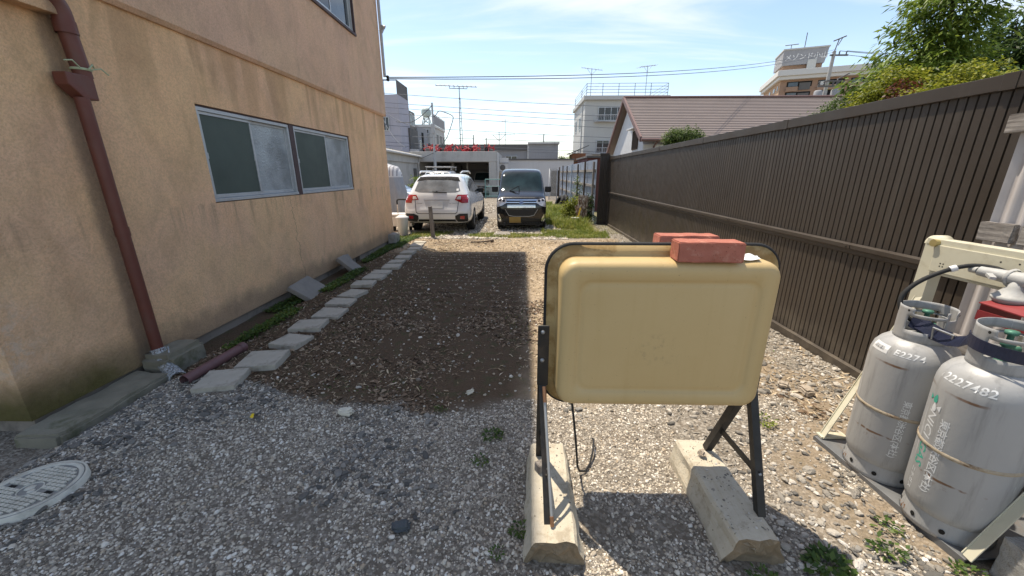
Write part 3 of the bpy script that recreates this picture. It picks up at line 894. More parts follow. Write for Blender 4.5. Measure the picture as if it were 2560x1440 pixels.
# ------------------------------------------------------------------ back of the signboard on iron legs
M['cream'] = None
t = NT('cream_plastic'); P = t.tc.outputs['Object']; P2 = t.geo.outputs['Position']; x, y, z = t.xyz(P2)
n1 = t.noise(P, 2.2, 6, 0.6)
c = t.mix(n1, (0.47, 0.33, 0.145), (0.55, 0.41, 0.21))
sk = t.noise(t.mapping(P, (12, 1, .7)), 1.6, 7, .65)
c = t.mix(t.rng(sk, .48, .78, 0, .32), c, (0.43, .30, .12))
# grime rectangle of a vanished sticker, speckled
rx = t.math('MULTIPLY', t.rng(t.math('ABSOLUTE', t.math('SUBTRACT', x, .60)), .13, .05), t.rng(t.math('ABSOLUTE', t.math('SUBTRACT', z, .86)), .10, .03))
gp = t.noise(P, 38, 6, .7)
c = t.mix(t.math('MULTIPLY', rx, t.rng(gp, .50, .70, 0, .3)), c, (.13, .115, .06))
# rust stains along the rim
rs = t.noise(P, 7, 6, .7)
c = t.mix(t.math('MULTIPLY', t.rng(y, 1.60, 1.635), t.rng(rs, .42, .62, 0.2, .85)), c, (.24, .13, .03))
sp = t.noise(P, 120, 3, .6)
c = t.mix(t.rng(sp, .66, .74, 0, .6), c, (.2, .15, .08))
t.bump(t.noise(P, 6, 3), .12, .02)
M['cream'] = t.fin(c, .48, 0, .4)

def rrect(x0, x1, z0, z1, r, n=7):
    out = []
    for cx, cz, a0 in ((x1 - r, z1 - r, 0), (x0 + r, z1 - r, 90), (x0 + r, z0 + r, 180), (x1 - r, z0 + r, 270)):
        for k in range(n + 1):
            a = R(a0 + 90 * k / n); out.append((cx + r * math.cos(a), cz + r * math.sin(a)))
    return out

sign = thing('signboard', 'back of a cream plastic signboard with black edge trim on black iron legs', 'sign', (.62, 1.6, 0))
SX0, SX1, SZ0, SZ1 = .165, 1.085, .565, 1.252
def tray(ysign, yb):
    """ysign -1: tray bulging towards -y from the seam at yb"""
    b = MB(); rings = []
    def ring(ins, y, r): rings.append([(px_, yb + ysign * y, pz_) for px_, pz_ in rrect(SX0 + ins, SX1 - ins, SZ0 + ins, SZ1 - ins, r)])
    ring(-.047, 0.004, .115); ring(-.047, .010, .115); ring(-.012, .013, .085); ring(-.004, .017, .078); ring(0, .025, .075)
    ring(.001, .085, .074); ring(.004, .104, .070); ring(.012, .119, .062); ring(.024, .127, .052); ring(.040, .130, .04)
    ring(.078, .1305, .05); ring(.082, .1255, .05); ring(.088, .1225, .05); ring(.096, .1215, .05); ring(.104, .1245, .045); ring(.112, .126, .04)
    n = len(rings[0])
    vs = [p for r_ in rings for p in r_]
    fs = [(i * n + k, i * n + (k + 1) % n, (i + 1) * n + (k + 1) % n, (i + 1) * n + k) for i in range(len(rings) - 1) for k in range(n)]
    fs.append(tuple(range((len(rings) - 1) * n, len(rings) * n)))
    b.add(vs, fs, True); return b
tray(-1, 1.66).build('back_shell', M['cream'], sign)
tray(1, 1.664).build('front_shell', pmat('white_acrylic', (.72, .72, .70), .25, var=.05), sign)
b = MB(); ol = rrect(SX0 - .049, SX1 + .049, SZ0 - .049, SZ1 + .049, .117, 9)
b.tube([(a, 1.660, c) for a, c in ol] + [(ol[0][0], 1.66, ol[0][1])], .0105, 8, caps=False)
b.build('edge_trim', M['rubber'], sign)

def angle_iron(b, p0, p1, w, t_, xdir):
    """L profile between two points: a flange facing -y and a flange along the depth"""
    p0, p1 = Vector(p0), Vector(p1)
    b.bar(p0, p1, w, t_, (1, 0, 0))
    d = (p1 - p0).normalized(); s_ = d.cross(Vector((1, 0, 0))).normalized()
    if s_.y < 0: s_ = -s_
    off = Vector((xdir * (w / 2 - t_ / 2), 0, 0)) + s_ * (w / 2)
    b.bar(p0 + off, p1 + off, t_, w * .9, (1, 0, 0))
# left and right leg frames
for side, fx, fy, rx_, ry, ax in ((-1, .125, 1.285, .105, 1.70, .105), (1, 1.075, 1.345, 1.035, 1.765, 1.09)):
    b = MB(); angle_iron(b, (fx, fy, .142), (ax, 1.60, .66), .034, .006, -side); b.build('front_leg', M['black_iron'], sign)
    b = MB(); angle_iron(b, (rx_, ry, .142), (ax - side * -.004, 1.612, .64), .036, .006, -side); b.build('rear_leg', M['black_iron'], sign)
    b = MB(); f1 = Vector((fx, fy, .142)).lerp(Vector((ax, 1.60, .66)), .30); r1 = Vector((rx_, ry, .142)).lerp(Vector((ax, 1.612, .64)), .34)
    b.bar(f1, r1, .005, .034, (1, 0, 0)); b.build('cross_bar', M['black_iron'], sign)
    b = MB(); b.box(ax - .026, ax + .026, 1.585, 1.597, .64, .945) if side < 0 else b.box(ax - .0, ax + .03, 1.60, 1.612, .58, .70)
    b.build('bracket', M['black_iron'], sign, bevel=.01)
    if side < 0:
        for zz in (.915, .775):
            k = MB(); k.lathe([(.0005, -.009), (.006, -.008), (.010, -.004), (.010, 0)], 12, (ax - .004, 1.585, zz), 'Y'); k.build('bolt', M['steel'], sign)
k = MB(); k.lathe([(.0005, -.008), (.006, -.007), (.009, -.003), (.009, 0)], 10, (1.083, 1.425, .30), 'Y'); k.build('bolt', M['steel'], sign)
k = MB(); k.lathe([(.0005, -.008), (.006, -.007), (.008, -.003), (.008, 0)], 10, (.128, 1.385, .345), 'Y'); k.build('bolt', M['steel'], sign)
b = MB(); b.tube([(.142, 1.272, .150), (.126, 1.40, .40), (.110, 1.545, .655)], .007, 8)
cdt = b.build('conduit', pmat('conduit_grey', (.36, .36, .35), .4, .3), sign)
b = MB(); b.tube([(.142, 1.268, .150), (.1395, 1.285, .185)], .0085, 8); b.build('copper_end', pmat('copper', (.30, .15, .08), .45, .6), cdt)
b = MB(); b.tube([(.114, 1.51, .60), (.110, 1.547, .66)], .0085, 8)
b.build('copper_end', bpy.data.materials['copper'], cdt)
b = MB()
b.tube([(.245, 1.57, .567), (.262, 1.58, .45), (.285, 1.61, .28), (.305, 1.655, .12), (.33, 1.72, .03), (.365, 1.735, .018), (.40, 1.79, .02), (.43, 1.87, .045), (.45, 1.96, .05), (.447, 1.985, .035)], .0055, 8)
b.build('power_cable', M['rubber'], sign)
# broken kerb stones
def kerb_stone(x0, x1, y0, y1, zt, seed, label, skew=0.0):
    rr = np.random.default_rng(seed)
    N = 22; ring = []
    from mathutils import noise as mn
    b = MB(); rows = []
    def prof(f, j):
        fl = .022 + .02 * f
        pts = [(x0 - fl, -.06), (x0 - fl * .8, .03), (x0 - .004, zt * .62), (x0 + .0, zt - .015), (x0 + .012, zt),
               ((x0 * 3 + x1) / 4, zt), ((x0 + x1) / 2, zt), ((x0 + 3 * x1) / 4, zt),
               (x1 - .012, zt), (x1, zt - .015), (x1 + .004, zt * .62), (x1 + fl * .8, .03), (x1 + fl, -.06)]
        return pts
    for j in range(N + 1):
        f = j / N; y = y0 + (y1 - y0) * f
        e = (1 - f) ** 6
        row = []
        for i, (px_, pz_) in enumerate(prof(1 - f, j)):
            q = Vector((px_ * 16 + seed, y * 16, pz_ * 16))
            nv = Vector(mn.noise_vector(q)) * .005 + Vector(mn.noise_vector(q * 2.3)) * .003
            if i in (1, 2, 10, 11): nv *= 1.9
            yy = y
            if j == 0: yy = y0 + .022 * mn.noise(Vector((px_ * 22, seed, pz_ * 22))) + (.012 if pz_ < .05 else -.006)
            row.append((px_ + nv.x + skew * (f - .5), yy + nv.y, pz_ + nv.z * .7))
        rows.append(row)
    n = len(rows[0])
    vs = [p for r_ in rows for p in r_]
    fs = [(j * n + i, j * n + i + 1, (j + 1) * n + i + 1, (j + 1) * n + i) for j in range(N) for i in range(n - 1)]
    b.add(vs, fs)
    # broken front face: a rough fan
    lev = []
    cx_, cz_ = (x0 + x1) / 2, zt * .45
    prev = list(range(n))
    base = [Vector(p) for p in rows[0]]
    vv = list(base); ff = []
    last = list(range(n))
    for s_ in (.82, .64, .46, .28, .1):
        cur = []
        for i, p in enumerate(base):
            q = Vector((cx_, y0 + .012, cz_)).lerp(p, s_)
            q.y += .020 * mn.noise(Vector((q.x * 30, seed * 3.1, q.z * 30))) + .008 * mn.noise(Vector((q.x * 80, seed, q.z * 80)))
            vv.append(q); cur.append(len(vv) - 1)
        for i in range(n): ff.append((last[i], cur[i], cur[(i + 1) % n], last[(i + 1) % n]))
        last = cur
    ff.append(tuple(last)); b.add(vv, ff)
    b.add(rows[-1], [tuple(range(n))])
    return b.build('kerb_stone', M['kerb'], bevel=0, label=label, cat='kerb stone', group='broken kerb stones under the signboard')
t = NT('kerb_concrete'); P = t.tc.outputs['Object']
n1 = t.noise(P, 14, 7, .65)
c = t.mix(n1, (.38, .335, .255), (.64, .58, .47))
gr = t.noise(t.mapping(P, (22, 1.6, 22)), 2.4, 6, .65)
c = t.mix(t.rng(gr, .50, .70, 0, .42), c, (.42, .34, .24))
v = t.voronoi(P, 46); n3 = t.noise(P, 60, 4)
c = t.mix(t.math('MULTIPLY', t.rng(v, .20, .08), t.rng(n3, .48, .56)), c, (.10, .085, .06))
c = t.mix(t.rng(t.noise(P, 7, 7, .75), .50, .66, 0, .65), c, (.26, .21, .145))
x, y, z = t.xyz(t.tc.outputs['Normal'])
c = t.mix(t.rng(y, -.35, -.8), c, t.mix(t.noise(P, 26, 6, .7), (.10, .075, .045), (.32, .25, .17)))
t.bump(t.math('ADD', t.noise(P, 90, 5, .7), t.math('MULTIPLY', n1, 1.5)), .6, .006)
M['kerb'] = t.fin(c, .93, 0, .2)
kerb_stone(.058, .250, 1.205, 1.80, .142, 5, 'pale broken kerb stone under the left leg frame of the signboard', .01)
kerb_stone(.895, 1.085, 1.235, 1.85, .142, 9, 'pale broken kerb stone under the right leg frame of the signboard', -.01)
rough_block('wooden_wedge', -.030, .030, -.022, .022, 0, .05, M['wood_post'], .002, seed=31, bev=.003, loc=(.112, 1.60, .140), rot=Euler((0, 0, R(30))),
            label='small wooden wedge on the left kerb stone between the iron legs', cat='wedge')
# bricks and the scrap of paper on top
t = NT('brick_red'); P = t.tc.outputs['Object']
c = t.mix(t.noise(P, 9, 7, .65), (.30, .092, .064), (.50, .20, .145))
c = t.mix(t.rng(t.noise(P, 22, 6, .7), .52, .7, 0, .7), c, (.52, .27, .20))
c = t.mix(t.rng(t.noise(P, 4, 4), .52, .66, 0, .5), c, (.20, .06, .035))
v = t.voronoi(P, 95); c = t.mix(t.math('MULTIPLY', t.rng(v, .22, .10), t.rng(t.noise(P, 30), .5, .6)), c, (.14, .04, .03))
t.bump(t.math('ADD', t.noise(P, 120, 5, .7), t.noise(P, 24, 5, .7)), .8, .004)
M['brick'] = t.fin(c, .9, 0, .2)
rough_block('brick', -.130, .130, -.05, .05, 0, .082, M['brick'], .0022, seed=41, bev=.004, freq=25, loc=(.768, 1.570, 1.2525), rot=Euler((0, 0, R(-3))),
            label='red brick in front on top of the cream signboard shell', cat='brick', group='bricks weighing down the signboard')
rough_block('brick', -.130, .130, -.05, .05, 0, .082, M['brick'], .0022, seed=42, bev=.004, freq=25, loc=(.745, 1.735, 1.2525), rot=Euler((0, 0, R(-1))),
            label='red brick behind the black trim on top of the signboard', cat='brick', group='bricks weighing down the signboard')
pv, pf = [], []
for j in range(9):
    for i in range(11):
        u, v_ = i / 10 - .5, j / 8 - .5
        zz = 1.256 + .016 * max(0, math.sin(u * 5 + 1.2)) * (.5 + v_) + .010 * abs(math.sin(v_ * 7 + u * 3)) * (abs(u) + .2)
        pv.append((.947 + u * .105 + v_ * .02, 1.585 + v_ * .06 + u * .01, zz))
for j in range(8):
    for i in range(10):
        a = j * 11 + i; pf.append((a, a + 1, a + 12, a + 11))
t = NT('paper'); P = t.tc.outputs['Object']
n = t.noise(t.mapping(P, (160, 420, 1)), 1, 3)
c = t.mix(t.math('MULTIPLY', t.rng(n, .58, .64), t.rng(t.noise(P, 40), .5, .55)), (.78, .78, .78), (.25, .27, .33))
M['paper'] = t.fin(c, .8, 0, .2)
b = MB(); b.add(pv, pf, True)
b.build('paper_scrap', M['paper'], recalc=False, label='crumpled white paper scrap beside the front brick on the signboard', cat='paper')

# ------------------------------------------------------------------ gas cylinders, rack and meter
t = NT('cylinder_grey'); P = t.tc.outputs['Object']; x, y, z = t.xyz(P)
c = t.mix(t.noise(P, 3, 5), (.31, .31, .305), (.385, .382, .375))
st = t.noise(t.mapping(P, (9, 9, 1.1)), 2.0, 6, .65)
c = t.mix(t.rng(st, .47, .70, 0, .65), c, (.20, .20, .195))
ru = t.noise(P, 26, 7, .72, .3); pt = t.noise(P, 4.5, 3)
low = t.rng(z, .30, .14)
rmask = t.math('MULTIPLY', t.rng(ru, .55, .60), t.math('MAXIMUM', t.rng(pt, .66, .70), t.math('MULTIPLY', low, t.rng(pt, .50, .57))))
wob = t.math('ADD', z, t.math('MULTIPLY', t.math('SUBTRACT', t.noise(P, 6, 4), .5), .03))
band = t.math('MULTIPLY', t.rng(t.math('ABSOLUTE', t.math('SUBTRACT', wob, .66)), .008, .003), t.rng(pt, .5, .6))
band2 = t.math('MULTIPLY', t.rng(t.math('ABSOLUTE', t.math('SUBTRACT', wob, .27)), .007, .003), t.rng(t.noise(P, 9, 3), .52, .6))
rmask = t.math('MAXIMUM', rmask, t.math('MULTIPLY', t.math('MAXIMUM', band, band2), .9))
c = t.mix(rmask, c, t.mix(ru, (.05, .025, .012), (.24, .10, .03)))
scr = t.noise(t.mapping(P, (26, 26, 2.5), rot=(.3, .2, 0)), 1.4, 3, .5, 1.2)
c = t.mix(t.rng(scr, .70, .73, 0, .55), c, (.62, .62, .61))
t.bump(t.noise(P, 35, 3), .08, .01)
M['cyl'] = t.fin(c, .40, .0, .45)
M['seam_rust'] = pmat('seam_rust', (.36, .30, .22), .8, var=.5, scale=25, dirt=(.14, .07, .03), dirt_amt=.9, dscale=18, bump=.4)
M['plate'] = pmat('base_plate', (.17, .175, .18), .55, .35, var=.3, scale=9, dirt=(.22, .15, .10), dirt_amt=.6, dscale=7)
M['navy'] = pmat('strap_navy', (.016, .020, .045), .42, var=.4, scale=30, bump=.3, bscale=250)
M['valve'] = pmat('valve_green', (.07, .20, .14), .5, .2, var=.2)
M['print_white'] = pmat('print_white', (.66, .67, .67), .6, var=.15, scale=40)
M['print_green'] = pmat('print_green', (.04, .36, .26), .6, var=.15, scale=40)
M['label'] = pmat('label_white', (.66, .66, .65), .5, var=.05)
M['ink'] = pmat('label_ink', (.10, .10, .10), .6)
CR = .198
BODY = [(.02, .045), (.10, .050), (.16, .066), (.186, .09), (CR - .002, .12), (CR, .15), (CR, .395), (CR, .66), (CR - .003, .69), (.186, .722), (.165, .75), (.135, .772), (.10, .786), (.04, .79)]
def body_r(z):
    for (r0, z0), (r1, z1) in zip(BODY, BODY[1:]):
        if z0 <= z <= z1: return r0 + (r1 - r0) * (z - z0) / max(1e-6, z1 - z0)
    return BODY[-1][0]
def gas_cylinder(label, loc, tilt, spin, lettered):
    c_ = thing('gas_cylinder', label, 'gas cylinder', loc, group='gas cylinders on the rack plate', rot=Euler((tilt[0], tilt[1], spin)))
    b = MB(); b.lathe(BODY, 48); b.build('body', M['cyl'], c_, local=True)
    b = MB(); b.lathe([(CR, .388), (CR + .004, .392), (CR + .004, .402), (CR, .406)], 48); b.build('weld_seam', M['seam_rust'], c_, local=True)
    b = MB(); b.lathe([(.176, .088), (.182, .060), (.186, .018), (.190, .0), (.180, .0), (.176, .03), (.17, .085)], 48)
    fr = b.build('foot_ring', M['cyl'], c_, local=True)
    for k in range(9):
        a = R(40 * k + 18); h = MB()
        h.lathe([(.0005, 0), (.0125, 0)], 12, (0, 0, 0), 'Z')
        T = Matrix.Rotation(a, 4, 'Z') @ Matrix.Translation((.1868, 0, .038)) @ Matrix.Rotation(R(90), 4, 'Y')
        h2 = MB(T); h2.v = []; h2.add(h.v, h.f); h2.build('drain_hole', M['dark'], fr, local=True, recalc=False)
    # collar: shell with two windows and a tall rolled back
    r = .118; vs = []; fs = []; NA, zs = 60, [.775, .792, .812, .832, .862, .892, .905, .918, .932, .944]
    for z_ in zs:
        for k in range(NA):
            a = 2 * math.pi * k / NA; vs.append((r * math.cos(a), r * math.sin(a), z_))
    for j in range(len(zs) - 1):
        for k in range(NA):
            a = 360 * (k + .5) / NA; zc = (zs[j] + zs[j + 1]) / 2
            win1 = (188 < a < 262) and .832 < zc < .905
            win2 = (20 < a < 110) and .832 < zc < .905
            gap = (268 < a < 292) and zc > .905
            dip = (188 < a < 262) and zc > .918 and not (188 < a < 200)
            if win1 or win2 or gap or dip: continue
            fs.append((j * NA + k, j * NA + (k + 1) % NA, (j + 1) * NA + (k + 1) % NA, (j + 1) * NA + k))
    me = bpy.data.meshes.new('collar'); me.from_pydata(vs, [], fs)
    bm = bmesh.new(); bm.from_mesh(me); bmesh.ops.delete(bm, geom=[v for v in bm.verts if not v.link_faces], context='VERTS')
    bmesh.ops.recalc_face_normals(bm, faces=bm.faces); bmesh.ops.solidify(bm, geom=bm.faces, thickness=.004)
    for f in bm.faces: f.smooth = True
    bm.to_mesh(me); bm.free(); me.materials.append(M['cyl'])
    co = bpy.data.objects.new('collar', me); COL.objects.link(co); co.parent = c_; WM[co.name] = wm(c_)
    for a in (186, 298, 110, 330):
        h = MB(); T = Matrix.Rotation(R(a), 4, 'Z') @ Matrix.Translation((.1226, 0, .930)) @ Matrix.Rotation(R(90), 4, 'Y')
        q = MB(); q.lathe([(.0005, 0), (.006, 0)], 10); h.M = T; h.add(q.v, q.f); h.build('collar_hole', M['dark'], co, local=True, recalc=False)
    b = MB(); b.lathe([(.03, .785), (.03, .80), (.018, .805), (.018, .86), (.026, .865), (.026, .88), (.012, .885), (.012, .91), (.024, .912), (.024, .925), (.001, .926)], 16)
    b.tube([(0, 0, .845), (.06, .0, .845)], .013, 10); b.build('valve', M['valve'], c_, local=True)
    b = MB(); b.lathe([(.085, .905), (.092, .91), (.085, .915)], 32, (0, 0, -.012)); b.build('inner_ring', M['cyl'], c_, local=True)
    def on(a0, zt, flip=1, rr=.0006):
        # text x runs down the side, text y runs round (anticlockwise from above)
        def f(p):
            z_ = zt - p.x; rad = body_r(z_) + rr; a = R(a0) + p.y / CR
            return (rad * math.cos(a), rad * math.sin(a), z_)
        return f
    def round_(a0, z0, slope=0.0, rr=.0015):
        def f(p):
            a = R(a0) + p.x / (CR * .95); z_ = z0 + p.y * .75 + slope * p.x; rad = body_r(z_) + rr
            return (rad * math.cos(a), rad * math.sin(a), z_)
        return f
    return c_, on, round_
g1, on1, rd1 = gas_cylinder('rust-spotted grey gas cylinder standing farther back on the rack plate', (2.012, 1.795, .034), (0, R(-1.2)), 0, False)
g1.scale = (.85, .85, 1.0)
g2, on2, rd2 = gas_cylinder('grey gas cylinder with printed lettering standing nearer on the rack plate', (2.012, 1.452, .034), (R(1.0), R(-4.0)), 0, True)
g2.scale = (.82, .82, 1.05)
text_part('lettering', 'NICI', .066, M['print_white'], None, g2, on2(158, .558), .22, .0005)
text_part('lettering', 'GAS', .066, M['print_green'], None, g2, on2(158, .405), .22, .0005)
text_part('lettering', 'ニチガス', .030, M['print_white'], None, g2, on2(158, .262), 0, .0004)
text_part('lettering', '東京都渋谷区(本社)', .044, M['print_white'], None, g2, on2(181, .545), 0, .0009, .92)
text_part('number', '2227482', .058, M['print_white'], None, g2, rd2(160, .706, -.02, .0007), .1, .0010, 1.05)
text_part('number', 'E2274', .05, M['print_white'], None, g1, rd1(196, .712, -.02, .0007), .1, .0010, 1.1)
text_part('lettering', '東京都渋谷区(本社)', .040, M['print_white'], None, g1, on1(228, .50), 0, .0004, .92)
def patch(nm, par, a0, poly, z0, m, rr=.0014):
    """small flat mark wrapped on the body: poly in (x round, y up) metres about angle a0"""
    bm = bmesh.new(); f = bm.faces.new([bm.verts.new((p[0], p[1], 0)) for p in poly])
    bmesh.ops.triangulate(bm, faces=bm.faces)
    for _ in range(2): bmesh.ops.subdivide_edges(bm, edges=list(bm.edges), cuts=1, use_grid_fill=True)
    for v_ in bm.verts:
        a = R(a0) + v_.co.x / CR; z_ = z0 + v_.co.y; rad = body_r(z_) + rr
        v_.co = Vector((rad * math.cos(a), rad * math.sin(a), z_))
    me = bpy.data.meshes.new(nm); bm.to_mesh(me); bm.free(); me.materials.append(m)
    o = bpy.data.objects.new(nm, me); COL.objects.link(o); o.parent = par; WM[o.name] = wm(par); return o
def drop(cx_, cy_, L, Wd, ang, n=14):
    out = []
    for k in range(n):
        a = 2 * math.pi * k / n; x_ = math.cos(a) * L / 2; y_ = math.sin(a) * Wd / 2 * (1 - .55 * math.cos(a))
        out.append((cx_ + x_ * math.cos(ang) - y_ * math.sin(ang), cy_ + x_ * math.sin(ang) + y_ * math.cos(ang)))
    return out
patch('emblem', g2, 162, drop(.003, .024, .040, .024, R(80)), .585, M['print_green'])
patch('emblem', g2, 162, [(-.016, .022), (-.036, .036), (-.034, .008)], .585, M['print_green'])
patch('emblem', g2, 162, drop(.006, -.014, .040, .024, R(95)), .585, M['print_white'])
patch('emblem', g2, 162, [(.020, -.010), (.044, .006), (.042, -.026)], .585, M['print_white'])
lb = patch('barcode_label', g1, 170, [(-.06, -.020), (.06, -.020), (.06, .020), (-.06, .020)], .722, M['label'])
for k, w_ in enumerate((4, 2, 3, 2, 4, 2, 2, 3, 5, 2, 3, 2)):
    x_ = -.035 + k * .0062
    patch('barcode_bar', lb, 170, [(x_, -.008), (x_ + w_ * .0007, -.008), (x_ + w_ * .0007, .010), (x_, .010)], .722, M['ink'], .0022)
# strap round both collars
strap = thing('strap', 'navy webbing strap with metal buckle tying the two gas cylinder collars together', 'strap', (2.03, 1.6, .85))
def ribbon(nm, pts, wdt, m, par, tw=None, thick=.003):
    b = MB(); pts = [Vector(p) for p in pts]
    for i in range(len(pts) - 1):
        pass
    n = len(pts); vs = []; fs = []
    for i, p in enumerate(pts):
        up = Vector((0, 0, 1)) if tw is None else Vector(tw[i]).normalized()
        tdir = (pts[min(i + 1, n - 1)] - pts[max(i - 1, 0)]).normalized()
        nn = tdir.cross(up).normalized() * thick / 2
        for s1, s2 in ((1, 1), (1, -1), (-1, -1), (-1, 1)):
            vs.append(p + up * wdt / 2 * s1 + nn * s2)
    for i in range(n - 1):
        for k in range(4):
            fs.append((i * 4 + k, i * 4 + (k + 1) % 4, i * 4 + 4 + (k + 1) % 4, i * 4 + 4 + k))
    fs += [(3, 2, 1, 0), tuple(range(4 * n - 4, 4 * n))]
    b.add(vs, fs, False)
    return b.build(nm, m, par)
def arc(cx_, cy_, r_, z_, a0, a1, n=16, dz=0):
    return [(cx_ + r_ * math.cos(R(a0 + (a1 - a0) * k / n)), cy_ + r_ * math.sin(R(a0 + (a1 - a0) * k / n)), z_ + dz * k / n) for k in range(n + 1)]
c2x, c2y = 2.012 - .064, 1.452 - .015
ribbon('band', arc(c2x, c2y, .103, .945, 120, 330, 22, -.03), .050, M['navy'], strap)
ribbon('band', [(1.93, 1.80, .90), (1.945, 1.755, .885), (1.95, 1.70, .872), (1.94, 1.62, .875), (1.92, 1.56, .90), (1.885, 1.51, .938)], .055, M['navy'], strap,
       [(.25, 0, 1), (.3, -.1, 1), (.35, -.2, 1), (.35, -.2, 1), (.2, -.1, 1), (0, 0, 1)])
ribbon('band', [(1.945, 1.79, .905), (1.94, 1.745, .900), (1.955, 1.70, .880), (1.965, 1.66, .875)], .06, M['navy'], strap, [(.5, 0, 1), (.6, -.1, 1), (.6, -.2, 1), (.5, -.2, 1)])
b = MB(); T = Matrix.Translation((1.942, 1.655, .878)) @ Euler((R(6), R(-20), R(10))).to_matrix().to_4x4()
for bx in ((-.006, .0, -.04, -.034, -.036, .036), (-.006, 0, .034, .04, -.036, .036), (-.006, 0, -.034, .034, -.036, -.029), (-.006, 0, -.034, .034, .029, .036)):
    b.box(*bx, T=T)
b.build('buckle', M['steel'], strap)

# rack
M['rack'] = pmat('rack_cream', (.56, .53, .41), .5, var=.1, scale=4, dirt=(.33, .28, .18), dirt_amt=.5, dscale=7)
rack = thing('gas_rack', 'cream steel rack with grey base plate holding the two gas cylinders', 'rack', (2.1, 1.65, 0))
Tp = Matrix.Translation((2.155, 1.675, 0)) @ Matrix.Rotation(R(3.9), 4, 'Z')
b = MB(); b.box(-.285, .33, -.40, .40, .022, .030, Tp); b.box(-.291, -.285, -.40, .40, -.02, .030, Tp)
b.build('base_plate', M['plate'], rack, bevel=.002)
for y_ in (2.13, 1.23):
    b = MB(); s_ = -1 if y_ > 1.5 else 1
    b.box(2.265, 2.27, y_ - .035, y_ + .035, .03, 1.235); b.box(2.27, 2.33, y_ - .035, y_ - .031, .03, 1.235); b.box(2.27, 2.33, y_ + .031, y_ + .035, .03, 1.235)
    b.build('post', M['rack'], rack)
b = MB(); b.lathe([(.0, 0), (.05, 0), (.05, .06), (.0, .06)], 12, (2.2665, 2.125, 1.225), 'X', a0=0, a1=math.pi / 1.0)
b.build('post_cap', M['rack'], rack)
b = MB()
b.box(2.255, 2.262, 1.02, 2.10, 1.085, 1.228); b.box(2.262, 2.33, 1.02, 2.16, 1.225, 1.258); b.box(2.262, 2.30, 1.02, 2.10, 1.07, 1.0845)
b.build('header_panel', M['rack'], rack, bevel=.003)
for yy, zz in ((2.05, 1.12), (2.035, 1.12), (2.05, 1.135), (2.035, 1.135), (1.80, 1.20), (1.73, 1.205)):
    h = MB(); h.lathe([(.0005, 0), (.004, 0)], 8, (2.2545, yy, zz), 'X'); h.build('bolt_hole', M['dark'], rack, recalc=False)
b = MB(); b.tube([(2.24, 2.105, 1.237), (2.262, 2.105, 1.237)], .02, 10); b.build('cap_screw', pmat('brass', (.45, .36, .16), .45, .5), rack)
for p0, p1 in (((1.872, 2.035, .032), (2.275, 2.115, .94)), ((1.905, 1.262, .032), (2.275, 1.262, .90))):
    b = MB(); b.bar(p0, p1, .042, .005, (.2, 1, 0)); p0, p1 = Vector(p0), Vector(p1)
    o_ = Vector((0, .021, 0)); b.bar(p0 + o_ + Vector((.012, 0, .0)), p1 + o_ + Vector((.012, 0, 0)), .004, .03, (0, 1, 0))
    b.build('brace', M['rack'], rack, bevel=.001)
b = MB(); b.box(1.86, 2.02, 2.02, 2.07, .031, .045); b.build('foot_tab', M['rack'], rack, bevel=.002)
# regulator on the header and the hose to the far cylinder
reg = thing('gas_regulator', 'pale grey cast gas regulator mounted on the cream rack header', 'regulator', (2.2, 1.70, 1.1))
M['reg'] = pmat('regulator_grey', (.40, .40, .385), .6, var=.2, scale=14, dirt=(.22, .21, .19), dirt_amt=.5, bump=.3)
b = MB()
b.lathe([(.001, -.055), (.03, -.053), (.052, -.044), (.060, -.03), (.066, -.025), (.066, -.012), (.058, -.008), (.045, .01), (.03, .03), (.026, .06), (.001, .062)], 24, (2.19, 1.66, 1.085), 'Z')
b.build('diaphragm_housing', M['reg'], reg)
b = MB(); b.tube([(2.16, 1.79, 1.160), (2.18, 1.72, 1.155), (2.20, 1.64, 1.150), (2.21, 1.55, 1.15)], [.022, .028, .034, .03], 14)
b.tube([(2.19, 1.66, 1.10), (2.19, 1.66, 1.15)], .026, 12); b.tube([(2.195, 1.67, 1.155), (2.25, 1.67, 1.165)], .022, 10)
b.lathe([(.036, -.008), (.042, 0), (.036, .008)], 16, (2.193, 1.69, 1.153), 'Y'); b.build('valve_body', M['reg'], reg)
b = MB(); b.lathe([(.016, 0), (.016, .03), (.012, .034), (.012, .002)], 12, (2.155, 1.79, 1.161), 'Y'); b.build('inlet_mouth', M['reg'], reg)
b = MB(); b.bar((2.14, 1.735, 1.158), (2.11, 1.69, 1.150), .012, .02, (0, 0, 1)); b.build('lever', M['reg'], reg)
hose = thing('gas_hose', 'black rubber gas hose arching from the far gas cylinder to the regulator', 'hose', (2.0, 1.8, .95))
hp_ = [(2.00, 1.80, .875), (1.955, 1.835, .90), (1.925, 1.86, .945), (1.932, 1.88, 1.00), (1.965, 1.88, 1.055), (2.01, 1.87, 1.10), (2.06, 1.85, 1.14), (2.11, 1.83, 1.168), (2.155, 1.81, 1.18), (2.20, 1.77, 1.178), (2.215, 1.73, 1.165)]
from mathutils import geometry as mg
def smooth_pts(pts, k=5):
    pts = [Vector(p) for p in pts]; out = []
    P_ = [pts[0]] + pts + [pts[-1]]
    for i in range(1, len(P_) - 2):
        p0, p1, p2, p3 = P_[i - 1:i + 3]
        for j in range(k):
            u = j / k
            out.append(.5 * ((2 * p1) + (-p0 + p2) * u + (2 * p0 - 5 * p1 + 4 * p2 - p3) * u * u + (-p0 + 3 * p1 - 3 * p2 + p3) * u ** 3))
    out.append(pts[-1]); return out
hs = smooth_pts(hp_)
b = MB(); b.tube(hs, .0105, 10); b.build('tube', M['rubber'], hose)
b = MB(); k = 32; b.tube([hs[k], hs[k + 2]], .0155, 10); b.build('clamp', M['label'], hose)
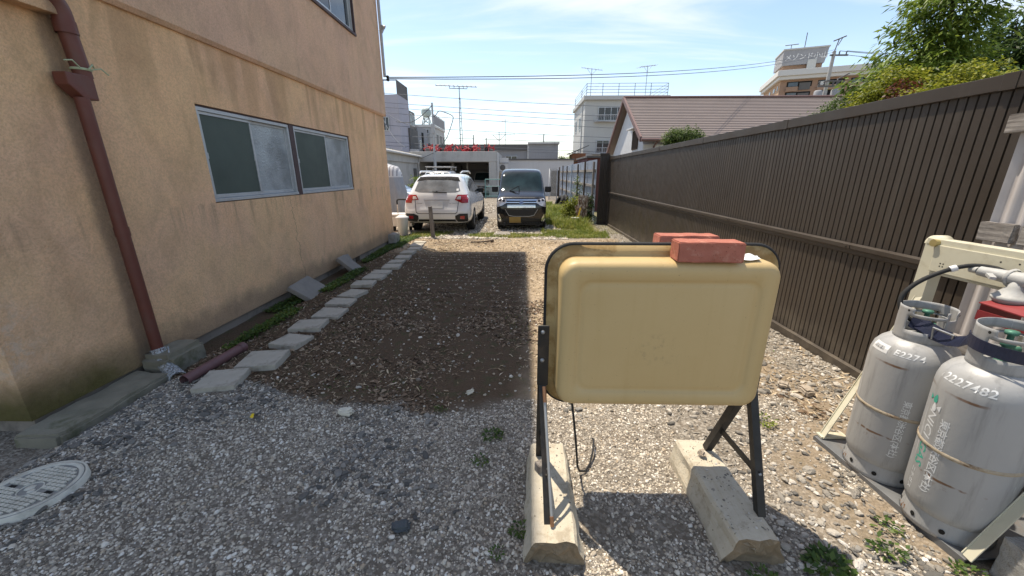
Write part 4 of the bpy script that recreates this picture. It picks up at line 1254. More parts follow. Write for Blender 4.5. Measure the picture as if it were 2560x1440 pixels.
# red hood over the round meter
M['red'] = pmat('red_sheet', (.24, .032, .034), .45, var=.18, scale=8, dirt=(.20, .05, .05), dirt_amt=.5)
hood = thing('meter_hood', 'faded red sheet metal hood over the gas meter beside the cylinders', 'hood', (2.2, 1.45, 1.0))
b = MB()
b.add([(2.10, 1.70, 1.035), (2.10, 1.05, 1.005), (2.27, 1.05, 1.075), (2.27, 1.66, 1.085), (2.10, 1.70, 1.03), (2.10, 1.05, 1.0), (2.27, 1.05, 1.07), (2.27, 1.66, 1.08)],
      [(0, 1, 2, 3), (7, 6, 5, 4), (0, 4, 5, 1), (3, 7, 4, 0), (1, 5, 6, 2), (2, 6, 7, 3)])
b.build('roof_sheet', M['red'], hood)
b = MB(); b.box(2.10, 2.105, 1.05, 1.695, .955, 1.0); b.add([(2.106, 1.695, 1.028), (2.106, 1.695, .955), (2.26, 1.658, .96), (2.26, 1.658, 1.075)], [(0, 1, 2, 3)])
b.build('skirt', M['red'], hood, recalc=False)
meter = thing('gas_meter', 'rounded cream gas meter under the red hood', 'gas meter', (2.2, 1.42, .85))
b = MB(); b.lathe([(.001, 0), (.085, 0), (.095, .012), (.095, .07), (.085, .08)], 28, (2.10, 1.40, .925), 'X'); b.build('dial_case', M['rack'], meter)
b = MB(); b.box(2.11, 2.22, 1.36, 1.54, .82, 1.0); b.build('case', M['rack'], meter, bevel=.02)
b = MB(); b.tube([(2.17, 1.47, .82), (2.17, 1.47, .60), (2.2, 1.47, .05)], .017, 10); b.build('riser_pipe', M['rack'], meter)
b = MB(); b.box(2.097, 2.0995, 1.37, 1.43, .92, .96); b.build('label_plate', M['label'], meter)

# corrugated sheet with boards
cs = thing('corrugated_screen', 'pale corrugated plastic sheet held by weathered boards beside the brown fence', 'screen', (2.6, 1.7, 0))
M['corr'] = pmat('corrugated_pale', (.50, .47, .46), .55, var=.08, scale=3, dirt=(.38, .34, .33), dirt_amt=.4)
vs = []; fs = []; n = 120; yA, yB = 2.175, .75
for z_ in (.1, 2.05):
    for k in range(n + 1):
        y = yA + (yB - yA) * k / n
        vs.append((2.60 + .011 * math.cos((yA - y) / .068 * 2 * math.pi + math.pi), y + .01 * (z_ > 1), z_))
fs = [(k, k + 1, n + 2 + k, n + 1 + k) for k in range(n)]
b = MB(); b.add(vs, fs, True); b.add([(p[0] + .002, p[1], p[2]) for p in vs], fs, True)
b.build('sheet', M['corr'], cs, recalc=False)
for ya, yb, za, zb_, xx in ((2.235, 1.95, 1.80, 1.895, 2.555), (1.945, .8, 1.80, 1.895, 2.552), (2.185, 2.03, 1.245, 1.345, 2.545), (2.005, .8, 1.245, 1.345, 2.548), (2.21, 1.5, .60, .69, 2.55)):
    rough_block('board', xx, xx + .035, yb, ya, za, zb_, M['wood_grey'], .0022, seed=int(ya * 100), bev=.004, parent=cs, freq=20)
b = MB(); b.box(2.625, 2.70, 1.96, 2.035, 0, 1.99); b.build('post', M['wood_dark'], cs, bevel=.004)
# split-face blocks bottom right
M['block'] = pmat('block_split', (.31, .30, .28), .95, var=.3, scale=30, bump=.9, bscale=90, bdist=.01)
rough_block('concrete_block', 1.972, 2.37, .98, 1.235, -.05, .19, M['block'], .006, seed=60, bev=.006, freq=30,
            label='rough grey split-face concrete block, lowest of the stack at the right edge', cat='concrete block')
rough_block('concrete_block', 2.035, 2.42, .98, 1.232, .195, .385, M['block'], .006, seed=61, bev=.006, freq=30,
            label='rough grey split-face concrete block on top of the lowest one', cat='concrete block')

# ------------------------------------------------------------------ blue-grey sheet fence further back
bf = thing('sheet_fence', 'blue-grey metal sheet fence with dark posts and wooden rails beyond the brown fence', 'fence', (2.33, 18, 0))
M['bluesheet'] = pmat('sheet_bluegrey', (.36, .41, .48), .6, var=.15, scale=1.5, dirt=(.17, .19, .21), dirt_amt=.5, streak=.3)
M['bluepost'] = pmat('post_bluegrey', (.33, .38, .44), .6)
PY = [12.75, 14.5, 16.3, 18.3, 20.2, 22.2, 24.2]
for i in range(6):
    a, c = PY[i], PY[i + 1]; zt = 2.02 - .01 * i
    vs = []; n = 36
    for z_ in (.08, zt):
        for k in range(n + 1):
            y = a + .005 + (c - a - .01) * k / n
            vs.append((2.40 + .015 * (1 if (k // 2) % 2 else -1), y, z_))
    b = MB(); b.add(vs, [(k, k + 1, n + 2 + k, n + 1 + k) for k in range(n)]); b.build('panel', M['bluesheet'], bf, recalc=False)
    for z_ in (.72, 1.2, 1.68):
        rough_block('rail', 2.33, 2.383, a + .06, c - .02, z_ - .04, z_ + .04, M['wood_grey'], .004, cuts=3, seed=i * 7 + int(z_ * 10), bev=.005, parent=bf)
for i, y in enumerate(PY):
    b = MB(); b.box(2.27, 2.325, y - .05, y + .05, -.1, 1.95 + .05 * (i % 2)); b.build('post', M['bluepost'] if i == 3 else M['wood_dark'] if i else M['wood_post'], bf, bevel=.006)

# ------------------------------------------------------------------ vehicles
M['car_white'] = pmat('car_white_pearl', (.66, .66, .65), .22, var=.03, scale=2, coat=.8)
M['car_black'] = pmat('car_black', (.008, .009, .010), .12, var=.1, scale=2, spec=.3, coat=.5)
M['car_silver'] = pmat('car_silver_blue', (.36, .42, .48), .25, .4, var=.04, scale=2, coat=.8)
M['black_matt'] = pmat('black_matt', (.010, .010, .010), .8, var=.1, spec=.15)
M['chrome'] = pmat('chrome', (.62, .63, .65), .12, .95, var=.05)
M['lamp_red'] = pmat('lamp_red', (.30, .008, .012), .12, var=.2, scale=30, coat=.8)
M['lamp_clear'] = pmat('lamp_clear', (.62, .60, .60), .12, .3, var=.25, scale=30, coat=.8)
M['plate_white'] = pmat('plate_white', (.52, .52, .50), .5, var=.04)
M['plate_yellow'] = pmat('plate_yellow', (.30, .20, .06), .5, var=.04)
M['blue_badge'] = pmat('badge_blue', (.02, .05, .22), .3)
M['badge'] = pmat('badge_grey', (.25, .25, .25), .3, .6)

def car_shell(st):
    vs = []; n = 0
    for (y, zb, xb, xm, zbelt, xbelt, xr, zr) in st:
        half = [(0, zb), (xb * .86, zb), (xb, zb + .07), (xm, (zb + zbelt) * .52), (xbelt, zbelt), (xr, zr - .06), (xr * .84, zr - .012), (0, zr)]
        ring = half + [(-x, z) for x, z in half[-2:0:-1]]
        n = len(ring); vs += [(x, y, z) for x, z in ring]
    fs = [(i * n + k, i * n + (k + 1) % n, (i + 1) * n + (k + 1) % n, (i + 1) * n + k) for i in range(len(st) - 1) for k in range(n)]
    fs += [tuple(reversed(range(n))), tuple(range((len(st) - 1) * n, len(st) * n))]
    me = bpy.data.meshes.new('shell'); me.from_pydata(vs, [], fs)
    o = bpy.data.objects.new('shell', me); COL.objects.link(o)
    bm = bmesh.new(); bm.from_mesh(me); bmesh.ops.recalc_face_normals(bm, faces=bm.faces); bm.to_mesh(me); bm.free()
    sb = o.modifiers.new('s', 'SUBSURF'); sb.levels = 2
    m2 = bpy.data.meshes.new_from_object(o.evaluated_get(bpy.context.evaluated_depsgraph_get()))
    bpy.data.objects.remove(o)
    for p in m2.polygons: p.use_smooth = True
    return m2

class Car:
    def __init__(s, name, label, cat, st, m, loc, rotz, group=None):
        s.root = thing(name, label, cat, loc, rotz, group)
        s.me = car_shell(st); s.me.name = 'body'
        s.me.materials.clear(); s.me.materials.append(m)
        s.body = bpy.data.objects.new('body', s.me); COL.objects.link(s.body); s.body.parent = s.root; WM[s.body.name] = wm(s.root)
        bm = bmesh.new(); bm.from_mesh(s.me); s.bvh = BVHTree.FromBMesh(bm); bm.free()
    def skin(s, nm, poly, m, d='front', off=.006, parent=None, res=.07, thick=.012):
        """panel that follows the body: poly in (x, z) for front/back, (y, z) for the sides"""
        bm = bmesh.new()
        f = bm.faces.new([bm.verts.new((a, b, 0)) for a, b in poly])
        bmesh.ops.triangulate(bm, faces=bm.faces)
        for _ in range(6):
            es = [e for e in bm.edges if e.calc_length() > res]
            if not es: break
            bmesh.ops.subdivide_edges(bm, edges=es, cuts=1)
            bmesh.ops.triangulate(bm, faces=[f for f in bm.faces if len(f.verts) > 3])
        for v in bm.verts:
            a, b = v.co.x, v.co.y
            if d == 'front': o_, dr = Vector((a, -6, b)), Vector((0, 1, 0))
            elif d == 'right': o_, dr = Vector((6, a, b)), Vector((-1, 0, 0))
            elif d == 'left': o_, dr = Vector((-6, a, b)), Vector((1, 0, 0))
            elif d == 'rear': o_, dr = Vector((a, 12, b)), Vector((0, -1, 0))
            h = s.bvh.ray_cast(o_, dr)
            if h[0] is None:
                h2 = s.bvh.find_nearest(o_ + dr * 6.4); q = h2[0]
            else: q = h[0]
            if h[0] is None or abs(q.x - (a if d in ('front', 'rear') else q.x)) > .12: q = s.bvh.find_nearest(Vector((a, .35, b)) if d == 'front' else o_)[0]
            v.co = q - dr * off
        bmesh.ops.recalc_face_normals(bm, faces=bm.faces)
        top = list(bm.faces); eb = [(e.verts[0], e.verts[1]) for e in bm.edges if len(e.link_faces) == 1]
        low = {v: bm.verts.new(v.co + dr * thick) for v in {v for e in eb for v in e}}
        for a_, b_ in eb: bm.faces.new((a_, b_, low[b_], low[a_]))
        bmesh.ops.recalc_face_normals(bm, faces=bm.faces)
        for f in bm.faces: f.smooth = False
        me = bpy.data.meshes.new(nm); bm.to_mesh(me); bm.free(); me.materials.append(m)
        o = bpy.data.objects.new(nm, me); COL.objects.link(o); p = parent or s.root; o.parent = p; WM[o.name] = wm(p)
        return o
    def part(s, nm, mb, m, parent=None, bevel=0.0):
        return mb.build(nm, m, parent or s.root, local=True, bevel=bevel)
    def wheel(s, x, y, r, w, rim=True):
        sg = 1 if x > 0 else -1
        b = MB(); b.lathe([(r * .62, -w / 2), (r * .9, -w / 2), (r * .985, -w * .36), (r, -w * .2), (r, w * .2), (r * .985, w * .36), (r * .9, w / 2), (r * .62, w / 2)], 28, (x, y, r), 'X')
        t_ = s.part('tyre', b, M['rubber'])
        b = MB(); b.lathe([(.001, sg * w * .30), (.05, sg * w * .34), (.06, sg * w * .22), (r * .55, sg * w * .30), (r * .63, sg * w * .44), (r * .63, -sg * w * .4)], 20, (x, y, r), 'X')
        for k in range(5):
            a = 2 * math.pi * k / 5
            p0 = Vector((x + sg * w * .36, y + .05 * math.cos(a), r + .05 * math.sin(a))); p1 = Vector((x + sg * w * .40, y + r * .6 * math.cos(a), r + r * .6 * math.sin(a)))
            b.bar(p0, p1, .05, .03, (1, 0, 0))
        s.part('rim', b, M['steel'], t_)
        b = MB(); b.lathe([(r * 1.02, 0), (r * 1.20, 0.0)], 20, (sg * (abs(x) + w / 2 - .012), y, r), 'X', a0=R(-15), a1=R(195))
        b.lathe([(.02, 0), (r * 1.03, 0.0)], 20, (sg * (abs(x) + w / 2 - .055), y, r), 'X', a0=0, a1=2 * math.pi)
        s.part('wheel_arch', b, M['plast_black'])

SUV = [(0.0, .44, .70, .77, .60, .74, .70, .655), (.05, .35, .83, .875, .66, .86, .80, .705), (.12, .31, .87, .905, .84, .87, .78, .92), (.16, .29, .885, .912, .95, .87, .74, 1.04),
       (.24, .27, .89, .918, 1.00, .87, .705, 1.15), (.42, .25, .90, .92, 1.03, .87, .655, 1.36), (.55, .25, .90, .92, 1.04, .87, .63, 1.50), (.70, .24, .90, .92, 1.04, .87, .625, 1.565),
       (1.2, .23, .90, .92, 1.03, .87, .63, 1.60), (2.3, .23, .90, .92, 1.0, .87, .635, 1.60), (2.9, .23, .90, .92, .98, .87, .62, 1.53), (3.55, .23, .90, .92, .97, .87, .67, 1.17),
       (3.8, .23, .90, .92, .95, .865, .74, 1.04), (4.4, .25, .88, .90, .85, .84, .72, .93), (4.72, .35, .80, .84, .68, .78, .68, .78), (4.8, .42, .70, .74, .58, .7, .6, .66)]
suv = Car('suv', 'white estate SUV parked with its tail towards the yard, left of the black van', 'car', SUV, M['car_white'], (-2.28, 10.32, 0), 0)
suv.skin('rear_window', [(-.62, 1.14), (-.50, 1.105), (0, 1.095), (.50, 1.105), (.62, 1.14), (.545, 1.40), (0, 1.43), (-.545, 1.40)], glassy('glass_rear', (.16, .17, .18), .08, 0, 3, .9))
suv.skin('shaded_glass', [(-.60, 1.385), (-.30, 1.425), (.30, 1.425), (.60, 1.385), (.53, 1.50), (.3, 1.515), (-.3, 1.515), (-.53, 1.50)], M['black_matt'], off=.012, thick=.03)  # black strip for the upper glass with the roof lip's shade in its colour
for sg in (-1, 1):
    lp_ = [(sg * .845, 1.05), (sg * .56, 1.045), (sg * .49, .915), (sg * .66, .905), (sg * .68, .83), (sg * .85, .84)]
    tl = suv.skin('tail_light', lp_, M['lamp_red'], off=.014)
    suv.skin('reverse_lamp', [(sg * .65, 1.005), (sg * .575, 1.005), (sg * .525, .93), (sg * .65, .925)], M['lamp_clear'], off=.020, parent=tl)
    suv.skin('bumper_corner', [(sg * .84, .56), (sg * .62, .555), (sg * .50, .50), (sg * .50, .42), (sg * .56, .33), (sg * .84, .34)], M['plast_black'], off=.014)
    suv.skin('reflector', [(sg * .75, .50), (sg * .64, .495), (sg * .63, .42), (sg * .75, .41)], M['lamp_red'], off=.024)
    b = MB(); b.tube([(sg * .57, .75, 1.60), (sg * .60, .95, 1.645), (sg * .605, 2.2, 1.655), (sg * .58, 2.75, 1.60)], .022, 8); suv.part('roof_rail', b, M['car_white'])
    sd_ = 'right' if sg > 0 else 'left'
    suv.skin('side_window', [(.72, 1.13), (1.28, 1.07), (1.28, 1.46), (1.0, 1.48), (.80, 1.40)], M['pane_dark'], sd_)
    suv.skin('side_window', [(1.34, 1.07), (2.22, 1.04), (2.22, 1.485), (1.34, 1.48)], M['pane_dark'], sd_)
    suv.skin('side_window', [(2.30, 1.04), (3.25, 1.02), (2.95, 1.30), (2.68, 1.46), (2.30, 1.485)], M['pane_dark'], sd_)
    suv.skin('side_cladding', [(.25, .26), (4.4, .26), (4.4, .36), (.25, .36)], M['plast_black'], sd_)
    b = MB(); b.box(sg * .80 if sg > 0 else -.98, .98 if sg > 0 else -.80, 2.98, 3.10, .98, 1.13); suv.part('mirror', b, M['plast_black'], bevel=.03)
    for wy in (.95, 3.72): suv.wheel(sg * .80, wy, .345, .225)
suv.skin('plate_recess', [(-.36, .93), (.36, .93), (.27, .68), (-.27, .68)], pmat('recess', (.50, .50, .49), .4, var=.03), off=.001)
suv.skin('number_plate', [(-.165, .87), (.165, .87), (.165, .70), (-.165, .70)], M['plate_white'], off=.016)
suv.skin('tailgate_seam', [(-.60, .90), (-.585, .90), (-.545, .60), (-.50, .565), (.50, .565), (.545, .60), (.585, .90), (.60, .90), (.56, .59), (.51, .55), (-.51, .55), (-.56, .59)], M['plast_black'], off=.003)
suv.skin('under_bumper', [(-.50, .40), (.50, .40), (.52, .34), (-.52, .34)], M['plast_black'], off=.012)
b = MB(); b.box(-.80, .80, .25, 4.6, .27, .34); suv.part('underbody', b, M['plast_black'])
b = MB(); b.bar((-.12, .185, 1.115), (.26, .20, 1.10), .03, .02, (0, 1, 0)); b.tube([(0.0, .20, 1.12), (0, .17, 1.12)], .022, 8); suv.part('rear_wiper', b, M['plast_black'])
suv.skin('sticker', [(.52, 1.20), (.58, 1.20), (.58, 1.145), (.52, 1.145)], M['label'], off=.012)
b = MB(); b.bar((-.34, .118, .905), (.34, .118, .905), .008, .012, (0, 0, 1)); suv.part('tailgate_trim', b, M['chrome'])
for x_, s_ in ((-.55, 'SUBARU'), (.335, 'OUTBACK')):
    text_part('badge', s_, .05, M['badge'], Matrix.Translation((x_, .086, .80)) @ Matrix.Rotation(R(90), 4, 'X'), suv.root)

KEI = [(0.0, .30, .58, .645, .60, .63, .57, .70), (.045, .22, .665, .70, .82, .685, .61, .885), (.10, .18, .69, .72, .91, .70, .635, .96), (.30, .17, .70, .735, .97, .705, .655, 1.04),
       (.50, .17, .70, .7375, .99, .705, .66, 1.10), (.78, .17, .70, .7375, 1.0, .705, .655, 1.35), (1.02, .17, .70, .7375, 1.0, .705, .64, 1.60), (1.22, .17, .70, .7375, 1.0, .705, .625, 1.715),
       (1.6, .17, .70, .7375, 1.0, .705, .625, 1.75), (3.1, .17, .70, .7375, 1.0, .705, .62, 1.745), (3.34, .2, .68, .72, 1.0, .69, .6, 1.62), (3.40, .3, .6, .66, .9, .62, .52, 1.2)]
def kei_van(label, loc, rotz, paint, fancy, rack_=False):
    v = Car('van', label, 'van', KEI, paint, loc, rotz)
    r_ = v.root
    ws = v.skin('windscreen', [(-.61, 1.10), (.61, 1.10), (.585, 1.40), (.555, 1.60), (.50, 1.63), (-.50, 1.63), (-.555, 1.60), (-.585, 1.40)], glassy('glass_front', (.016, .032, .036), .06, 0, 3, .22))
    for sg in (-1, 1):
        sd_ = 'right' if sg > 0 else 'left'
        v.skin('side_window', [(1.0, 1.06), (1.85, 1.04), (1.85, 1.58), (1.38, 1.58)], M['pane_dark'], sd_)
        v.skin('side_window', [(1.92, 1.04), (3.0, 1.04), (3.0, 1.56), (1.92, 1.58)], M['pane_dark'], sd_)
        b = MB(); b.box(.71 if sg > 0 else -.90, .90 if sg > 0 else -.71, .88, 1.0, 1.05, 1.22); v.part('mirror', b, M['plast_black'], bevel=.035)
        for wy in (.62, 2.95): v.wheel(sg * .635, wy, .28, .165)
        if fancy:
            hl = v.skin('headlight', [(sg * .695, .93), (sg * .43, .885), (sg * .42, .80), (sg * .55, .72), (sg * .69, .68)], M['lamp_clear'], off=.012)
            for q, (lx, lz) in enumerate(((.50, .845), (.60, .855))):
                b = MB(); b.lathe([(.001, -.02), (.030, -.016), (.042, 0), (.048, .012)], 16, (sg * lx, .045 + .02 * q, lz), 'Y'); v.part('bulb', b, M['pane_dark'], hl)
            v.skin('fog_lamp_housing', [(sg * .70, .50), (sg * .64, .48), (sg * .58, .36), (sg * .575, .27), (sg * .69, .26)], M['chrome'], off=.012)
            b = MB(); b.lathe([(.001, -.02), (.035, -.012), (.045, .0), (.045, .02)], 16, (sg * .632, .055, .335), 'Y'); v.part('fog_lamp', b, M['lamp_clear'])
        else:
            v.skin('headlight', [(sg * .68, .86), (sg * .45, .84), (sg * .42, .70), (sg * .66, .68)], M['lamp_clear'], off=.012)
    if fancy:
        v.skin('grille', [(-.44, .89), (.44, .89), (.40, .66), (-.40, .66)], M['plast_black'], off=.008)
        for z_, h_, wd in ((.865, .030, .44), (.80, .018, .44), (.725, .016, .40), (.675, .030, .40)):
            v.skin('chrome_bar', [(-wd, z_ + h_), (wd, z_ + h_), (wd, z_ - h_ * .4), (-wd, z_ - h_ * .4)], M['chrome'], off=.020)
        bd = v.skin('emblem', [(.065 * math.cos(a), .80 + .038 * math.sin(a)) for a in np.linspace(0, 2 * math.pi, 17)[:-1]], M['chrome'], off=.030)
        v.skin('emblem_field', [(.055 * math.cos(a), .80 + .030 * math.sin(a)) for a in np.linspace(0, 2 * math.pi, 17)[:-1]], M['blue_badge'], off=.036, parent=bd)
        for x_, z_, q in ((-.026, .806, .010), (.006, .812, .007), (.012, .795, .007), (.030, .806, .007), (.028, .79, .007), (-.004, .79, .006)):
            v.skin('emblem_star', [(x_ - q, z_), (x_, z_ - q), (x_ + q, z_), (x_, z_ + q)], M['chrome'], off=.042, parent=bd)
        v.skin('lower_intake', [(-.46, .60), (.46, .60), (.36, .44), (.22, .415), (-.22, .415), (-.36, .44)], M['plast_black'], off=.012)
        v.skin('intake_trim', [(-.47, .615), (-.455, .615), (-.355, .455), (-.22, .428), (.22, .428), (.355, .455), (.455, .615), (.47, .615), (.365, .442), (.225, .412), (-.225, .412), (-.365, .442)], M['steel'], off=.018)
        v.skin('lower_intake', [(-.52, .36), (.52, .36), (.54, .25), (-.54, .25)], M['plast_black'], off=.010)
        v.skin('number_plate', [(-.345, .405), (-.015, .405), (-.015, .235), (-.345, .235)], M['plate_yellow'], off=.030)
        v.skin('bumper_trim', [(-.55, .235), (.55, .235), (.55, .222), (-.55, .222)], M['chrome'], off=.014)
        v.skin('bonnet_edge', [(-.62, .945), (.62, .945), (.60, .93), (-.60, .93)], M['plast_black'], off=.004)
        b = MB(); b.bar((-.35, .47, 1.10), (-.08, .50, 1.24), .02, .02, (0, 1, 0)); b.bar((-.08, .5, 1.24), (-.06, .48, 1.09), .02, .02, (0, 1, 0)); v.part('wiper', b, M['plast_black'])
        v.skin('sticker', [(-.545, 1.56), (-.51, 1.56), (-.51, 1.52), (-.555, 1.52)], M['label'], off=.012)
    else:
        v.skin('number_plate', [(-.165, .50), (.165, .50), (.165, .34), (-.165, .34)], M['plate_yellow'], off=.02)
        v.skin('lower_intake', [(-.40, .66), (.40, .66), (.38, .56), (-.38, .56)], M['plast_black'], off=.010)
    if rack_:
        b = MB()
        for y_ in (1.5, 2.9): b.tube([(-.6, y_, 1.74), (-.6, y_, 1.88), (.6, y_, 1.88), (.6, y_, 1.74)], .02, 8)
        b.box(-.62, .62, 1.3, 3.1, 1.885, 1.92); v.part('roof_rack', b, M['car_white'])
    b = MB(); b.box(-.62, .62, .1, 3.3, .16, .24); v.part('underbody', b, M['plast_black'])
    return v
kei_van('black tall kei van facing the yard with chrome grille and yellow number plate', (0.0, 11.0, 0), 0, M['car_black'], True)
kei_van('white van with a roof rack parked behind the white SUV', (-4.05, 17.9, 0), 0, M['car_white'], False, True)
kei_van('small white van parked inside the concrete garage opening', (-2.95, 29.3, 0), 0, M['car_white'], False)
SED = [(0.0, .35, .60, .7, .55, .68, .6, .62), (.06, .25, .76, .82, .70, .80, .7, .78), (.9, .2, .82, .85, .85, .80, .68, .93), (1.15, .2, .82, .85, .88, .80, .64, .99), (1.75, .2, .82, .85, .90, .80, .56, 1.32),
       (2.1, .2, .82, .85, .91, .80, .55, 1.41), (3.0, .2, .82, .85, .92, .80, .55, 1.41), (3.5, .2, .82, .85, .94, .80, .56, 1.30), (3.9, .25, .80, .83, .92, .78, .6, 1.02), (4.1, .35, .66, .7, .7, .66, .5, .8)]
sed = Car('car', 'pale silver blue car half hidden behind the grey cover and the white SUV', 'car', SED, M['car_silver'], (-3.45, 16.0, 0), R(90))
for sd_ in ('left', 'right'):
    sed.skin('side_window', [(1.35, .96), (2.15, .95), (2.15, 1.33), (1.82, 1.28)], M['pane'], sd_)
    sed.skin('side_window', [(2.22, .95), (3.35, .97), (3.2, 1.27), (2.22, 1.34)], M['pane'], sd_)
    sg = 1 if sd_ == 'right' else -1
    b = MB(); b.box(.80 if sg > 0 else -.95, .95 if sg > 0 else -.80, 1.36, 1.46, .92, 1.05); sed.part('mirror', b, M['car_silver'], bevel=.03)
    for wy in (.8, 3.35): sed.wheel(sg * .745, wy, .30, .19)
sed.skin('windscreen', [(-.6, 1.0), (.6, 1.0), (.5, 1.33), (-.5, 1.33)], M['pane_dark'])

# ------------------------------------------------------------------ clutter at the far end of the yard
ps = rough_block('wooden_post', -.048, .048, -.04, .04, -.2, .80, M['wood_post'], .003, seed=90, bev=.006, loc=(-2.27, 9.72, 0), rot=Euler((R(1), R(-2.2), R(8))),
                 label='short weathered wooden post in front of the white SUV', cat='post')
tub = thing('lidded_tub', 'pale grey lidded plastic tub behind the far corner of the stucco house', 'tub', (-3.17, 10.15, 0))
b = MB(); b.lathe([(.001, 0), (.115, 0), (.15, .44), (.155, .455)], 24, (-3.17, 10.15, .0)); b.build('bucket', M['white_paint'], tub)
b = MB(); b.lathe([(.168, .45), (.172, .47), (.165, .49), (.12, .505), (.10, .525), (.001, .53)], 24, (-3.17, 10.15, 0)); b.build('lid', M['white_paint'], tub)
bx = thing('storage_box', 'low white plastic box standing behind the lidded tub', 'box', (-3.35, 10.9, 0))
b = MB(); b.box(-3.75, -3.08, 10.7, 11.15, .16, .44); b.build('case', M['white_paint'], bx, bevel=.02)
b = MB(); b.box(-3.77, -3.06, 10.68, 11.17, .445, .50); b.build('lid', M['white_paint'], bx, bevel=.015)
for x_ in (-3.65, -3.18):
    b = MB(); b.lathe([(.02, -.03), (.075, -.028), (.08, 0), (.075, .028), (.02, .03)], 14, (x_, 10.9, .08), 'X'); b.build('wheel', M['rubber'], bx)
hd = thing('trolley', 'hand trolley with a chromed U handle and black grip behind the tub', 'trolley', (-3.3, 10.55, 0))
b = MB(); b.tube([(-3.40, 10.55, .05), (-3.40, 10.55, .80)], .014, 8); b.tube([(-3.12, 10.55, .05), (-3.12, 10.55, .80)], .014, 8); b.build('frame', M['chrome'], hd)
b = MB(); b.tube(smooth_pts([(-3.40, 10.55, .78), (-3.40, 10.55, .87), (-3.36, 10.55, .91), (-3.16, 10.55, .91), (-3.12, 10.55, .87), (-3.12, 10.55, .78)]), .02, 8); b.build('grip', M['rubber'], hd)
b = MB(); b.box(-3.44, -3.08, 10.52, 10.75, .03, .05); b.build('toe_plate', M['steel'], hd)
# silver cover over something tall
t = NT('cover_silver'); P = t.tc.outputs['Object']; x, y, z = t.xyz(P)
n = t.noise(t.mapping(P, (7, 7, 1.2)), 2, 6, .6, .5)
c = t.mix(n, (.19, .205, .23), (.40, .42, .45)); c = t.mix(t.rng(z, 1.46, 1.50), c, (.60, .60, .60))
c = t.mix(t.math('MULTIPLY', t.rng(z, 1.50, 1.52), t.rng(t.math('SINE', t.math('MULTIPLY', x, 70)), .2, .5)), c, (.30, .30, .32))
t.bump(n, .7, .03); M['silver'] = t.fin(c, .5, .1, .4)
vs = []; N, K = 40, 12
for j in range(K + 1):
    f = j / K; z = 1.96 * f
    rr = (.92 - .36 * f ** 1.2) * (1 if f < .86 else math.sqrt(max(0.0, 1 - ((f - .86) / .14) ** 2)) + .02)
    for k in range(N):
        a = 2 * math.pi * k / N
        fold = 1 + .05 * math.sin(a * 9 + 2 * f) * (1 - f) + .03 * math.sin(a * 15)
        if .60 < f < .68: fold *= .985
        vs.append((-4.58 + rr * fold * math.cos(a) * .98, 12.9 + rr * fold * math.sin(a) * .8, z + .02 * math.sin(a * 5) * (j == 0)))
fs = [(j * N + k, j * N + (k + 1) % N, (j + 1) * N + (k + 1) % N, (j + 1) * N + k) for j in range(K) for k in range(N)] + [tuple(range(K * N, K * N + N))]
b = MB(); b.add(vs, fs, True)
b.build('draped_cover', M['silver'], label='tall silver grey cover draped over something behind the stucco house', cat='cover')
# leaning planks, tyres, pot, stick by the blue-grey fence
t = NT('bark_peeling'); P = t.tc.outputs['Object']
n = t.noise(t.mapping(P, (6, 6, 2.2)), 3, 7, .7, .8)
c = t.ramp(n, [(.36, (.09, .05, .035)), (.5, (.30, .20, .14)), (.6, (.62, .56, .48)), (.7, (.76, .72, .66))]); t.bump(n, .8, .03)
M['bark'] = t.fin(c, .9, 0, .2)
lg = thing('leaning_boards', 'peeling brown and white boards leaning on the blue-grey fence', 'boards', (2.02, 12.75, 0))
for i, (x_, y_, ax_, az_, w_, h_) in enumerate(((1.99, 12.62, -9, 3, .16, .92), (2.16, 12.72, -8, 6, .10, .86), (1.90, 12.75, -10, -3, .08, .60))):
    T = Matrix.Translation((x_, y_, .0)) @ Euler((R(ax_), R(az_), R(4))).to_matrix().to_4x4()
    q = rough_block('board', -w_, w_ * .9, -.03, .03, 0, h_, M['bark'], .012, cuts=4, seed=200 + i, bev=.008, rot=Euler((R(ax_), R(az_), R(4))), loc=(x_, y_, 0), parent=lg)
for i, (x_, y_, tl) in enumerate(((2.02, 18.6, 20), (1.78, 18.2, 26))):
    o = thing('tyre', ['black tyre leaning upright against the blue-grey fence', 'black tyre leaning in front of the other one in the weeds'][i], 'tyre', (x_, y_, .30), group='tyres by the sheet fence', rot=Euler((0, R(tl), R(20))))
    b = MB(); b.lathe([(.19, -.08), (.27, -.09), (.31, -.06), (.315, 0), (.31, .06), (.27, .09), (.19, .08), (.19, -.08)], 28, (0, 0, .02), 'X'); b.build('casing', M['rubber'], o, local=True)
pt_ = thing('pot', 'small pale grey pot lying in the weeds by the leaning boards', 'pot', (1.70, 12.35, 0))
b = MB(); b.lathe([(.001, .0), (.09, 0), (.12, .22), (.13, .23), (.11, .225), (.085, .03)], 18, (1.72, 12.35, .01)); b.build('bowl', M['white_paint'], pt_)
b = MB(); b.bar((1.80, 12.42, .12), (1.92, 12.60, .52), .05, .03, (1, 0, 0))
b.build('yellow_stick', pmat('yellow_paint', (.55, .36, .03), .5), label='yellow painted stick leaning against the peeling boards', cat='stick')
rough_block('orange_brick', 1.86, 1.98, 12.36, 12.5, .0, .13, pmat('orange_clay', (.42, .12, .06), .8), .004, seed=77, bev=.006, label='orange clay block at the foot of the peeling boards', cat='clay block')
rough_block('stone', 2.05, 2.22, 12.30, 12.45, -.02, .10, M['concrete'], .02, seed=78, bev=.03, label='grey stone at the foot of the weathered end post', cat='stone')
rough_block('flat_stone', -.72, -.32, 10.2, 10.75, -.04, .025, M['slab_dark'], .004, seed=79, bev=.01, label='flat grey stone slab in the grass between the two cars', cat='slab')
b = MB()
